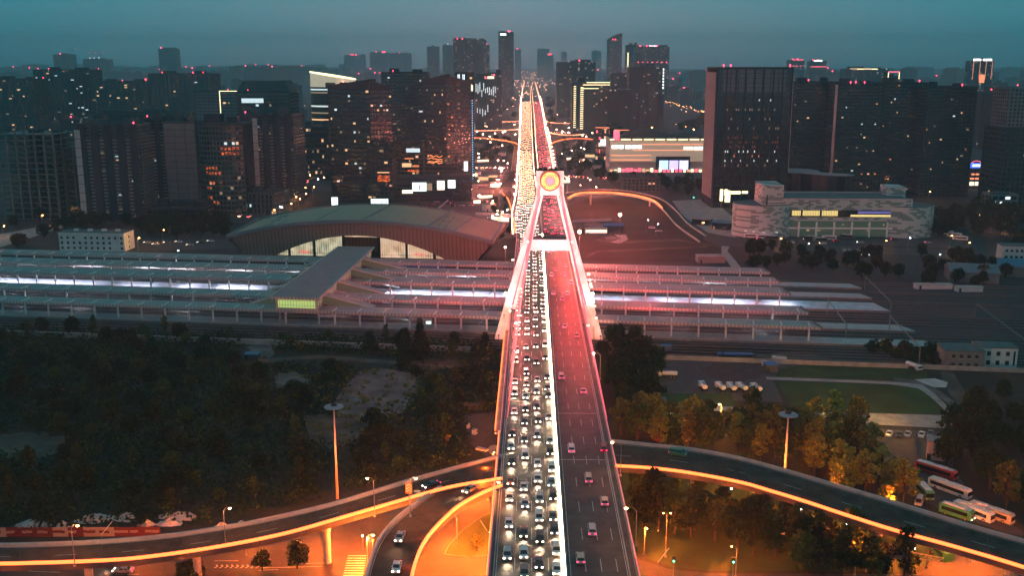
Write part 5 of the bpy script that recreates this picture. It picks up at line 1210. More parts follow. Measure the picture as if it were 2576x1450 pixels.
# ---- the distant city: boxes of flats whose windows come from their wall material
def city_wall(name, wall, lit_frac=.03, wx=3.2, wz=3.0, glassmul=.35, es=.9):
    m = mat(name, wall, .85); nt = m.node_tree; b = nt.nodes['Principled BSDF']; L_ = nt.links.new
    t = N(nt, 'ShaderNodeTexCoord'); s = N(nt, 'ShaderNodeSeparateXYZ'); L_(t.outputs['Object'], s.inputs[0])
    ad = N(nt, 'ShaderNodeMath', operation='ADD'); L_(s.outputs[0], ad.inputs[0]); L_(s.outputs[1], ad.inputs[1])
    def cell(src, size):
        d = N(nt, 'ShaderNodeMath', operation='DIVIDE'); d.inputs[1].default_value = size; L_(src, d.inputs[0])
        fr = N(nt, 'ShaderNodeMath', operation='FRACT'); L_(d.outputs[0], fr.inputs[0]); fl = N(nt, 'ShaderNodeMath', operation='FLOOR'); L_(d.outputs[0], fl.inputs[0])
        a = N(nt, 'ShaderNodeMath', operation='SUBTRACT'); a.inputs[1].default_value = .5; L_(fr.outputs[0], a.inputs[0])
        c = N(nt, 'ShaderNodeMath', operation='ABSOLUTE'); L_(a.outputs[0], c.inputs[0]); e = N(nt, 'ShaderNodeMath', operation='LESS_THAN'); e.inputs[1].default_value = .3; L_(c.outputs[0], e.inputs[0])
        return e.outputs[0], fl.outputs[0]
    ex, fx = cell(ad.outputs[0], wx); ez, fz = cell(s.outputs[2], wz)
    w = N(nt, 'ShaderNodeMath', operation='MULTIPLY'); L_(ex, w.inputs[0]); L_(ez, w.inputs[1])
    oi = N(nt, 'ShaderNodeObjectInfo'); cb_ = N(nt, 'ShaderNodeCombineXYZ'); L_(fx, cb_.inputs[0]); L_(fz, cb_.inputs[1])
    rs = N(nt, 'ShaderNodeMath', operation='MULTIPLY'); rs.inputs[1].default_value = 97; L_(oi.outputs['Random'], rs.inputs[0]); L_(rs.outputs[0], cb_.inputs[2])
    wnn = N(nt, 'ShaderNodeTexWhiteNoise'); L_(cb_.outputs[0], wnn.inputs['Vector'])
    lt = N(nt, 'ShaderNodeMath', operation='LESS_THAN'); lt.inputs[1].default_value = lit_frac; L_(wnn.outputs['Value'], lt.inputs[0])
    le = N(nt, 'ShaderNodeMath', operation='MULTIPLY'); L_(lt.outputs[0], le.inputs[0]); L_(w.outputs[0], le.inputs[1])
    es_ = N(nt, 'ShaderNodeMath', operation='MULTIPLY'); es_.inputs[1].default_value = es; L_(le.outputs[0], es_.inputs[0]); L_(es_.outputs[0], b.inputs['Emission Strength'])
    cr_ = N(nt, 'ShaderNodeValToRGB'); cr_.color_ramp.elements[0].color = (1, .55, .25, 1); cr_.color_ramp.elements[1].color = (.75, .95, 1, 1); L_(wnn.outputs['Color'], cr_.inputs[0]); L_(cr_.outputs[0], b.inputs['Emission Color'])
    x = N(nt, 'ShaderNodeMix', data_type='RGBA'); x.inputs[6].default_value = (*wall, 1); x.inputs[7].default_value = (*[c * glassmul for c in wall], 1); L_(w.outputs[0], x.inputs['Factor'])
    hv = N(nt, 'ShaderNodeHueSaturation'); vr = N(nt, 'ShaderNodeMapRange'); vr.inputs['To Min'].default_value = .6; vr.inputs['To Max'].default_value = 1.5; L_(oi.outputs['Random'], vr.inputs['Value']); L_(vr.outputs[0], hv.inputs['Value'])
    L_(x.outputs[2], hv.inputs['Color']); L_(hv.outputs[0], b.inputs['Base Color'])
city_wall('city_grey', (.11, .115, .12), .022); city_wall('city_teal', (.06, .085, .085), .03); city_wall('city_brown', (.08, .08, .085), .03); city_wall('city_dark', (.032, .055, .068), .04, 4, 3.6, .4, .9)
rc_ = random.Random(21); CITY = []
bcn = MB().ball((0, 0, 0), 1.6, 6).mesh('beacon', 'beacon_red')
def city(px0, px1, yt, Y, m=None, dep=None, top='flat', beacon=None, label=None, wname='apartment_block', rot=None):
    if Y > 2200: Y = 2200 + (Y - 2200) * 2.2
    xm = (px0 + px1) / 2; tp = PD(xm, yt, Y); W = (px1 - px0) / FPX * Y * .985; H = max(8, tp.z); dep = dep or max(14, W * rc_.uniform(.5, 1.0))
    t = thing(wname, label or 'x', 'building', (tp.x, Y, 0), R(rc_.uniform(-9, 9) if rot is None else rot), None if label else 'buildings of the hazy city')
    m = m or rc_.choice(['city_grey', 'city_teal', 'city_brown', 'city_teal'])
    b = MB().box(-W / 2, W / 2, 0, dep, 0, H)
    k = rc_.random()
    if k < .5 and W > 26 and top == 'flat':           # notched plan, shafts and steps
        n = rc_.choice((2, 3, 4))
        for i in range(n): x = -W / 2 + W * (i + .5) / n; w = W / n * .28; b.box(x - w, x + w, -2.2, -.01, 0, H * rc_.uniform(.96, 1.02))
    b.build('wall', m, t)
    tpb = MB()
    if top == 'flat':
        for i in range(rc_.choice((1, 2, 2, 3))):
            w = W * rc_.uniform(.08, .22); x = rc_.uniform(-W / 2 + w, W / 2 - w); tpb.box(x - w, x + w, dep * .3, dep * .7, H + .02, H + rc_.uniform(3, 8))
    elif top == 'curve':
        vs = []; n = 10
        for i in range(n + 1): a = i / n; x = -W / 2 + W * a; z = H + 3 + math.sin(a * math.pi / 2) * top_h; vs += [(x, 0, z), (x, dep, z), (x, 0, H), (x, dep, H)]
        tpb.add(vs, [q for i in range(n) for q in ((4 * i, 4 * i + 4, 4 * i + 5, 4 * i + 1), (4 * i, 4 * i + 2, 4 * i + 6, 4 * i + 4), (4 * i + 1, 4 * i + 5, 4 * i + 7, 4 * i + 3))] + [(0, 1, 3, 2), (4 * n, 4 * n + 2, 4 * n + 3, 4 * n + 1)])
    tpb.build('roof_top', m, t)
    nb = beacon if beacon is not None else (1 if rc_.random() < .4 else 0)
    for i in range(nb): link('beacon', bcn, t, (rc_.uniform(-W * .4, W * .4), 1, H + 3)).scale = [max(.6, Y / 2600)] * 3
    t['W'] = W; t['H'] = H
    if not label: CITY.append((px0, Y, m, W, H, t))
    return t
top_h = 24
Lb = lambda s: s
t = city(1140, 1222, 99, 2750, 'city_dark', 60, label='broad dark office slab on the skyline left of the avenue, red lamps on top', beacon=3, wname='office_tower', rot=0)
t = city(1222, 1231, 112, 2900, 'city_dark', 40, label='thin tower pressed against the right side of the broad skyline slab', beacon=1, wname='office_tower', rot=0)
t = city(1254, 1292, 80, 2900, 'city_dark', 40, label='tallest slim tower on the skyline with a bright white crown sign', beacon=2, wname='office_tower', rot=0)
W, H = t['W'], t['H']; MB().box(-W * .38, W * .0, -1, -.1, H - 11, H - 5).build('sign', emat('crown_white', (1, .97, .95), 5), t)
t = city(1074, 1104, 116, 3900, 'city_dark', 50, label='hazy tower with a crane lamp, leftmost of the pair beside the broad slab', beacon=0, rot=0); MB().box(-.5, .5, 4, 5, t['H'], t['H'] + 16).build('mast', 'dark_metal', t)
t = city(1113, 1139, 113, 3900, 'city_dark', 50, label='hazy tower with a white roof lamp touching the broad slab', beacon=0, rot=0); MB().ball((0, 0, t['H'] + 6), 3, 6).build('lamp', 'crown_white', t)
city(930, 975, 131, 5200, 'city_dark', 60, label='hazy block with four red roof lamps, left of three linked far towers', beacon=4, rot=0)
city(976, 1012, 133, 5300, 'city_dark', 60, label='hazy block in the middle of three linked far towers', beacon=1, rot=0)
city(1013, 1034, 133, 5200, 'city_dark', 60, label='hazy narrow block, right of three linked far towers', beacon=0, rot=0)
city(865, 900, 138, 5600, 'city_dark', 60, label='faint wide block above the glowing crown with pink roof lamps', beacon=4, rot=0)
city(900, 918, 137, 5600, 'city_dark', 60, label='faint narrow block right of the wide one with pink roof lamps', beacon=0, rot=0)
city(1295, 1311, 123, 5200, 'city_dark', 50, label='faint narrow tower just right of the tallest slim tower', beacon=2, rot=0)
city(1352, 1382, 122, 5600, 'city_dark', 60, label='faint tower right above the end of the avenue', beacon=0, rot=0)
city(1376, 1392, 137, 5000, 'city_dark', 60, label='faint stub of a tower beside the one above the avenue end', beacon=3, rot=0)
city(1412, 1426, 130, 6400, 'city_dark', 50, label='very faint thin spire tower right of the avenue', beacon=0, rot=0)
city(1490, 1512, 128, 5800, 'city_dark', 60, label='faint tower with one white top lamp right of the avenue', beacon=0, rot=0)
t = city(1402, 1498, 155, 2300, 'city_dark', 60, label='massive dark block right of the avenue above the gold-lined building', beacon=1, wname='office_tower', rot=0)
t = city(1530, 1565, 100, 3100, 'city_dark', 45, top='curve', label='sail shaped tower with rounded sloping top', beacon=2, wname='office_tower', rot=0)
t = city(1577, 1608, 112, 2900, 'city_dark', 50, label='tower with one vertical gold light line beside the red dotted block', beacon=0, wname='office_tower', rot=0)
strip(t, -t['W'] * .42, -t['W'] * .34, -.5, t['H'] * .5, t['H'] * .86, 'neon_gold')
t = city(1600, 1684, 117, 2800, 'city_dark', 60, label='large skyline block dotted with red lamps and pale crown lettering', beacon=6, wname='office_tower', rot=0)
W, H = t['W'], t['H']
for k in range(6): MB().box(-1.6, 1.6, -.6, -.1, 0, 4.5).build('sign_letter', 'sign_white', t, (-W * .1 + k * 4.4, 0, H + 1))
for k in range(7): MB().ball((0, 0, 0), 1.4, 6).build('beacon', 'beacon_red', t, (-W * .42 + k * W * .14, -1.5, H * .72))
t = city(1193, 1262, 192, 1950, 'city_dark', 50, label='block with white vertical light dashes left of the avenue', beacon=1, wname='office_tower', rot=0)
W, H = t['W'], t['H']; r = random.Random(5)
for k in range(11): z = H * (.66 if k % 2 else .70) + r.uniform(-4, 4); strip(t, -W * .44 + k * 3.6, -W * .44 + k * 3.6 + .7, -.5, z, z + r.uniform(8, 18), 'sign_white')
for k in range(5): z = H * .3 + r.uniform(-4, 4); strip(t, -W * .40 + k * 5, -W * .40 + k * 5 + .7, -.5, z, z + r.uniform(8, 14), 'sign_white')
MB().box(-W * .02, W * .22, -.6, -.1, H - 4, H + .5).build('sign', 'sign_warm', t); MB().box(-W * .12, -W * .06, -.6, -.1, H - 4, H + .5).build('sign', 'sign_pink', t)
t = city(1230, 1262, 184, 2100, 'city_dark', 40, label='plain dark slab behind the block with white light dashes', beacon=0, rot=0)
t = city(1440, 1534, 206, 1750, 'city_dark', 45, label='office with gold light lines along its roof and left corner', beacon=0, wname='office_tower', rot=0)
W, H = t['W'], t['H']
strip(t, -W * .12, W / 2, -.6, H - 1.2, H, 'neon_gold'); strip(t, -W * .22, W / 2, -.6, H - 5, H - 4, 'neon_gold'); strip(t, -W * .25, W * .2, -.6, H - 11, H - 10, 'neon_gold')
for k in range(20): z = H - 8 - k * 3.6; strip(t, -W * .46, -W * .40, -.6, z, z + 1.2, 'neon_gold', 'light_bar'); strip(t, -W * .28, -W * .20, -.6, z - 2, z - .8, 'neon_gold', 'light_bar')
city(1534, 1590, 225, 1800, 'city_dark', 45, label='block with warm lit floors right of the gold-lined office', beacon=0, rot=0)
city(1536, 1578, 188, 2150, 'city_dark', 45, label='plain hazy block rising behind the warm lit floors', beacon=0, rot=0)
t = city(1585, 1672, 168, 1900, 'city_grey', 50, label='stepped tower bearing a vertical line of white characters', beacon=0, rot=0)
W, H = t['W'], t['H']
for k in range(7): MB().box(-2, 2, -.6, -.1, 0, 3.6).build('sign_letter', 'sign_white', t, (W * .5 - 3, 0, H * .95 - k * 5.6))
t = city(398, 444, 121, 3700, 'city_teal', 50, label='single tall teal tower rising over the left skyline', beacon=1, rot=0)
t = city(133, 180, 136, 3900, 'city_teal', 60, label='block with a tower crane beside it on the far left skyline', beacon=1, rot=0)
c_ = thing('tower_crane', 'thin tower crane on the far left skyline', 'crane', (PD(182, 136, 5800).x, 5800, 0)); hh = PD(182, 124, 5800).z
MB().box(-1, 1, -1, 1, 0, hh).build('mast', 'grey_metal', c_); MB().box(-14, 30, -.8, .8, hh - 2, hh).build('jib', 'grey_metal', c_); MB().ball((20, 0, hh + 2), 2, 6).build('lamp', 'crown_white', c_)
t = city(208, 272, 148, 3900, 'city_teal', 70, label='unfinished block with work lights and a crane on the left skyline', beacon=0, rot=0)
for x in (-30, -6, 22): MB().ball((x, -2, t['H'] + 6), 2.4, 6).build('work_lamp', 'crown_white', t)
c_ = thing('tower_crane', 'long armed tower crane above the block with work lights', 'crane', (PD(250, 136, 5800).x, 5800, 0)); hh = PD(250, 134, 5800).z
MB().box(-1, 1, -1, 1, 0, hh).build('mast', 'grey_metal', c_); MB().box(-60, 30, -.8, .8, hh - 2, hh).build('jib', 'grey_metal', c_)
for x in (-55, -20, 20): MB().ball((x, -1, hh + 2), 1.6, 6).build('beacon', 'beacon_red', c_)
for a, b_2, y, lb in ((1988, 2024, 150, 'hazy block with red lined roof behind the residential towers'), (2040, 2080, 152, 'hazy block with white sign and pink line on its roof')):
    t = city(a, b_2, y, 3300, 'city_dark', 60, label=lb, beacon=2, rot=0); W, H = t['W'], t['H']; strip(t, -W / 2, W / 2, -.6, H * .80, H * .83, 'sign_pink')
    strip(t, -W * .3, W * .2 if a > 2000 else W * .45, -.6, H - 3, H + 3, 'crown_white' if a > 2000 else 'sign_pink', 'sign')
t = city(2128, 2236, 172, 2600, 'city_dark', 50, label='long block with a white lit roof line behind the residential towers', beacon=0, rot=0); strip(t, -t['W'] * .4, t['W'] * .45, -.6, t['H'] - 2.5, t['H'], 'neon_gold')
t = city(2232, 2264, 190, 1900, 'city_dark', 30, label='block topped with a glowing pink portal frame', beacon=0, rot=0); W, H = t['W'], t['H']; strip(t, -W * .45, W * .45, -.6, H + 6, H + 8, 'sign_pink'); strip(t, -W * .45, -W * .4, -.6, H - 6, H + 6, 'neon_gold'); strip(t, W * .4, W * .45, -.6, H - 6, H + 6, 'neon_gold')
t = city(2446, 2500, 152, 2500, 'city_dark', 40, label='tower with orange vertical light lines and white crown near the right edge', beacon=0, rot=0); W, H = t['W'], t['H']
for x in (-.42, -.12, .16, .44): strip(t, W * x - .5, W * x + .5, -.6, H * .62, H, 'neon_orange')
MB().box(-W * .45, -W * .1, -.7, -.1, H, H + 5).build('sign', 'crown_white', t); MB().box(W * .0, W * .4, -.7, -.1, H, H + 5).build('sign', 'crown_white', t)
strip(t, -W * .1, W * .14, -.7, H * .55, H * .72, 'neon_orange')
city(2470, 2576, 330 - 100, 1500, 'city_teal', 50, label='pale green mid-distance block between residential towers and the right edge tower', beacon=1, rot=0)

def avoid(px, Y):  # keep the avenue and its lamps clear
    return 1190 < px < 1440 if Y > 1500 else 1180 < px < 1480
def row(Y, y0, y1, xa, xb, wa, wb, gap=4, seed=1, lo=.0):
    r = random.Random(seed); x = xa
    while x < xb:
        w = r.uniform(wa, wb)
        if not avoid(x + w / 2, Y) and not avoid(x, Y) and not avoid(x + w, Y):
            city(x, x + w, r.uniform(y0, y1), Y * r.uniform(.94, 1.06))
        x += w + r.uniform(0, gap) + (r.uniform(10, 30) if r.random() < lo else 0)
row(5600, 160, 172, -60, 900, 34, 60, 3, 2, .1); row(5600, 170, 182, 900, 1180, 30, 50, 8, 3, .2); row(5600, 168, 184, 1445, 2640, 30, 60, 6, 4, .15)
row(4700, 170, 186, -60, 1180, 26, 46, 10, 31, .2); row(4700, 174, 192, 1445, 1800, 24, 40, 8, 32, .2); row(3200, 188, 208, 880, 1180, 26, 42, 14, 33, .3); row(3700, 166, 184, 520, 770, 40, 62, 2, 5); row(3700, 172, 196, -60, 520, 34, 60, 3, 6); row(3900, 182, 205, 880, 1180, 26, 50, 5, 7, .2); row(3600, 172, 200, 1680, 2640, 30, 55, 6, 8, .15)
row(2700, 198, 224, -60, 760, 34, 58, 6, 9, .2); row(2700, 205, 232, 1675, 1800, 26, 40, 6, 10); row(2500, 200, 225, 2460, 2640, 30, 50, 4, 12)
row(2100, 236, 262, 60, 600, 36, 60, 10, 13, .25); row(1950, 262, 282, 740, 830, 30, 44, 8, 14); row(2300, 222, 250, 990, 1180, 26, 44, 6, 15)
row(1450, 292, 318, 100, 330, 30, 60, 16, 16, .3)
CITY.sort(key=lambda q: (q[1] // 500, q[0]))
from collections import defaultdict
bands = defaultdict(list)
for q in CITY: bands['closer' if q[1] < 1750 else 'middle' if q[1] < 2450 else 'hazier' if q[1] < 3900 else 'faint' if q[1] < 7500 else 'faintest'].append(q)
for bn, qs in bands.items():
    qs.sort(key=lambda q: q[5].location.x / q[5].location.y)
    for i, (a, Y, m, W, H, t) in enumerate(qs):
        cn_ = {'city_grey': 'grey', 'city_teal': 'teal', 'city_brown': 'brownish', 'city_dark': 'dark'}[m]
        t['label'] = f"{'wide' if W > 90 else 'slim' if W < 55 else 'plain'} {cn_} block, {ordinal(i + 1)} from the left in the {bn} row of the city"
# ================================================================ vehicles
rv = random.Random(5)
PAINT = {'white': (.72, .72, .72), 'silver': (.42, .43, .45), 'black': (.015, .015, .018), 'grey': (.12, .12, .13), 'blue': (.05, .16, .28), 'dark blue': (.02, .03, .07), 'red': (.30, .02, .02), 'orange': (.45, .14, .04), 'green': (.04, .22, .10), 'beige': (.45, .38, .30)}
for k, c in PAINT.items():
    m = mat('paint_' + k, c, .28, .1, spec=.6); m.node_tree.nodes['Principled BSDF'].inputs['Coat Weight'].default_value = .4
mat('car_glass', (.01, .012, .015), .08, spec=.8); mat('tyre', (.012, .012, .012), .85); mat('rim', (.35, .35, .36), .4, .7)
emat('headlight', (1, .72, .55), 13, (.9, .9, .9)); emat('headlight_far', (1, .50, .28), 13); emat('tail_far', (1, .08, .12), 8); emat('tail_light', (1, .03, .14), 9, (.4, .02, .02)); mat('lamp_off', (.6, .6, .6), .2)
def loft_body(W, prof, shrink=.93):
    """side profile in (y, z) swept across the width, its outer edge drawn in"""
    mb = MB(); n = len(prof); cy = sum(p[0] for p in prof) / n; zb = min(p[1] for p in prof); vs = []
    for x, k in ((-W / 2, shrink), (-W / 2 + .12, 1), (W / 2 - .12, 1), (W / 2, shrink)):
        vs += [(x, cy + (y - cy) * (.985 if k < 1 else 1), zb + (z - zb) * k) for y, z in prof]
    f = [(j * n + i, j * n + (i + 1) % n, (j + 1) * n + (i + 1) % n, (j + 1) * n + i) for j in range(3) for i in range(n)]
    f += [tuple(range(n)), tuple(3 * n + i for i in range(n))[::-1]]
    return mb.add(vs, f)
KIND = {
 'sedan': dict(L=4.7, W=1.86, prof=[(-2.35, .32), (-2.36, .80), (-2.22, .98), (-1.55, 1.02), (.95, .97), (2.05, .83), (2.33, .66), (2.36, .32)], cab=(-1.75, 1.15, -1.05, .35, 1.0, 1.43), wb=1.38),
 'suv': dict(L=4.7, W=1.92, prof=[(-2.33, .4), (-2.35, 1.0), (-2.25, 1.12), (-1.6, 1.12), (1.05, 1.08), (2.1, 1.0), (2.33, .8), (2.35, .4)], cab=(-2.25, 1.3, -1.95, .55, 1.1, 1.70), wb=1.36),
 'van': dict(L=4.9, W=1.9, prof=[(-2.42, .4), (-2.45, 1.2), (-2.4, 1.3), (1.5, 1.2), (2.2, 1.05), (2.42, .8), (2.45, .4)], cab=(-2.38, 2.0, -2.2, 1.1, 1.2, 1.95), wb=1.45)}
MC = {}
def car_meshes(kind):
    if kind in MC: return MC[kind]
    K = KIND[kind]; W = K['W']; b0, b1, t0, t1, z0, z1 = K['cab']; w0_, w1 = W / 2 - .08, W / 2 - .24
    d = {'prof': K}
    g = MB().add([(-w0_, b0, z0 - .02), (w0_, b0, z0 - .02), (w0_, b1, z0 - .02), (-w0_, b1, z0 - .02), (-w1, t0, z1), (w1, t0, z1), (w1, t1, z1), (-w1, t1, z1)], [(3, 2, 1, 0), (4, 5, 6, 7), (0, 1, 5, 4), (1, 2, 6, 5), (2, 3, 7, 6), (3, 0, 4, 7)])
    d['window'] = g.mesh('window', 'car_glass')
    rf = MB().box(-w1 - .02, w1 + .02, t0 - .03, t1 + .03, z1 + .003, z1 + .05)
    for sx in (-1, 1):
        rf.tube([(sx * w1, t1, z1), (sx * w0_, b1, z0)], .045, 4); rf.tube([(sx * w1, t0, z1), (sx * w0_, b0, z0)], .05, 4); rf.tube([(sx * (w1 + .01), (t0 + t1) / 2, z1), (sx * (w0_ + .01), (b0 + b1) / 2, z0)], .045, 4)
        rf.box(min(sx * (W / 2 - .04), sx * (W / 2 + .14)), max(sx * (W / 2 - .04), sx * (W / 2 + .14)), b1 - .55, b1 - .35, z0, z0 + .14)
    d['roof_mb'] = rf; d['roof'] = {}
    wh = MB().tube([(-.11, 0, 0), (.11, 0, 0)], .33, 12, 0).tube([(-.12, 0, 0), (.12, 0, 0)], .19, 10, 1); d['wheel'] = wh.mesh('wheel', ['tyre', 'rim'])
    L = K['L'] / 2; zl = K['prof'][-2][1] + .02 if 0 else K['prof'][-2][1]; zl = .70 if kind == 'sedan' else .86
    d['headlight'] = MB().box(-.20, .20, -.14, .04, -.12, .12).mesh('headlight', 'headlight'); d['tail_light'] = MB().box(-.17, .17, -.05, .06, -.10, .10).mesh('tail_light', 'tail_light')
    d['zl'] = zl; d['body'] = {}; d['far'] = {}; MC[kind] = d; return d
def car(kind, colour, loc, rz, label, group, detail=True, on=True, name='car', lights='front', cat='car'):
    d = car_meshes(kind); K = d['prof']; L = K['L'] / 2
    if detail:
        t = thing(name, label, cat, loc, rz, group)
        if colour not in d['body']:
            d['body'][colour] = loft_body(K['W'], K['prof']).mesh('body', 'paint_' + colour); d['roof'][colour] = d['roof_mb'].mesh('roof', 'paint_' + colour)
        link('body', d['body'][colour], t); link('window', d['window'], t); link('roof', d['roof'][colour], t)
        for sx in (-1, 1):
            for sy in (-1, 1): link('wheel', d['wheel'], t, (sx * (K['W'] / 2 - .1), sy * K['wb'], .33))
            h = link('headlight', d['headlight'], t, (sx * .66, L - .02, d['zl']))
            if not on or lights == 'back': h.data = d.setdefault('hoff', MB().box(-.2, .2, -.14, .02, -.1, .1).mesh('headlight', 'lamp_off'))
            h = link('tail_light', d['tail_light'], t, (sx * .70, -L - .01, d['zl'] + .1))
            if not on: h.data = d.setdefault('toff', MB().box(-.17, .17, -.05, .05, -.1, .1).mesh('tail_light', 'paint_red'))
        return t
    key = (colour, lights)
    if key not in d['far']:
        mb = loft_body(K['W'], K['prof']); b0, b1, t0, t1, z0, z1 = K['cab']; w0_, w1 = K['W'] / 2 - .08, K['W'] / 2 - .24
        mb.add([(-w0_, b0, z0), (w0_, b0, z0), (w0_, b1, z0), (-w0_, b1, z0), (-w1, t0, z1), (w1, t0, z1), (w1, t1, z1), (-w1, t1, z1)], [(3, 2, 1, 0), (0, 1, 5, 4), (1, 2, 6, 5), (2, 3, 7, 6), (3, 0, 4, 7)], 1)
        mb.box(-w1, w1, t0, t1, z1, z1 + .04, 0)
        for sx in (-1, 1):
            for sy in (-1, 1): mb.tube([(sx * (K['W'] / 2 - .2), sy * K['wb'], .33), (sx * (K['W'] / 2 + .01), sy * K['wb'], .33)], .33, 8, 2)
            if lights == 'front': mb.box(sx * .66 - .22, sx * .66 + .22, L - .2, L + .04, d['zl'] - .14, d['zl'] + .16, 3)
            else: mb.box(sx * .70 - .22, sx * .70 + .22, -L - .06, -L + .05, d['zl'] - .02, d['zl'] + .22, 4)
        d['far'][key] = mb.mesh('car', ['paint_' + colour, 'car_glass', 'tyre', 'headlight', 'tail_light'])
    return tag(link(name, d['far'][key], None, loc, rz), label, cat, group)
beam = bpy.data.lights.new('headlight_beam', 'SPOT'); beam.energy = 1700; beam.spot_size = R(75); beam.spot_blend = .7; beam.color = (1, .68, .42); beam.shadow_soft_size = .3
def add_beam(t):
    o = bpy.data.objects.new('headlight_beam', beam); COL.objects.link(o); o.parent = t; o.location = (0, 2.5, 1.0); o.rotation_euler = (R(68), 0, 0)
# queue towards the camera: (lane, photograph row, colour, kind)
LANE = [-5.0, -1.25, 2.35, 5.85]; LN = ['outermost queue lane beside the orange strip', 'second queue lane from the orange strip', 'third queue lane from the orange strip', 'queue lane beside the bright central strip']
z8 = lambda y: 980 + y * .3335
NEAR = [[(1250, 'silver'), (1010, 'white'), (815, 'white'), (690, 'orange'), (545, 'black'), (430, 'white'), (330, 'black'), (165, 'white'), (25, 'white')],
        [(1385, 'grey'), (1240, 'white'), (1080, 'black'), (860, 'silver'), (735, 'white'), (500, 'white'), (375, 'grey'), (245, 'dark blue'), (145, 'dark blue'), (50, 'white')],
        [(1310, 'dark blue'), (1125, 'black'), (965, 'white'), (825, 'silver'), (675, 'white'), (555, 'white'), (345, 'silver'), (228, 'grey'), (130, 'dark blue'), (12, 'silver')],
        [(1355, 'white'), (1210, 'white'), (1060, 'dark blue'), (955, 'grey'), (805, 'black'), (700, 'blue'), (595, 'white'), (470, 'black'), (385, 'silver'), (205, 'silver'), (45, 'grey')]]
ncar = 0
for li, (u, items) in enumerate(zip(LANE, NEAR)):
    ss = []
    for y, c in items: p = P(1288, z8(y), DZ + .6); ss.append((p.y, c))
    s = ss[-1][0]
    dens = 0
    while s < 640:                                     # the queue goes on beyond, closer packed with distance
        gap = rv.uniform(7.2, 15) if s < 420 else rv.uniform(6.4, 9.5)
        if 330 < s < 380: gap += rv.uniform(3, 12)
        s += gap; ss.append((s, rv.choice(['white', 'white', 'silver', 'grey', 'black', 'white', 'dark blue', 'red', 'beige'])))
    for k, (s, c) in enumerate(ss):
        kd = rv.choice(['sedan', 'sedan', 'sedan', 'suv', 'suv', 'van']) if not (li == 3 and k in (0,)) else 'sedan'
        if li == 3 and k == 1: kd = 'suv'
        near = s < 345
        t = car(kd, c, B(u + rv.uniform(-.25, .25), s, DZ + .04), BR + math.pi + R(rv.uniform(-1.2, 1.2)), f'{c} {kd} with lit headlights, {ordinal(k + 1, "nearest")} in the {LN[li]}', 'cars queueing on the bridge', near)
        if near: add_beam(t)
        ncar += 1
# receding cars on the right carriageway: (photograph x, row)
RIGHT = [((1437, 1130), 'white', 'van'), ((1480, 1205), 'beige', 'van'), ((1518, 1128), 'red', 'van'), ((1520, 1262), 'beige', 'suv'), ((1489, 1335), 'silver', 'van'), ((1460, 1405), 'beige', 'suv'),
         ((1412, 948), 'silver', 'van'), ((1467, 983), 'silver', 'sedan'), ((1451, 843), 'beige', 'sedan'), ((1420, 820), 'white', 'sedan'), ((1415, 752), 'silver', 'sedan'), ((1392, 737), 'white', 'sedan'),
         ((1427, 738), 'white', 'suv'), ((1387, 692), 'white', 'van'), ((1420, 690), 'silver', 'suv'), ((1436, 711), 'silver', 'van'), ((1423, 668), 'white', 'sedan'), ((1398, 650), 'silver', 'sedan'), ((1380, 632), 'white', 'sedan'),
         ((1393, 630), 'silver', 'van'), ((1400, 678), 'beige', 'sedan'), ((1372, 576), 'white', 'sedan'), ((1413, 574), 'silver', 'sedan'), ((1391, 541), 'silver', 'sedan'), ((1376, 510), 'white', 'sedan'), ((1384, 495), 'white', 'sedan'), ((1379, 560), 'beige', 'sedan'), ((1396, 520), 'white', 'sedan')]
RIGHT.sort(key=lambda q: -q[0][1])
for k, ((x, y), c, kd) in enumerate(RIGHT):
    p = P(x, y, DZ + .7); p.z = DZ + .04
    car(kd, c, p, BR, f'{c} {kd} with red tail lights driving away, {ordinal(k + 1, "nearest")} on the right carriageway', 'cars driving away on the bridge', y > 930, True, lights='back'); ncar += 1
# the jam beyond the pylon: nearest as cars, the rest as one mass
LA, LBq, RA2, RB2 = rowline(1), rowline(2), rowline(3), rowline(4)
slots = []
for (A, Bq, nl, lt, wd) in ((LA, LBq, 6, 'front', .9), (RA2, RB2, 4, 'back', .9)):
    for l in range(nl):
        d = 0; nxt = rv.uniform(0, 8); acc = 0
        for i in range(len(A) - 1):
            p0 = A[i].lerp(Bq[i], .09 + .82 * (l + .5) / nl); p1 = A[i + 1].lerp(Bq[i + 1], .09 + .82 * (l + .5) / nl); L = (p1 - p0).length; a = 0
            while acc + L >= nxt:
                t_ = (nxt - acc) / L; q = p0.lerp(p1, t_); slots.append((q.y, q + Vector((rv.uniform(-.3, .3), 0, .05)), lt, (p1 - p0)))
                nxt += rv.uniform(8.5, 17) if lt == 'front' else rv.uniform(12, 40)
                if q.y > 1300: nxt += rv.uniform(10, 36)
            acc += L
            if p0.y > 3300: break
slots.sort(key=lambda q: q[0]); slots = [q for q in slots if q[0] > 642]
NI = 300 - ncar; far_mb = MB()
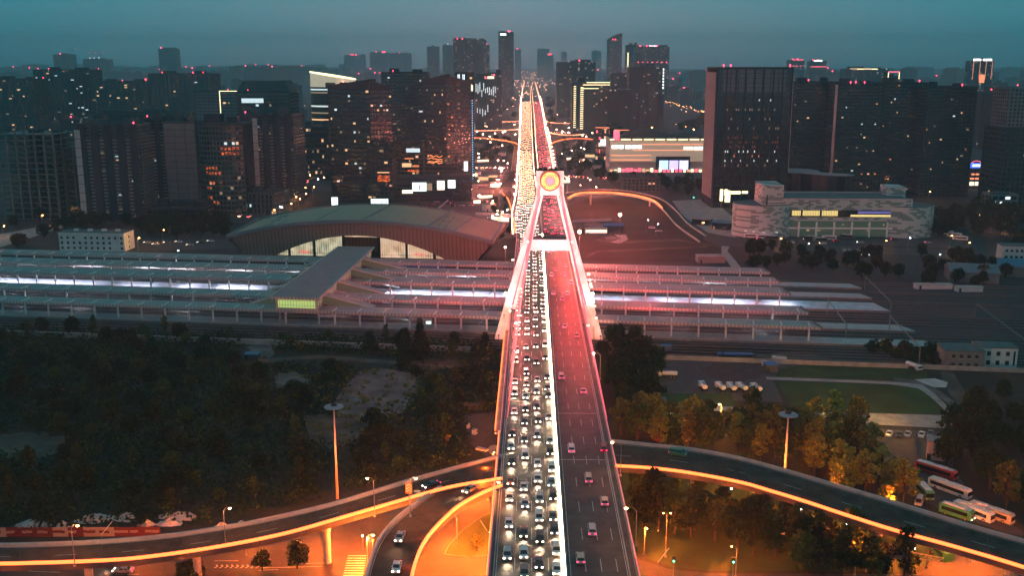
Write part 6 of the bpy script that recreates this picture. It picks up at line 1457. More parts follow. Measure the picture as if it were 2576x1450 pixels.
for k, (y, q, lt, d) in enumerate(slots):
    rz = math.atan2(-d.x, d.y) + (math.pi if lt == 'front' else 0); c = rv.choice(['white', 'silver', 'grey', 'black', 'beige', 'white', 'red']); kd = rv.choice(['sedan', 'suv', 'van'])
    if k < NI: car(kd, c, q, rz, f'{"tiny car with glaring headlights" if lt == "front" else "tiny car with red tail lights"}, {ordinal(k + 1, "nearest")} of the cars just past the pylon', 'cars in the jam past the pylon' if lt == 'front' else 'cars driving away past the pylon', False, lights=lt)
    else:
        s_ = 1 + max(0, (y - 1500) / 4000); dd = Vector((d.x, d.y, 0)).normalized() * (-1 if lt == 'front' else 1); n = Vector((dd.y, -dd.x, 0))
        far_mb.obox(q + Vector((0, 0, .75)), n, dd, (0, 0, 1), .9, 2.2, .45, 0); far_mb.obox(q + Vector((0, 0, 1.35)), n, dd, (0, 0, 1), .75, 1.1, .2, 0)
        for sx in (-.62, .62):
            far_mb.obox(q + n * sx + Vector((0, 0, .8)) + dd * (2.3 if lt == 'front' else -2.3), n, dd, (0, 0, 1), .24 * s_, .1, .2 * s_, 1 if lt == 'front' else 2)
for (pts_, n_, z_) in (([(1185, 329), (1310, 328)], 26, .2), ([(1370, 333), (1600, 337)], 34, .2), ([(1190, 424), (1298, 422)], 18, .2), ([(1385, 443), (1480, 448), (1660, 456)], 26, .2), ([(1195, 348), (1262, 353)], 8, 11), ([(1200, 311), (1300, 307)], 8, 8), ([(600, 556), (700, 496), (770, 452)], 22, .2)):
    c_ = curve([P(x, y, z_) for x, y in pts_], 30)
    for k in range(n_):
        i = rv.randrange(len(c_) - 1); q = c_[i].lerp(c_[i + 1], rv.random()); dd = (c_[i + 1] - c_[i]).normalized() * rv.choice((-1, 1)); n = Vector((dd.y, -dd.x, 0)); q = q + n * rv.uniform(2, 7)
        far_mb.obox(q + Vector((0, 0, .75)), n, dd, (0, 0, 1), .9, 2.2, .45, 0)
        for sx in (-.62, .62):
            far_mb.obox(q + n * sx + Vector((0, 0, .8)) + dd * 2.3, n, dd, (0, 0, 1), .3, .25, .25, 1); far_mb.obox(q + n * sx + Vector((0, 0, .8)) - dd * 2.3, n, dd, (0, 0, 1), .3, .25, .22, 2)
o = far_mb.build('distant_traffic', ['paint_black', 'headlight_far', 'tail_far']); o['kind'] = 'stuff'
# cars on the ramps and streets
def P2(a, b, z): A = P(*a, z); Bq = P(*b, z); return math.atan2(-(Bq.x - A.x), Bq.y - A.y)
for (x, y, z, tx_, ty_, c, kd, lb, lt) in ((1006, 1352, 11.9, 990, 1390, 'silver', 'sedan', 'silver sedan with lit headlights coming down the loop ramp', 'front'), (998, 1428, 11.0, 993, 1450, 'white', 'sedan', 'white sedan at the bottom edge on the loop ramp', 'front'),
        (1182, 1232, 13.7, 1150, 1250, 'beige', 'sedan', 'beige sedan with long headlights entering the loop ramp', 'front'), (1085, 1221, 13.3, 1040, 1235, 'black', 'sedan', 'dark car passing the gore towards the left ramp', 'front'),
        (310, 1436, .1, 280, 1436, 'silver', 'sedan', 'silver car on the street under the left ramp', 'front'), (1705, 1142, 13.9, 1760, 1150, 'green', 'van', 'green van driving along the right ramp', 'back')):
    t = car(kd, c, P(x, y, z + .6) - Vector((0, 0, .52)), P2((x, y), (tx_, ty_), z), lb, None, True, lights=lt)
    if lt == 'front': add_beam(t)
pk = 0
for (x, y, c) in ((2237, 1096, 'white'), (2262, 1098, 'black'), (2283, 1097, 'silver'), (2318, 1098, 'white'), (2341, 1095, 'grey')):
    pk += 1; car('sedan', c, P(x, y, .12), R(-28 + 180), f'{c} sedan, {ordinal(pk)} from the left in the parked row above the buses', 'parked cars above the buses', True, False)
car('van', 'silver', P(2312, 1268, .12), R(150), 'silver van parked beside the green bus', None, True, False); car('sedan', 'white', P(2228, 1196, .12), R(110), 'white car parked alone behind the orange lit tree', None, True, False)
for k, (x, y, c) in enumerate(((370, 612, 'silver'), (392, 616, 'white'), (420, 612, 'grey'), (450, 610, 'white'), (478, 618, 'silver'), (505, 612, 'black'), (530, 608, 'white'))):
    car('sedan', c, P(x, y, .1), R(80), f'{c} car, {ordinal(k + 1)} from the left in the lot right of the white dormitory', 'cars in the lot behind the platforms', False, True)
for k, (x, y, c) in enumerate(((1640, 575, 'white'), (1658, 583, 'silver'), (1912, 603, 'grey'), (1990, 612, 'white'), (2105, 608, 'red'), (2165, 612, 'silver'), (2250, 604, 'black'), (2070, 614, 'white'), (2335, 612, 'silver'))):
    car(rv.choice(['sedan', 'suv']), c, P(x, y, .12), R(80 if k % 2 else -95), f'{c} car, {ordinal(k + 1)} from the left along the road in front of the bus terminal', 'cars by the bus terminal', False, True, lights='front' if k % 2 else 'back')
for k in range(26):
    x = 1080 + k * 5.8; y = rv.uniform(472, 520); car('sedan', rv.choice(['white', 'silver', 'black', 'grey', 'red']), P(x, y, .12), R(rv.uniform(60, 110)), f'small car parked on the crowded lot between billboards and avenue, {ordinal(k + 1)} from the left', 'cars on the lot by the avenue', False, True, lights='back')
# buses, coaches
BM = {}
def bus(x, y, z, rz, c, label, L=11.5, on=False):
    t = thing('bus', label, 'bus', P(x, y, z + .1), R(rz), 'buses'); h = 3.0
    if ('b', c, L) not in BM:
        b = loft_body(2.5, [(-L / 2, .4), (-L / 2, h - .3), (-L / 2 + .3, h), (L / 2 - .5, h), (L / 2 - .05, h - .5), (L / 2, .4)], .97); BM[('b', c, L)] = b.mesh('body', 'paint_' + c)
        BM[('w', L)] = MB().box(-1.27, 1.27, -L / 2 + .8, L / 2 - 1.2, 1.35, 2.35).box(-1.1, 1.1, L / 2 - .2, L / 2 + .03, 1.2, 2.4).mesh('window', 'car_glass')
        BM[('r', L)] = MB().box(-.75, .75, -L * .32, -L * .10, h + .01, h + .28).box(-.75, .75, L * .05, L * .25, h + .01, h + .25).box(-.4, .4, -.5, .2, h + .01, h + .15).mesh('roof_unit', 'paint_white')
        BM['wh'] = MB().tube([(-.14, 0, 0), (.14, 0, 0)], .5, 12, 0).tube([(-.15, 0, 0), (.15, 0, 0)], .28, 10, 1).mesh('wheel', ['tyre', 'rim'])
    link('body', BM[('b', c, L)], t); link('window', BM[('w', L)], t); link('roof_unit', BM[('r', L)], t)
    if c != 'white': MB().box(-1.0, 1.0, -L / 2 + .6, L / 2 - .8, h + .003, h + .02).build('roof_stripe', 'paint_white', t)
    for sx in (-1.12, 1.12):
        for sy in (-L * .3, L * .32): link('wheel', BM['wh'], t, (sx, sy, .5))
        link('headlight', car_meshes('sedan')['headlight'] if on else car_meshes('sedan').setdefault('hoff', MB().box(-.2, .2, -.14, .02, -.1, .1).mesh('headlight', 'lamp_off')), t, (sx * .8, L / 2, .8))
for (x, y, rz, c, lb, L, on) in ((2353, 1195, 40 + 180, 'red', 'dark red and white bus, topmost of the diagonal line of parked buses', 12.5, False), (2388, 1240, 35 + 180, 'white', 'white roofed bus with grey roof boxes, second in the diagonal line', 12.5, False),
        (2406, 1300, 42 + 180, 'green', 'green and white bus with lit headlights near the ramp', 9, True), (2448, 1300, 35 + 180, 'white', 'white bus right of the green bus beside the ramp', 11, False), (2492, 1303, 38 + 180, 'beige', 'dull beige coach, rightmost of the buses beside the ramp', 12, False),
        (2325, 1248, 180, 'green', 'dark green bus partly hidden behind the orange lit tree', 8, False), (1675, 1106, -62, 'red', 'red bus with white roof parked above the right ramp between trees', 9, False), (1700, 1060, -88, 'green', 'small green bus under the trees by the lane', 7, False), (2368, 1403, 8, 'green', 'green bus on the road under the right ramp at the bottom', 6.5, True)):
    bus(x, y, 0, rz, c, lb, L, on)
for k, (x, y) in enumerate(((1888, 598), (1920, 600), (1940, 603), (2040, 604), (2062, 608), (2085, 603), (2380, 590), (2400, 596), (2415, 604), (2130, 600))):
    bus(x, y, 0, 84 if k < 6 else 60, rv.choice(['grey', 'dark blue', 'white']), f'bus standing in the terminal yard, {ordinal(k + 1)} in a rough count from the left', 10, k in (3, 6))
# tank trucks on the gravel lot
def tanker(x, y, rz, label, c='white', L=6.6):
    t = thing('tank_truck', label, 'truck', P(x, y, .1), R(rz), 'white service trucks on the gravel lot')
    MB().box(-1.1, 1.1, L / 2 - 1.9, L / 2, .7, 2.5).build('cab', 'paint_' + c, t); MB().box(-1.0, 1.0, L / 2 - .3, L / 2 + .03, 1.5, 2.3).build('windscreen', 'car_glass', t)
    tk = MB(); n = 14; vs = []
    for yy, k in ((-L / 2, .85), (-L / 2 + .3, 1), (L / 2 - 2.4, 1), (L / 2 - 2.1, .85)): vs += [(1.12 * k * math.cos(2 * math.pi * i / n), yy, 1.9 + .85 * k * math.sin(2 * math.pi * i / n)) for i in range(n)]
    tk.add(vs, [(j * n + i, j * n + (i + 1) % n, (j + 1) * n + (i + 1) % n, (j + 1) * n + i) for j in range(3) for i in range(n)] + [tuple(range(n)), tuple(3 * n + i for i in range(n))[::-1]]); tk.build('tank', 'paint_' + c, t)
    MB().box(-.35, .35, -L / 2 + .6, L / 2 - 2.6, 2.74, 2.9).build('walkway', 'grey_metal', t); MB().box(-.8, .8, -L / 2, L / 2, .55, .85).build('chassis', 'dark_metal', t)
    for sx in (-1, 1):
        for sy in (-L * .36, -L * .2, L * .33): link('wheel', BM['wh'], t, (sx, sy, .5))
for k, (x, y, rz) in enumerate(((1768, 980, 4), (1812, 982, 10), (1840, 983, 7), (1866, 983, 14), (1902, 985, 12))): tanker(x, y, rz, f'white tank truck, {ordinal(k + 1)} from the left in the row of five on the gravel lot')
tanker(2298, 930, 200, 'lone white tank truck parked on the grass left of the white house', L=7.5); tanker(1678, 950, 80, 'white truck parked crosswise at the left end of the gravel lot', L=8)
for k, (x, y) in enumerate(((1935, 925), (1960, 912))): tanker(x, y, 70, ('white truck beside the blue roofed guard hut', 'smaller truck just behind the blue roofed guard hut')[k], 'silver', 6)
# trains between the platforms
for (wv, v0, v1, c, lb) in ((528.2, 20, 60, 'dark', 'dark train with a yellow stripe standing between far platforms'), (580, -115, -40, 'blue', 'blue train with a white lower band along the farthest platform')):
    t = thing('train', lb, 'train', RL(0, wv), RR)
    for k in range(2):
        a = v0 + (v1 - v0) * k / 2 + .3; b_ = v0 + (v1 - v0) * (k + 1) / 2 - .3
        cg = bpy.data.objects.new('carriage', None); COL.objects.link(cg); cg.parent = t
        MB().box(a, b_, -1.5, 1.5, .9, 3.4).box(a, b_, -1.2, 1.2, 3.4, 3.9).build('body', 'dark_metal' if c == 'dark' else 'blue_bright', cg); MB().box(a + .5, b_ - .5, -1.55, -1.51, 2.0, 2.8).build('window', 'car_glass', cg)
        MB().box(a, b_, -1.56, -1.51, 1.2, 1.5).build('stripe', 'paint_beige', cg)
# ================================================================ trees
rt_ = random.Random(8)
def leafmat(name, c, trans=.25):
    m = mat(name, c, .7, spec=.15); nt = m.node_tree; b = nt.nodes['Principled BSDF']
    g = N(nt, 'ShaderNodeNewGeometry'); oi = N(nt, 'ShaderNodeObjectInfo')
    ad = N(nt, 'ShaderNodeMath', operation='ADD'); nt.links.new(g.outputs['Random Per Island'], ad.inputs[0]); nt.links.new(oi.outputs['Random'], ad.inputs[1])
    r = N(nt, 'ShaderNodeMapRange'); r.inputs['From Max'].default_value = 2; r.inputs['To Min'].default_value = .35; r.inputs['To Max'].default_value = 1.9
    nt.links.new(ad.outputs[0], r.inputs['Value']); h = N(nt, 'ShaderNodeHueSaturation'); h.inputs['Color'].default_value = (*c, 1); nt.links.new(r.outputs[0], h.inputs['Value'])
    hr = N(nt, 'ShaderNodeMapRange'); hr.inputs['To Min'].default_value = .47; hr.inputs['To Max'].default_value = .525; nt.links.new(oi.outputs['Random'], hr.inputs['Value']); nt.links.new(hr.outputs[0], h.inputs['Hue'])
    nt.links.new(h.outputs[0], b.inputs['Base Color'])
    t = N(nt, 'ShaderNodeBsdfTranslucent'); nt.links.new(h.outputs[0], t.inputs[0]); x = N(nt, 'ShaderNodeMixShader'); x.inputs[0].default_value = trans
    o = [n for n in nt.nodes if n.type == 'OUTPUT_MATERIAL'][0]; nt.links.new(b.outputs[0], x.inputs[1]); nt.links.new(t.outputs[0], x.inputs[2]); nt.links.new(x.outputs[0], o.inputs[0])
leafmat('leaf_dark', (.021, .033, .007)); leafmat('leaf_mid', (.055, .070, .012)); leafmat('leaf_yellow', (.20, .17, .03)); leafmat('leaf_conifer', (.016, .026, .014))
mat('bark', (.06, .045, .035), .95, noise=.4, nscale=1)
def leaf(mb, c, s, r):
    a = Vector((r.gauss(0, 1), r.gauss(0, 1), r.gauss(0, .6))).normalized(); b = a.cross(Vector((r.gauss(0, 1), r.gauss(0, 1), r.gauss(0, 1)))).normalized(); c = Vector(c)
    k = r.uniform(.6, 1.0); mb.add([c - a * s, c - b * s * k, c + a * s * .9, c + b * s * k], [(0, 1, 2, 3)])
def crown(kind, seed):
    r = random.Random(seed); mb = MB(); tr = MB()
    if kind == 'broad': H, Rr, base, nl = 8.5, 4.6, 2.6, 13
    elif kind == 'tall': H, Rr, base, nl = 13, 3.0, 3.5, 14
    elif kind == 'poplar': H, Rr, base, nl = 14, 1.9, 2.0, 14
    elif kind == 'shrub': H, Rr, base, nl = 4.0, 3.2, .4, 8
    elif kind == 'open': H, Rr, base, nl = 11, 4.2, 3.5, 12
    if kind == 'conifer':
        for k in range(46):
            z = 2 + 14 * k / 46; rr = 4.2 * (1 - z / 17.5) + .4; n = int(10 + rr * 5)
            for j in range(n):
                a = r.uniform(0, 6.283); d = rr * r.uniform(.3, 1.05); leaf(mb, (d * math.cos(a), d * math.sin(a), z - d * .35 + r.uniform(-.2, .2)), r.uniform(.35, .7), r)
        tr.tube([(0, 0, 0), (0, 0, 16.5)], [.35, .05], 6); return mb, tr
    tr.tube([(0, 0, 0), (r.uniform(-.2, .2), r.uniform(-.2, .2), base), (r.uniform(-.4, .4), r.uniform(-.4, .4), H * .75)], [.26, .2, .07], 7)
    lobes = []
    for k in range(nl):
        t = (k + .5) / nl; z = base + (H - base) * t; prof = math.sin(math.pi * min(1, .18 + t * .80)) ** .7
        a = k * 2.4 + r.uniform(-.5, .5); d = Rr * prof * r.uniform(.35, .75); lr = Rr * r.uniform(.28, .48) * (.65 if kind == 'open' else 1)
        c = Vector((d * math.cos(a), d * math.sin(a), z)); lobes.append((c, lr)); tr.tube([(0, 0, max(.4, z * .6)), c * .5 + Vector((0, 0, z * .42)), c], [.1, .07, .03], 5)
    for c, lr in lobes:
        n = int(46 * (lr / 1.4) ** 1.6) + 18
        if kind == 'open': n = int(n * 1.2)
        for j in range(n):
            v = Vector((r.gauss(0, 1), r.gauss(0, 1), r.gauss(0, .8))).normalized() * lr * r.uniform(.55, 1.12); v.z *= .8; leaf(mb, c + v, r.uniform(.25, .62), r)
    return mb, tr
TREE = {}
for kind, ms, n in (('broad', 'leaf_dark', 4), ('tall', 'leaf_mid', 3), ('poplar', 'leaf_mid', 2), ('shrub', 'leaf_dark', 3), ('open', 'leaf_yellow', 3), ('conifer', 'leaf_conifer', 1)):
    TREE[kind] = []
    for s in range(n):
        c, t = crown(kind, s * 13 + len(kind)); TREE[kind].append((c.v, c.f, c.m, t.mesh('trunk', 'bark'), {}))
def tree(kind, loc, sc_, label, group, m=None, name='tree', cat='tree'):
    c = rt_.choice(TREE[kind]); m = m or {'broad': 'leaf_dark', 'tall': 'leaf_mid', 'poplar': 'leaf_mid', 'shrub': 'leaf_dark', 'open': 'leaf_yellow', 'conifer': 'leaf_conifer'}[kind]
    if m not in c[4]: mb = MB(); mb.v, mb.f, mb.m = c[0], c[1], c[2]; me = bpy.data.meshes.new('crown'); me.from_pydata(mb.v, [], mb.f); me.materials.append(M[m]); c[4][m] = me
    t = thing(name, label, cat, loc, rt_.uniform(0, 6.28), group); t.scale = [sc_ * rt_.uniform(.92, 1.08), sc_ * rt_.uniform(.92, 1.08), sc_ * rt_.uniform(.85, 1.15)]
    link('crown', c[4][m], t); link('trunk', c[3], t); return t
def inside(p, poly):
    x, y = p; c = False; n = len(poly)
    for i in range(n):
        (x0, y0), (x1, y1) = poly[i], poly[i - 1]
        if (y0 > y) != (y1 > y) and x < (x1 - x0) * (y - y0) / (y1 - y0) + x0: c = not c
    return c
def scatter(poly, n, mind, avoid=(), tries=60):
    """points on the ground inside a photograph polygon, spread in real metres"""
    W_ = [P(x, y).to_2d() for x, y in poly]; A = [[P(x, y).to_2d() for x, y in a] for a in avoid]
    x0, x1 = min(p.x for p in W_), max(p.x for p in W_); y0, y1 = min(p.y for p in W_), max(p.y for p in W_); out = []; k = 0
    while len(out) < n and k < n * tries:
        k += 1; p = Vector((rt_.uniform(x0, x1), rt_.uniform(y0, y1)))
        if not inside(p, W_) or any(inside(p, a) for a in A) or any((p - q).length < mind for q in out): continue
        out.append(p)
    return out
CLR = [[(905, 935), (955, 925), (1040, 940), (1060, 985), (1010, 1040), (930, 1062), (850, 1045), (840, 1010), (870, 970)], [(760, 1050), (900, 1045), (935, 1070), (900, 1115), (830, 1130), (780, 1100)],
       [(690, 940), (780, 940), (780, 985), (690, 985)], [(630, 850), (690, 850), (690, 925), (600, 925), (600, 880)], [(1165, 1040), (1262, 1035), (1262, 1150), (1225, 1150), (1180, 1115)], [(640, 890), (800, 888), (1180, 912), (1180, 935), (640, 922)], [(-60, 1090), (180, 1090), (180, 1150), (-60, 1150)],
       [(820, 1060), (870, 1060), (870, 1262), (825, 1262)]]
WOOD = [(-40, 828), (600, 846), (1240, 862), (1245, 1040), (1160, 1120), (1190, 1160), (1000, 1205), (860, 1245), (700, 1282), (560, 1305), (400, 1322), (-40, 1342)]
pts = scatter(WOOD, 165, 5.8, CLR)
for i, p in enumerate(pts):
    x = p.x; near_bridge = x > -28; k = rt_.random()
    if near_bridge and k < .45: tree('open', (p.x, p.y, 0), rt_.uniform(.65, .9), 'loose reddish lit tree of the wild wood close to the bridge', 'trees of the wild wood beside the bridge', 'leaf_mid')
    elif k < .2: tree('tall', (p.x, p.y, 0), rt_.uniform(.5, .68), 'taller mid green tree in the dark wild wood', 'tall trees of the wild wood', None)
    elif k < .42: tree('broad', (p.x, p.y, 0), rt_.uniform(.45, .75), 'small yellowish green tree in the dark wild wood', 'yellowish trees of the wild wood', 'leaf_mid')
    else: tree('broad', (p.x, p.y, 0), rt_.uniform(.55, .92), 'round dark tree in the wild wood left of the bridge', 'dark trees of the wild wood')
for (x, y, s) in ((1022, 905, 1.0), (1058, 903, 1.12)): tree('conifer', P(x, y), s, 'dark pointed conifer, ' + ('left' if x < 1040 else 'right, slightly taller') + ' of the twin pair before the platforms', None, name='conifer')
# undergrowth that nobody could count
def undergrowth(name, poly, n, m, avoid=(), s=1.0):
    mb = MB(); r = random.Random(n)
    for p in scatter(poly, n, 1.2, avoid, 12):
        for j in range(r.randrange(12, 22)):
            leaf(mb, (p.x + r.gauss(0, 1.2) * s, p.y + r.gauss(0, 1.2) * s, r.uniform(.1, 1.9) * s), r.uniform(.3, .7), r)
    me = bpy.data.meshes.new(name); me.from_pydata(mb.v, [], mb.f); me.materials.append(M[m]); o = link(name, me); o['kind'] = 'stuff'
undergrowth('undergrowth', WOOD, 2600, 'leaf_dark', CLR, 1.45); undergrowth('undergrowth', WOOD, 500, 'leaf_mid', CLR, 1.3)
undergrowth('weeds', [(760, 930), (1080, 930), (1060, 1060), (760, 1130)], 90, 'leaf_yellow', (), .45)
# right of the bridge
g = 'trees along the right ramp'
R1 = [(1500, 858), (1620, 868), (1650, 905), (1655, 960), (1640, 1030), (1560, 1050), (1535, 960), (1512, 900)]
for p in scatter(R1, 26, 5.0): tree('broad', (p.x, p.y, 0), rt_.uniform(.8, 1.2), 'dark reddish tree clump tree right of the pylon foot', 'clump of trees right of the pylon foot')
R2 = [(1550, 1085), (1760, 1092), (2000, 1098), (2170, 1112), (2200, 1170), (2260, 1260), (2150, 1245), (2040, 1215), (1900, 1180), (1740, 1150), (1590, 1135)]
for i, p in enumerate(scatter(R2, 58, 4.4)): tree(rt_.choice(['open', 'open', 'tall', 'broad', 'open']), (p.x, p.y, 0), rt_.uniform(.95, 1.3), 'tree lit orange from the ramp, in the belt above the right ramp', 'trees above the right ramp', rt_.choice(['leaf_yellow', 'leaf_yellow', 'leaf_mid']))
R3 = [(1600, 1285), (1740, 1300), (1870, 1325), (2010, 1370), (2150, 1412), (2300, 1470), (2200, 1480), (2090, 1462), (1950, 1425), (1800, 1372), (1690, 1345), (1600, 1325)]
for i, p in enumerate(scatter(R3, 36, 4.2)): tree(rt_.choice(['tall', 'broad', 'open', 'tall']), (p.x, p.y, 0), rt_.uniform(.85, 1.1), 'dark tree below the right ramp on the lawn', 'trees below the right ramp', rt_.choice(['leaf_dark', 'leaf_mid']))
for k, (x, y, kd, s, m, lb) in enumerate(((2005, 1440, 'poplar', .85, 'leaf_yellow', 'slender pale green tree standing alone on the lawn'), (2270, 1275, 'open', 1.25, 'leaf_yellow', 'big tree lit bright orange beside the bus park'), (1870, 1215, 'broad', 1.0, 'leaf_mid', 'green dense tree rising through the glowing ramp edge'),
        (2100, 1300, 'tall', .95, 'leaf_mid', 'tall tree overlapping the right ramp above the glowing edge'), (2225, 1345, 'tall', 1.0, 'leaf_mid', 'tree crossing the right ramp left of the green bus'), (2380, 1170, 'broad', 1.25, 'leaf_dark', 'very large dark round tree above the parked buses'), (2440, 1150, 'broad', 1.4, 'leaf_dark', 'large dark tree right of the gatehouse'),
        (2395, 1105, 'broad', 1.2, 'leaf_dark', 'dark tree at the right end of the parked car row'), (2530, 1290, 'open', 1.15, 'leaf_yellow', 'orange tinted tree at the right edge by the last coach'), (2490, 1230, 'broad', 1.3, 'leaf_dark', 'dark tree behind the diagonal line of buses'),
        (660, 1438, 'broad', .55, 'leaf_mid', 'small tree under the left ramp, left of two'), (748, 1432, 'broad', .75, 'leaf_mid', 'bushy tree under the left ramp near the crossing'), (485, 1462, 'shrub', 1.4, 'leaf_mid', 'dark green bush at the bottom edge left of the arrows'), (1200, 1390, 'open', .45, 'leaf_yellow', 'sparse little tree on the kerbed traffic island'),
        (1640, 1215, 'open', .8, 'leaf_mid', 'slight tree just below the right ramp beside the bridge'), (1700, 1210, 'poplar', .7, 'leaf_mid', 'thin tree poking over the glowing edge of the right ramp'))):
    tree(kd, P(x, y), s, lb, None, m)
R4 = [(2400, 1040), (2480, 1010), (2640, 1000), (2660, 1330), (2510, 1270), (2460, 1170)]
for p in scatter(R4, 18, 6.5): tree('broad', (p.x, p.y, 0), rt_.uniform(.75, 1.05), 'dark tree in the thicket at the right edge', 'thicket at the right edge')
R5 = [(2180, 880), (2380, 890), (2370, 925), (2200, 905)]
for p in scatter(R5, 12, 4.5): tree('shrub', (p.x, p.y, 0), rt_.uniform(.9, 1.4), 'dark bush in the row between the rails and the lawn', 'bushes between rails and lawn', name='bush', cat='bush')

# farther off nobody tells one tree from the next: one object
FAR = MB()
def far_trees(poly, n, mind, s0, s1, kinds=('broad',)):
    for p in scatter(poly, n, mind):
        c = rt_.choice(TREE[rt_.choice(kinds)]); s = rt_.uniform(s0, s1); a = rt_.uniform(0, 6.28); ca, sa = math.cos(a) * s, math.sin(a) * s
        st = 1 if p.y < 760 else 2; fs = c[1][::st]; k = 1.0 if st == 1 else 1.35; vs = []; nf = []
        for f in fs:
            q = [c[0][i] for i in f]; cx, cy, cz = (sum(v[j] for v in q) / 4 for j in range(3)); o = len(vs)
            for v in q: x, y, z = cx + (v[0] - cx) * k, cy + (v[1] - cy) * k, cz + (v[2] - cz) * k; vs.append((p.x + x * ca - y * sa, p.y + x * sa + y * ca, z * s))
            nf.append((o, o + 1, o + 2, o + 3))
        o = len(vs); vs += [(p.x - .3, p.y, 0), (p.x + .3, p.y, 0), (p.x + .15, p.y, 5 * s), (p.x - .15, p.y, 5 * s)]; nf.append((o, o + 1, o + 2, o + 3)); FAR.add(vs, nf)
far_trees([(1880, 628), (2440, 650), (2560, 700), (2420, 735), (2200, 705), (1880, 680)], 52, 6.0, .7, 1.1)
far_trees([(340, 560), (590, 560), (560, 605), (350, 600)], 30, 7, .9, 1.3); far_trees([(100, 575), (210, 560), (350, 560), (350, 576), (150, 578), (110, 620), (-40, 640), (-40, 620), (60, 610)], 18, 7, .8, 1.2)
far_trees([(1450, 446), (1570, 450), (1800, 470), (1800, 500), (1700, 490), (1660, 480), (1560, 470)], 26, 10, 1, 1.4); far_trees([(2350, 540), (2576, 520), (2576, 640), (2360, 600)], 40, 8, 1.0, 1.5)
far_trees([(1190, 250), (1300, 250), (1300, 300), (1200, 300)], 34, 20, 1.6, 2.3); far_trees([(1372, 250), (1480, 260), (1500, 330), (1380, 320)], 30, 20, 1.6, 2.3); far_trees([(1235, 520), (1285, 500), (1290, 600), (1250, 620)], 14, 8, .6, .9)
far_trees([(1190, 350), (1295, 360), (1296, 408), (1200, 408)], 24, 14, .9, 1.4); far_trees([(1395, 365), (1480, 360), (1490, 440), (1400, 436)], 26, 14, .9, 1.4); far_trees([(0, 420), (190, 400), (190, 540), (0, 590)], 26, 12, .9, 1.3); far_trees([(1810, 280), (1700, 330), (1790, 335)], 20, 25, 1.5, 2)
me = bpy.data.meshes.new('distant_trees'); me.from_pydata(FAR.v, [], FAR.f); me.materials.append(M['leaf_dark']); o = link('distant_trees', me); o['kind'] = 'stuff'
# each tree's label says where it stands in its group: rows counted away from the camera, then from the left
gr = {}
for o in [x for x in bpy.data.objects if x.get('category') in ('tree', 'bush') and x.get('group')]: gr.setdefault(o['group'], []).append(o)
for gname, os_ in gr.items():
    os_.sort(key=lambda o: o.location.y); nr = max(1, round(len(os_) ** .5 * .75)); per = -(-len(os_) // nr)
    for r_ in range(nr):
        rw = sorted(os_[r_ * per:(r_ + 1) * per], key=lambda o: o.location.x / o.location.y)
        for i, o in enumerate(rw):
            ws = {'dark trees of the wild wood': 'round dark tree of the left wild wood', 'tall trees of the wild wood': 'taller green tree of the left wild wood', 'yellowish trees of the wild wood': 'small lighter tree of the left wild wood', 'trees of the wild wood beside the bridge': 'loose reddish tree beside the bridge',
                  'clump of trees right of the pylon foot': 'tree of the clump right of the pylon', 'trees above the right ramp': 'orange lit tree above the right ramp', 'trees below the right ramp': 'dark tree below the right ramp', 'thicket at the right edge': 'dark tree of the right edge thicket', 'bushes between rails and lawn': 'dark bush between rails and lawn'}[gname]
            o['label'] = f"{ws}, {ordinal(i + 1)} from left in its {ordinal(r_ + 1, 'nearest')} row"
# ================================================================ lamps
rl_ = random.Random(3)
def point(loc, e, col, r=.25, parent=None, name='lamp_light'):
    l = bpy.data.lights.new(name, 'POINT'); l.energy = e; l.color = col; l.shadow_soft_size = r
    o = bpy.data.objects.new(name, l); COL.objects.link(o); o.location = loc; o.parent = parent; return o
def spot(loc, target, e, col, size, blend=.5, r=.5, parent=None):
    l = bpy.data.lights.new('flood_light', 'SPOT'); l.energy = e; l.color = col; l.spot_size = R(size); l.spot_blend = blend; l.shadow_soft_size = r
    o = bpy.data.objects.new('flood_light', l); COL.objects.link(o); o.location = loc; d = Vector(target) - Vector(loc); o.rotation_euler = d.to_track_quat('-Z', 'Y').to_euler(); o.parent = parent; return o
ORA = (1, .145, .015); SOD = (1, .24, .04)
LM = {}
def street_lamp(base, h, label, group=None, rz=0, arm=2.2, e=0, col=ORA, m='lamp_orange', r=.34, double=False):
    t = thing('street_lamp', label, 'street lamp', base, rz, group)
    k = (h, arm, double)
    if k not in LM:
        p = MB().tube([(0, 0, 0), (0, 0, h * .9), (0, 0, h)], [.13, .08, .07], 6)
        for s in ((1, -1) if double else (1,)): p.tube([(0, 0, h * .92), (s * arm * .25, 0, h + .45), (s * arm * .7, 0, h + .75), (s * arm, 0, h + .65)], [.06, .06, .05, .05], 5)
        LM[k] = p.mesh('pole', 'grey_metal'); LM[('b',)] = MB().box(-.28, .28, -.28, .28, 0, .5).mesh('base', 'concrete')
    if ('h', m, r) not in LM: LM[('h', m, r)] = MB().ball((0, 0, -.08), r, 8, 0, .7).box(-.4, .4, -.16, .16, .08, .2, 1).mesh('lamp_head', [m, 'grey_metal'])
    link('pole', LM[k], t); link('base', LM[('b',)], t)
    for s in ((1, -1) if double else (1,)):
        link('lamp_head', LM[('h', m, r)], t, (s * arm, 0, h + .55))
        if e and m == 'lamp_avenue' and h < 15: spot((s * arm, 0, h + .2), (s * arm, .01, 0), e, col, 164, .35, .4, t)
        elif e: point((s * arm, 0, h - .1), e, col, .35, t)
    return t
def lamp_at(hx, hy, z0, h, label, side=1, group=None, **k):
    """a lamp whose head shows at this place of the photograph, standing on ground of height z0"""
    arm = k.get('arm', 2.2); q = P(hx, hy, z0 + h + .6); return street_lamp((q.x - side * arm, q.y, z0), h, label, group, 0 if side > 0 else math.pi, **k)
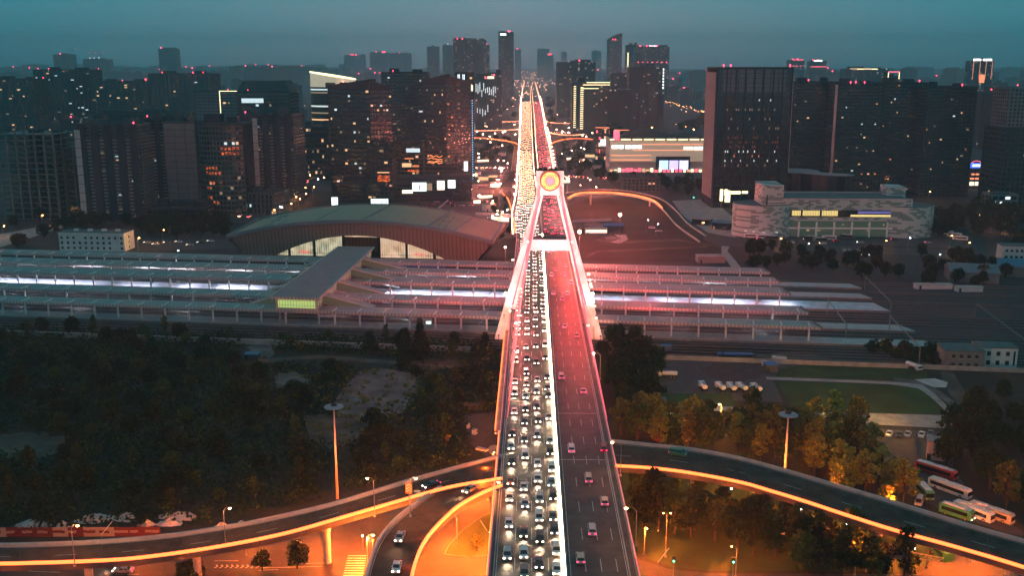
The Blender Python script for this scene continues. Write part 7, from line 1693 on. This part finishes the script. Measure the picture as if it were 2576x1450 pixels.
# ramps
for (x, y, z, lb) in ((195, 1322, 8.5, 'curved street lamp on the left ramp, leftmost of the four along its glowing edge'), (578, 1278, 10, 'curved street lamp on the left ramp above the red banners'), (924, 1203, 12.2, 'curved street lamp on the left ramp left of the gore'), (1046, 1203, 13, 'curved street lamp by the sign at the gore of the two left ramps')):
    lamp_at(x, y, z, 9.5, lb, 1 if x != 924 else -1, 'lamps of the left ramp', arm=1.5, e=6000, col=(1, .30, .10))
lamp_at(938, 1346, 0, 8, 'orange street lamp beside the pedestrian lights under the left ramp', 1, arm=1.5, e=22000, col=ORA)
for k, (x, y) in enumerate(((1540, 1112), (1575, 1278))): lamp_at(x, y, 13.9 if k == 0 else 14, 9.0, ('curved street lamp leaning in over the start of the right ramp', 'curved street lamp with glaring head at the right edge of the bridge')[k], -1, 'lamps of the bridge right edge', arm=2.4, e=2200, col=(1, .30, .08), m='lamp_orange', r=.42)
for k, (x, y) in enumerate(((1493, 888), (1479, 818), (1440, 657))): lamp_at(x, y, 14, 9.0, f'pink lit curved lamp on the right deck edge, {ordinal(k + 1, "nearest")} before the pylon', -1, 'lamps of the bridge right edge', arm=2.4, e=(3500, 4500, 6000)[k], col=(1, .16, .10), m='lamp_red', r=.42)
for k, (x, y) in enumerate(((1301, 885), (1298, 812), (1290, 653))): lamp_at(x, y, 14, 9.0, f'pink lit curved lamp on the left deck edge, {ordinal(k + 1, "nearest")} before the pylon', 1, 'lamps of the bridge left edge', arm=2.4, e=(3500, 4500, 6000)[k], col=(1, .24, .15), m='lamp_red', r=.42)
street_lamp(tuple(B(-9.3, 236, 8)), 10, 'low lamp glowing orange outside the left parapet of the bridge', None, 0, arm=1.6, e=2500, col=SOD)
# lights hung under the ramps' edges
for k, (x, y, z) in enumerate(((40, 1424, 6.8), (458, 1394, 9.2), (878, 1308, 11.2))):
    q = P(x, y, z); t = thing('pier_lamp', f'bright lamp glaring on a pier head under the left ramp, {ordinal(k + 1)} from the left edge', 'lamp', q, 0, 'lamps on the ramp piers')
    MB().box(-.9, .9, -.5, -.1, -.15, .2).build('lamp', 'lamp_orange', t); MB().box(-1, 1, -.1, .5, -.2, .3).build('bracket', 'concrete', t); point((0, -1.2, -.6), 3500, ORA, .3, t)
# sodium lamps on the streets beneath the bridge (partly hidden by the ramps)
for k, (x, y, e) in enumerate(((1228, 1262, 12000), (1150, 1372, 9000), (1240, 1420, 12000), (1010, 1395, 9000), (830, 1385, 6000), (620, 1400, 3500), (330, 1432, 2500), (1620, 1400, 6000), (2150, 1450, 5000), (2330, 1430, 5000), (2440, 1425, 5000), (1850, 1455, 5000), (1240, 1190, 4000), (940, 1432, 6000))):
    e *= 6.2; street_lamp(tuple(P(x, y)), 7.5 if k not in (0, 12) else 6.5, f'low orange junction lamp on the ground streets, {ordinal(k + 1)} of a scattered set', 'lamps of the streets under the bridge', rl_.uniform(0, 6), arm=1.2, e=e, col=ORA, r=.2)
# lamps among the trees along the right ramp; unseen lights added by the ramp edge brighten their foliage
for k, (x, y, e) in enumerate(((1813, 1050, 5000), (2138, 1056, 4500), (2160, 1075, 2500), (1768, 1056, 1800))): street_lamp(tuple(P(x, y + 14)), 6.5, f'yellow street lamp hidden among the orange foliage above the right ramp, {ordinal(k + 1)} of four', 'lamps in the foliage', rl_.uniform(0, 6), arm=1.2, e=e * 6, col=(1, .36, .05), m='lamp_orange', r=.36)
n_ = len(rc_l)
def edge_lights(pts, off, dz, e, parent, step, col=ORA, r=.5):
    """small unseen lights off a parapet, added to spread the glow of an edge strip"""
    acc = 0; nxt = step / 2
    for i in range(len(pts) - 1):
        a, b = pts[i], pts[i + 1]; L = (b - a).length; d = (b - a).normalized(); n = Vector((d.y, -d.x, 0)).normalized()
        while acc + L >= nxt: q = a.lerp(b, (nxt - acc) / L); nxt += step; point(q + n * off + Vector((0, 0, dz)), e, col, r, parent, 'edge_light')
        acc += L
edge_lights(rc_l, 4.2, -1.5, 900, RC, 13); edge_lights(rc_u, -5.5, -1.0, 19000, RC, 17, (1, .20, .022))  # upper edge has no strip, its lights are added for the foliage
edge_lights(ra_l, -4.2, -1.5, 1500, RA, 14); edge_lights(rc_l, -1.6, 1.0, 260, RC, 11); edge_lights(ra_l, 1.6, 1.0, 200, RA, 12); edge_lights(rb_l, 1.5, 1.0, 200, RB, 12); edge_lights(ra_u, 3.0, 2, 500, RA, 26)  # the left ramp's upper edge lights are likewise added, without a strip
edge_lights(rb_l, -4.2, -1.0, 3000, RB, 10)
edge_lights([B(US - .3, s, DZ) for s in (178, 284)], -2.8, .2, 2600, br, 12); edge_lights([B(US - 1.6, s, DZ) for s in (284, 398)], -3.0, 0, 1500, br, 14)
edge_lights(rd_l[:27], 4, 1.5, 5000, RD_, 26, (1, .18, .08))
# garden lamps
gm_ = MB().ball((0, 0, 3.1), .16, 8, 0).tube([(0, 0, 0), (0, 0, 3)], .05, 5, 1)
for k, (x, y) in enumerate(((1618, 1162), (1732, 1201), (1840, 1230), (2015, 1282), (2131, 1320), (2301, 1381), (1925, 1256))):
    q = P(x, y, 3.1); t = thing('garden_lamp', f'small white garden lamp below the right ramp, {ordinal(k + 1)} from the bridge', 'garden lamp', (q.x, q.y, 0), 0, 'white garden lamps'); 
    MB().ball((0, 0, 3.1), .2, 8).build('lamp_head', 'lamp_white', t); MB().tube([(0, 0, 0), (0, 0, 3)], .05, 5).build('pole', 'dark_metal', t)
# park lamp post with twin heads
q = P(1678, 1291, 12); street_lamp((q.x, q.y, 0), 11.4, 'dark twin headed lamp post on the lawn right of the bridge', None, 0, arm=.9, e=500, col=SOD, double=True, r=.16)
q = P(1196, 1270, 9); 
# high masts with disc heads
mat('mast_paint', (.62, .42, .34), .6)
mat('disc_grey', (.20, .26, .30), .5)
for (x, y, xb, yb, lb) in ((841, 1022, 849, 1256, 'high mast lamp with flat disc head rising from the wild wood'), (1983, 1042, 1970, 1255, 'high mast lamp with flat disc head among trees by the right ramp')):
    b_ = P(xb, yb); b_ = Vector((b_.x, b_.y, 0)); zt = PD(x, y, b_.y).z; t = thing('high_mast', lb, 'lamp mast', b_, 0, 'high mast lamps')
    MB().tube([(0, 0, 0), (0, 0, zt - .5)], [.42, .2], 10).build('pole', 'mast_paint', t, smooth=True)
    dd = MB(); n = 28; vs = []
    for r_, z in ((.9, .2), (1.2, .35), (2.6, -.05), (2.75, -.25), (1.6, -.6), (.8, -.5)): vs += [(r_ * math.cos(2 * math.pi * k / n), r_ * math.sin(2 * math.pi * k / n), zt + z) for k in range(n)]
    dd.add(vs, [(j * n + k, j * n + (k + 1) % n, ((j + 1) % 6) * n + (k + 1) % n, ((j + 1) % 6) * n + k) for j in range(6) for k in range(n)]); dd.build('disc', 'disc_grey', t, smooth=False)
    MB().tube([(0, 0, zt - .6), (0, 0, zt + .6)], [.75, .8], 12).box(-.5, .5, -.5, .5, zt + .6, zt + .8).build('hub', 'dark_metal', t)
    point((1.5, -5, zt * .3 + 6), 1800, (1, .25, .08), .3, t); point((1.5, -5, zt * .6), 900, (1, .25, .08), .3, t)  # unseen orange lights added beside the mast to tint the foliage

# pylon floodlights: two below on each side, shining up the legs and onto the head
FLN = {19.5: 'closest', 13.5: 'third closest', 15.0: 'farthest', 22: 'lowest'}
mat('flood_glass', (.8, .6, .5), .4, emit=(1, .62, .38), es=45)
for sg in (-1, 1):
    for (u, s, z, tg, e, col, sz) in ((19.5, 418, 15.5, TP(sg * 15, -3, 26), 34000, (1, .40, .45), 70), (13.5, 404, 15.2, TP(sg * 8, -3, 52), 150000, (1, .44, .48), 44), (15.0, 398, 15.2, TP(sg * 2, -3, 68), 170000, (1, .70, .62), 26), (22, 424, 5, TP(sg * 22, -3, 9), 13000, (1, .34, .24), 80)):
        q = B(UC + sg * u, s, z); t = thing('floodlight', f'floodlight aimed up at the {"right" if sg > 0 else "left"} leg of the pylon, {FLN[u]} to it', 'floodlight', q, BR, 'floodlights of the pylon')
        MB().box(-.35, .35, -.25, .1, .5, 1.0).box(-.1, .1, -.1, .1, -1.2 if z > 6 else -5, .5).build('housing', 'dark_metal', t); MB().box(-.3, .3, .11, .14, .55, .95).build('lens', 'lamp_red', t)
        spot(q + Vector((0, .4, 1.2)), tg, e, col, sz)
    q = TP(sg * 19.2, -3.9, 21.5); t = thing('floodlight', f'glaring warm lamp on the {"right" if sg > 0 else "left"} pylon leg just above the deck', 'floodlight', q, BR, 'lamps on the pylon legs')
    MB().ball((0, 0, 0), .55, 8).build('lens', 'flood_glass', t); MB().box(-.5, .5, .35, .8, -.5, .5).build('housing', 'dark_metal', t); point((0, -.9, 0), 1500, (1, .60, .32), .3, t)
for (x, y, z, e, lb) in ((1458, 583, 24, 300000, 'glaring red-white floodlight beside the works right of the pylon'), (1206, 493, 18, 110000, 'glaring floodlight over the works on the square left of the avenue'), (1271, 622, 12, 9000, 'white lamp on the square beside the station hall'), (1262, 424, 24, 240000, 'added tall red-white floodlight left of the avenue beyond the works'), (1428, 448, 24, 240000, 'added tall red-white floodlight right of the avenue before the mall'), (1560, 540, 20, 60000, 'smaller floodlight mast over the red field')):  # the tall masts are added to redden the ground
    q = P(x, y, z); t = thing('floodlight', lb, 'floodlight', (q.x, q.y, 0)); MB().tube([(0, 0, 0), (0, 0, z - .5)], .12, 6).build('pole', 'grey_metal', t)
    MB().ball((0, 0, z), 1.0 if e > 9000 else .55, 8).build('lens', 'lamp_red', t); point((0, -1.6, z + .3), e, (1, .15, .12), .5, t)
# red lights hung along the right cables near the pylon, unseen lights added to redden the deck
cl = MB().ball((0, 0, 0), .3, 6).mesh('cable_lamp', 'lamp_red')
for k, (x, y, z) in enumerate(((1481, 690, 22), (1484, 705, 21), (1486, 715, 20), (1488, 722, 20), (1491, 745, 18), (1493, 752, 18), (1494, 760, 18), (1495, 770, 17.5), (1500, 800, 17), (1285, 770, 17.5), (1283, 782, 17))):
    q = B(UE + .3 if x > 1400 else US - .3, 0, 0); s = 0
    d = ray(x, y); t0 = 425 / d.y; p = cam.location + d * t0 if False else Vector((0, 0, CAM_H)) + d * (rl_.uniform(415, 430) / d.y); link('cable_lamp', cl, br, p)
for s, e in ((300, 700), (330, 1800), (365, 4500), (400, 9000), (425, 9000), (455, 12000), (500, 14000), (560, 12000), (620, 12000)):
    for u in (US + 4, UE - 5): point(B(u, s, DZ + 7.5), e, (1, .055, .05) if u > 0 else (1, .12, .09), .5, br, 'added_deck_wash')
# wide red wash from floodlights added on the pylon, turned outwards over the tracks and the works
for sg in (-1, 1):
    for (x, y, z, tx_, ty_, e) in ((9.5, 3.6, 44.6, 88, 42, 380000 if sg < 0 else 600000), (8.2, 3.6, 46.4, 38, 92, 420000 if sg < 0 else 560000), (9.5, -3.6, 44.6, 60, -60, 60000), (6.5, 3.8, 73, 60, 80, 60000)):
        q = TP(sg * x, y, z); t = thing('floodlight', f'added red floodlight on the pylon {"head" if z > 60 else "crossbeam"}, {"right" if sg > 0 else "left"} side, turned {"down over the platforms" if y < 0 else "away over the city" if z > 60 else "outwards to the side" if tx_ > 60 else "back along the avenue"}', 'floodlight', q, BR, 'added red floodlights of the pylon')
        MB().box(-.4, .4, -.3, .3, -.3, .3).build('housing', 'dark_metal', t); MB().box(-.35, .35, .31 if y > 0 else -.34, .34 if y > 0 else -.31, -.25, .25).build('lens', 'lamp_red', t)
        spot(q + BN * sg * .8 + BE * (.8 if y > 0 else -.8), TP(sg * tx_, ty_, 0), e, (1, .11, .10), 70 if z > 60 else 56 if y > 0 else 100, .8)
# avenue lamps: pairs on both parapets, glaring pink orange
mat('lamp_avenue', (.8, .5, .4), .5, emit=(1, .40, .26), es=60)
for i, side in ((1, 1), (4, -1)):
    L = rowline(i); acc = 0; last = L[0]; k = 0
    for p in L[2:]:
        if p.y > 3400: break
        if (p - last).length < (32 if p.y < 1500 else 60): continue
        last = p; k += 1; street_lamp((p.x + (.6 if i == 4 else -.6), p.y, p.z), 20, f'avenue lamp on the {"left" if i == 1 else "right"} parapet, {ordinal(k)} beyond the pylon', f'lamps on the {"left" if i == 1 else "right"} side of the avenue', 0 if side > 0 else math.pi, arm=2.0, e=(34000 if p.y < 1500 else 75000), col=(1, .20, .15), m='lamp_avenue', r=.5 + p.y / 4500)
# ground lamps seen as points of light: (x, y, tone)
PTS = [(10, 568, 'o'), (107, 541, 'o'), (187, 514, 'o'), (168, 585, 'o'), (350, 598, 'y'), (412, 578, 'o'), (448, 630, 'w'), (755, 500, 'o'), (770, 487, 'o'), (733, 512, 'o'), (690, 528, 'o'), (790, 470, 'o'), (745, 495, 'o'), (715, 545, 'o'), (1054, 520, 'o'), (1030, 470, 'o'), (1170, 478, 'w'), (1156, 480, 'w'), (1185, 476, 'w'),
       (1236, 276, 'r'), (1276, 274, 'r'), (1207, 300, 'r'), (1290, 266, 'r'), (1440, 276, 'r'), (1457, 295, 'R'), (1450, 278, 'R'), (1225, 318, 'r'), (1245, 335, 'r'), (1265, 332, 'r'), (1200, 330, 'r'), (1215, 337, 'r'), (1232, 343, 'r'), (1400, 325, 'r'), (1415, 330, 'r'), (1430, 333, 'r'), (1450, 331, 'r'), (1470, 330, 'r'), (1490, 334, 'r'), (1505, 341, 'r'),
       (1525, 300, 'r'), (1590, 305, 'o'), (1615, 310, 'o'), (1640, 320, 'o'), (1660, 290, 'o'), (1700, 312, 'o'), (1725, 318, 'o'), (1745, 325, 'o'), (1760, 312, 'o'), (1776, 322, 'R'), (1690, 345, 'o'), (1460, 465, 'r'), (1485, 452, 'r'), (1500, 470, 'r'), (1240, 505, 'r'), (1252, 530, 'r'), (1262, 545, 'r'), (1255, 452, 'r'), (1262, 430, 'r'), (1277, 410, 'r'),
       (2465, 300, 'o'), (2480, 325, 'o'), (2500, 318, 'o'), (2490, 350, 'o'), (2530, 340, 'w'), (2465, 540, 'o'), (2500, 555, 'o'), (2535, 562, 'o'), (2395, 592, 'o'), (2440, 610, 'o'), (2365, 640, 'w'), (1965, 600, 'o'), (2035, 612, 'w'), (2230, 605, 'o'), (2290, 598, 'w'), (1770, 560, 'o'), (1655, 563, 'w'), (1630, 553, 'w'), (1745, 496, 'g'), (2340, 482, 'o'),
       (60, 300, 'o'), (145, 330, 'w'), (235, 330, 'o'), (35, 420, 'o'), (150, 395, 'w'), (180, 400, 'o'), (160, 420, 'w'), (205, 428, 'w'), (748, 310, 'o'), (760, 418, 'o'), (780, 440, 'o'), (800, 450, 'w'), (815, 446, 'o')]
for k in range(12): PTS.append((1205 + k * 6.5 + rl_.uniform(-2, 2), 556 - k * 2.6, 'w') if k % 2 else (1200 + k * 6.5, 560 - k * 2.6, 'r'))
for k in range(34): t = k / 33; PTS.append((1672 + 128 * t + rl_.uniform(-3, 3), 252 + 38 * t + rl_.uniform(-3.5, 3.5), 'o'))
for k in range(22): PTS.append((rl_.uniform(1215, 1430), rl_.uniform(206, 262), 'r'))
for k in range(26): a = rl_.choice((-1, 1)); PTS.append((1336 + a * rl_.uniform(10, 70) + 0, rl_.uniform(186, 250), 'r'))
for k in range(70): PTS.append((rl_.choice((rl_.uniform(0, 800), rl_.uniform(1480, 1800), rl_.uniform(2450, 2576))), rl_.uniform(196, 285), rl_.choice('oowr')))
for k in range(14): PTS.append((rl_.uniform(1570, 1620), rl_.uniform(284, 300), 'o'))
for k in range(70): a = rl_.random(); PTS.append((1333 + rl_.gauss(0, 12 + 22 * a), 178 + 40 * a, 'r'))
for k in range(34): PTS.append((rl_.choice((rl_.uniform(1200, 1300), rl_.uniform(1388, 1480))), rl_.uniform(268, 410), 'r'))  # pinkish lamps scattered at random, added to redden the ground by the avenue
for k in range(22): PTS.append((rl_.uniform(1040, 1260), rl_.uniform(420, 462), rl_.choice('rwro')))
TN = {'o': ('lamp_orange', (1, .36, .10), 'orange'), 'y': ('lamp_orange', (1, .5, .1), 'yellowish'), 'w': ('lamp_white', (.9, .97, 1), 'white'), 'r': ('lamp_avenue', (1, .2, .12), 'pinkish'), 'R': ('lamp_avenue', (1, .2, .12), 'large pinkish'), 'g': ('lamp_green', (.1, 1, .5), 'green')}
emat('lamp_green', (.05, 1, .45), 20)
PTS.sort()
FL = MB(); emat('lamp_far_orange', (1, .40, .14), 22); emat('lamp_far_pink', (1, .40, .26), 45); emat('lamp_far_white', (.9, .97, 1), 12)
cnt = 0; from collections import Counter
seen = Counter()
for (x, y, c) in PTS:
    m, col, nm = TN[c]; q = P(x, y, 8.6); far = q.y / 700; zone = 'left of the slab towers' if x < 560 else 'by the shop street' if x < 840 else 'on the square left of the avenue' if x < 1300 and y > 400 else 'near the far avenue' if x < 1560 else 'in the streets beyond the mall' if x < 1810 and y < 400 else 'round the bus terminal' if x < 2300 else 'near the right edge'
    seen[(nm, zone)] += 1
    if q.y > 1900 and c != 'R':
        rr_f = .34 + q.y / 9000; FL.ball((q.x, q.y, 8.6), rr_f, 6, 0 if c in 'oy' else 1 if c == 'r' else 2).box(q.x - .1, q.x + .1, q.y - .1, q.y + .1, 0, 8.2, 3); continue
    e = 0
    if c == 'R': e = 90000
    elif c in 'oy' and y > 460: e = 3000
    elif c == 'r' and y > 290: e = 52000
    street_lamp((q.x - 1.2, q.y, 0), 8, f'{nm} point of lamp light {zone}, {ordinal(seen[(nm, zone)])} from the left', f'{nm} lamps {zone}', 0, arm=1.2, e=e, col=col if c != 'r' else (1, .16, .10), m=m, r=max(.32, .40 * far) * (1.7 if c == 'R' else 1) * (.7 if q.y > 2600 else 1))
o = FL.build('distant_street_lights', ['lamp_far_orange', 'lamp_far_pink', 'lamp_far_white', 'grey_metal']); o['kind'] = 'stuff'
# traffic lights, signs, banners
def traffic_light(x, y, h, label, rz=0):
    q = P(x, y, h); t = thing('traffic_light', label, 'traffic light', (q.x, q.y, 0), rz, 'traffic lights'); MB().tube([(0, 0, 0), (0, 0, h)], .08, 6).build('pole', 'grey_metal', t)
    MB().box(-.35, .35, -.1, .25, h - .9, h + .7).build('housing', 'dark_metal', t); MB().ball((0, -.16, h - .45), .2, 8).build('green_light', 'lamp_green', t); MB().box(-.3, .3, -.12, .0, h + .2, h + .5).build('visor', 'dark_metal', t)
for k, (x, y, lb) in enumerate(((1695, 1408, 'green traffic light standing right of the twin headed lamp post'), (1845, 1410, 'green traffic light in the middle of the lawn edge'), (912, 1344, 'green traffic light left of the orange lamp under the ramp'))): traffic_light(x, y, 4.5, lb)
for (x, y, x2, y2, lb) in ((1655, 1415, 1683, 1380, 'tilted camera mast arm over the lawn corner'), (1225, 1335, 1208, 1310, 'small bent camera arm on the kerbed traffic island'), (255, 1345, 283, 1312, 'slanting white pole before the red banners')):
    a = P(x, y, 1.0); b_ = PD(x2, y2, a.y); t = thing('camera_mast', lb, 'mast', (a.x, a.y, 0)); MB().tube([(0, 0, 0), (0, 0, .9)], .1, 6).build('pole', 'grey_metal', t); MB().tube([(0, 0, .9), (b_.x - a.x, 0, b_.z)], .09, 6).build('arm', 'white_paint', t)
# gantry sign at the bottom right, sign at the gore
mat('sign_back', (.55, .45, .40), .6, .2)
q0, q1 = P(2178, 1440, 0), P(2232, 1470, 0); t = thing('sign_gantry', 'road sign gantry seen from behind at the bottom right', 'sign gantry', q0)
d = Vector((9, -4.2, 0)); MB().tube([(0, 0, 0), (0, 0, 7.5)], .18, 8).build('post', 'sign_back', t); MB().tube([tuple(d), tuple(d + Vector((0, 0, 7.5)))], .18, 8).build('post', 'sign_back', t)
gb = MB()
for z in (6.0, 7.3): gb.tube([(0, 0, z), tuple(d * 1.7 + Vector((0, 0, z)))], .1, 5)
for k in range(10): gb.tube([tuple(d * 1.7 * k / 10 + Vector((0, 0, 6.0 if k % 2 else 7.3))), tuple(d * 1.7 * (k + 1) / 10 + Vector((0, 0, 7.3 if k % 2 else 6.0)))], .05, 4)
gb.build('truss', 'sign_back', t); MB().obox(d * .62 + Vector((0, 0, 6.6)), d, (-d.y, d.x, 0), (0, 0, 1), 3.0, .08, 1.6).build('panel', 'sign_back', t)
q = P(1029, 1262, 13.3); t = thing('road_sign', 'tall orange lit chevron sign standing at the nose of the gore', 'road sign', (q.x, q.y, 13.2)); MB().tube([(0, 0, 0), (0, 0, 5.2)], .1, 6).build('post', 'grey_metal', t); MB().box(-.85, .85, -.12, -.02, 2.2, 5).build('panel', 'paint_orange', t)
for k in range(3): MB().add([(-.6, -.15, 2.6 + k * .75), (0, -.15, 3.1 + k * .75), (.6, -.15, 2.6 + k * .75), (.6, -.15, 2.8 + k * .75), (0, -.15, 3.3 + k * .75), (-.6, -.15, 2.8 + k * .75)], [(0, 1, 4, 5), (1, 2, 3, 4)]).build('chevron', 'white_paint', t)
mat('banner_red', (.11, .018, .014), .7); mat('banner_cream', (.32, .26, .20), .7)
A, Bq = P(-60, 1352), P(405, 1350)
fn = thing('banner_fence', 'long site fence hung with red and cream banners behind the left ramp', 'fence', A); d = Bq - A; n = 12; nn = Vector((-d.y, d.x, 0)).normalized()
for k in range(n):
    a, b_ = d * (k / n), d * ((k + .985) / n); c = (a + b_) / 2; m_ = ('banner_cream', 'banner_cream', 'banner_red', 'banner_red', 'banner_red', 'banner_cream', 'banner_red')[k % 7]
    pnl = MB().obox((c.x, c.y, 1.3), d, nn, (0, 0, 1), d.length / n * .49, .06, 1.3).build('panel', m_, fn)
    wr_ = MB(); r = random.Random(k)
    for j in range(r.randrange(4, 8)): w_x = -d.length / n * .4 + j * d.length / n * .12; q = c + d.normalized() * w_x; wr_.obox((q.x - nn.x * .08, q.y - nn.y * .08, 1.4 + r.uniform(-.1, .1)), d, nn, (0, 0, 1), .35, .02, .32)
    wr_.build('lettering', 'banner_cream' if m_ == 'banner_red' else 'banner_red', fn)
# rubble heaps under the wood's lower edge, debris in the yard
for k, (x, y, w) in enumerate(((80, 1322, 5), (240, 1308, 6), (320, 1305, 5), (430, 1318, 4), (450, 1302, 6), (610, 1326, 5), (690, 1318, 5), (160, 1326, 3), (370, 1322, 3), (560, 1330, 3), (1345, 1100, 0))):
    if not w: continue
    r = random.Random(k); mb = MB(); n = 9; rings = 4; vs = []
    for j in range(rings):
        for i in range(n): a = 2 * math.pi * i / n; rr = w * (1 - j / rings) * r.uniform(.7, 1.2); vs.append((rr * math.cos(a), rr * .5 * math.sin(a), j * .42 * r.uniform(.6, 1.3)))
    vs.append((0, 0, 1.8)); mb.add(vs, [(j * n + i, j * n + (i + 1) % n, (j + 1) * n + (i + 1) % n, (j + 1) * n + i) for j in range(rings - 1) for i in range(n)] + [((rings - 1) * n + i, (rings - 1) * n + (i + 1) % n, rings * n) for i in range(n)])
    tag(mb.build('rubble_heap', 'concrete_pale', None, P(x, y)), f'heap of pale rubble between wild wood and left ramp, {ordinal(k + 1)} of a scattered row', 'rubble heap', 'rubble heaps by the left ramp')
for (x, y, w, d_, h, m_, lb) in ((1213, 1133, 4.0, 1.6, .5, 'paint_white', 'white slab lying at the lower corner of the dark yard'), (1194, 1093, 1.4, 1.4, 1.6, 'paint_white', 'white shed-like tank beside the trees of the yard'), (1178, 1078, .9, .9, 1.7, 'paint_white', 'small white cylinder by the yard edge')):
    t = thing('container_box', lb, 'container', P(x, y), R(-30)); MB().box(-w / 2, w / 2, -d_ / 2, d_ / 2, 0, h).build('body', m_, t); MB().box(-w / 2 - .06, w / 2 + .06, -d_ / 2 - .06, d_ / 2 + .06, h, h + .1).build('lid', 'concrete_pale', t)
sheet('round_pad', blob(1243, 1132, 16, 12, 24, 0), .09, 'concrete')
# blue tarp roof in the red field, small works huts
t = shed('small hut with a violet blue curved roof on the red field', 1545, 578, 14, 7, 3, 'wall_taupe', 'blue_bright', 3, None, 1.5, 'hut', 'hut')
shed('long lit works shed beside the red floodlight', 1500, 588, 16, 6, 3.5, 'plaster_white', 'concrete', 0, 'sign_warm', 0, 'shed', 'shed')
sheet('footpath', [(1545, 590), (1575, 590), (1580, 602), (1560, 612), (1535, 610), (1560, 600)], .11, 'concrete')

# works on both sides of the avenue: cabins, stacks and barriers under the red light
rw = random.Random(17)
for k, (x, y) in enumerate(((1205, 372), (1222, 388), (1240, 376), (1262, 392), (1215, 408), (1250, 402), (1190, 446), (1216, 456), (1238, 448), (1264, 452), (1246, 474), (1222, 500), (1200, 515), (1236, 532), (1258, 560), (1245, 590), (1412, 392), (1432, 404), (1452, 386), (1470, 410), (1488, 398), (1512, 408), (1420, 462), (1500, 425))):
    shed(f'low site cabin {"left" if x < 1300 else "right"} of the avenue, {ordinal(k + 1 if x < 1300 else k - 15)} counting towards the camera', x, y, rw.uniform(7, 18), rw.uniform(5, 10), rw.uniform(2.8, 6), rw.choice(['wall_pale', 'wall_grey', 'plaster_white']), rw.choice(['roof_mid', 'concrete', 'roof_dark']), rw.uniform(-30, 30), rw.choice([None, 'win_warm', None, 'sign_warm']), 0, 'site_cabin', 'cabin')
for k, (x0, y0, x1, y1) in enumerate(((1180, 470, 1262, 466), (1196, 540, 1285, 545), (1440, 560, 1540, 556), (1100, 530, 1172, 470), (1210, 560, 1290, 525))):
    a, b_ = P(x0, y0), P(x1, y1); d = b_ - a; t = thing('site_fence', f'pale site hoarding on the open ground by the avenue, {ordinal(k + 1)} of five', 'fence', a); MB().obox(d / 2 + Vector((0, 0, 1.1)), d, (-d.y, d.x, 0), (0, 0, 1), d.length / 2, .08, 1.1).build('panel', 'wall_pale', t); MB().obox(d / 2 + Vector((0, 0, 2.27)), d, (-d.y, d.x, 0), (0, 0, 1), d.length / 2, .12, .06).build('rail', 'grey_metal', t)
for k in range(9):
    x, y = (1228 + rw.uniform(-38, 50), rw.uniform(480, 600)) if k < 6 else (rw.uniform(1440, 1560), rw.uniform(560, 600)); sheet('soil_patch', blob(x, y, rw.uniform(14, 34), rw.uniform(5, 12), 16, .35), .095 + k * .003, 'pale_dirt')
# ================================================================ haze
hz = MB().box(-6500, 6500, -60, 11500, -1, 420)
mh = bpy.data.materials.new('haze_air'); mh.use_nodes = True; nt = mh.node_tree; nt.nodes.clear()
o_ = N(nt, 'ShaderNodeOutputMaterial'); v_ = N(nt, 'ShaderNodeVolumePrincipled')
v_.inputs['Color'].default_value = (.62, .92, 1.0, 1); v_.inputs['Density'].default_value = .00014; v_.inputs['Anisotropy'].default_value = .1
nt.links.new(v_.outputs[0], o_.inputs['Volume']); M['haze_air'] = mh
ho = hz.build('haze', 'haze_air'); ho['kind'] = 'stuff'
sc.cycles.volume_bounces = 0; sc.cycles.max_bounces = 4; sc.cycles.diffuse_bounces = 2; sc.cycles.glossy_bounces = 2; sc.cycles.transmission_bounces = 2
sc.cycles.volume_step_rate = 10; sc.cycles.volume_max_steps = 64
sc.cycles.sample_clamp_indirect = 3; sc.cycles.use_denoising = True
sc.cycles.use_adaptive_sampling = True; sc.cycles.adaptive_threshold = .02
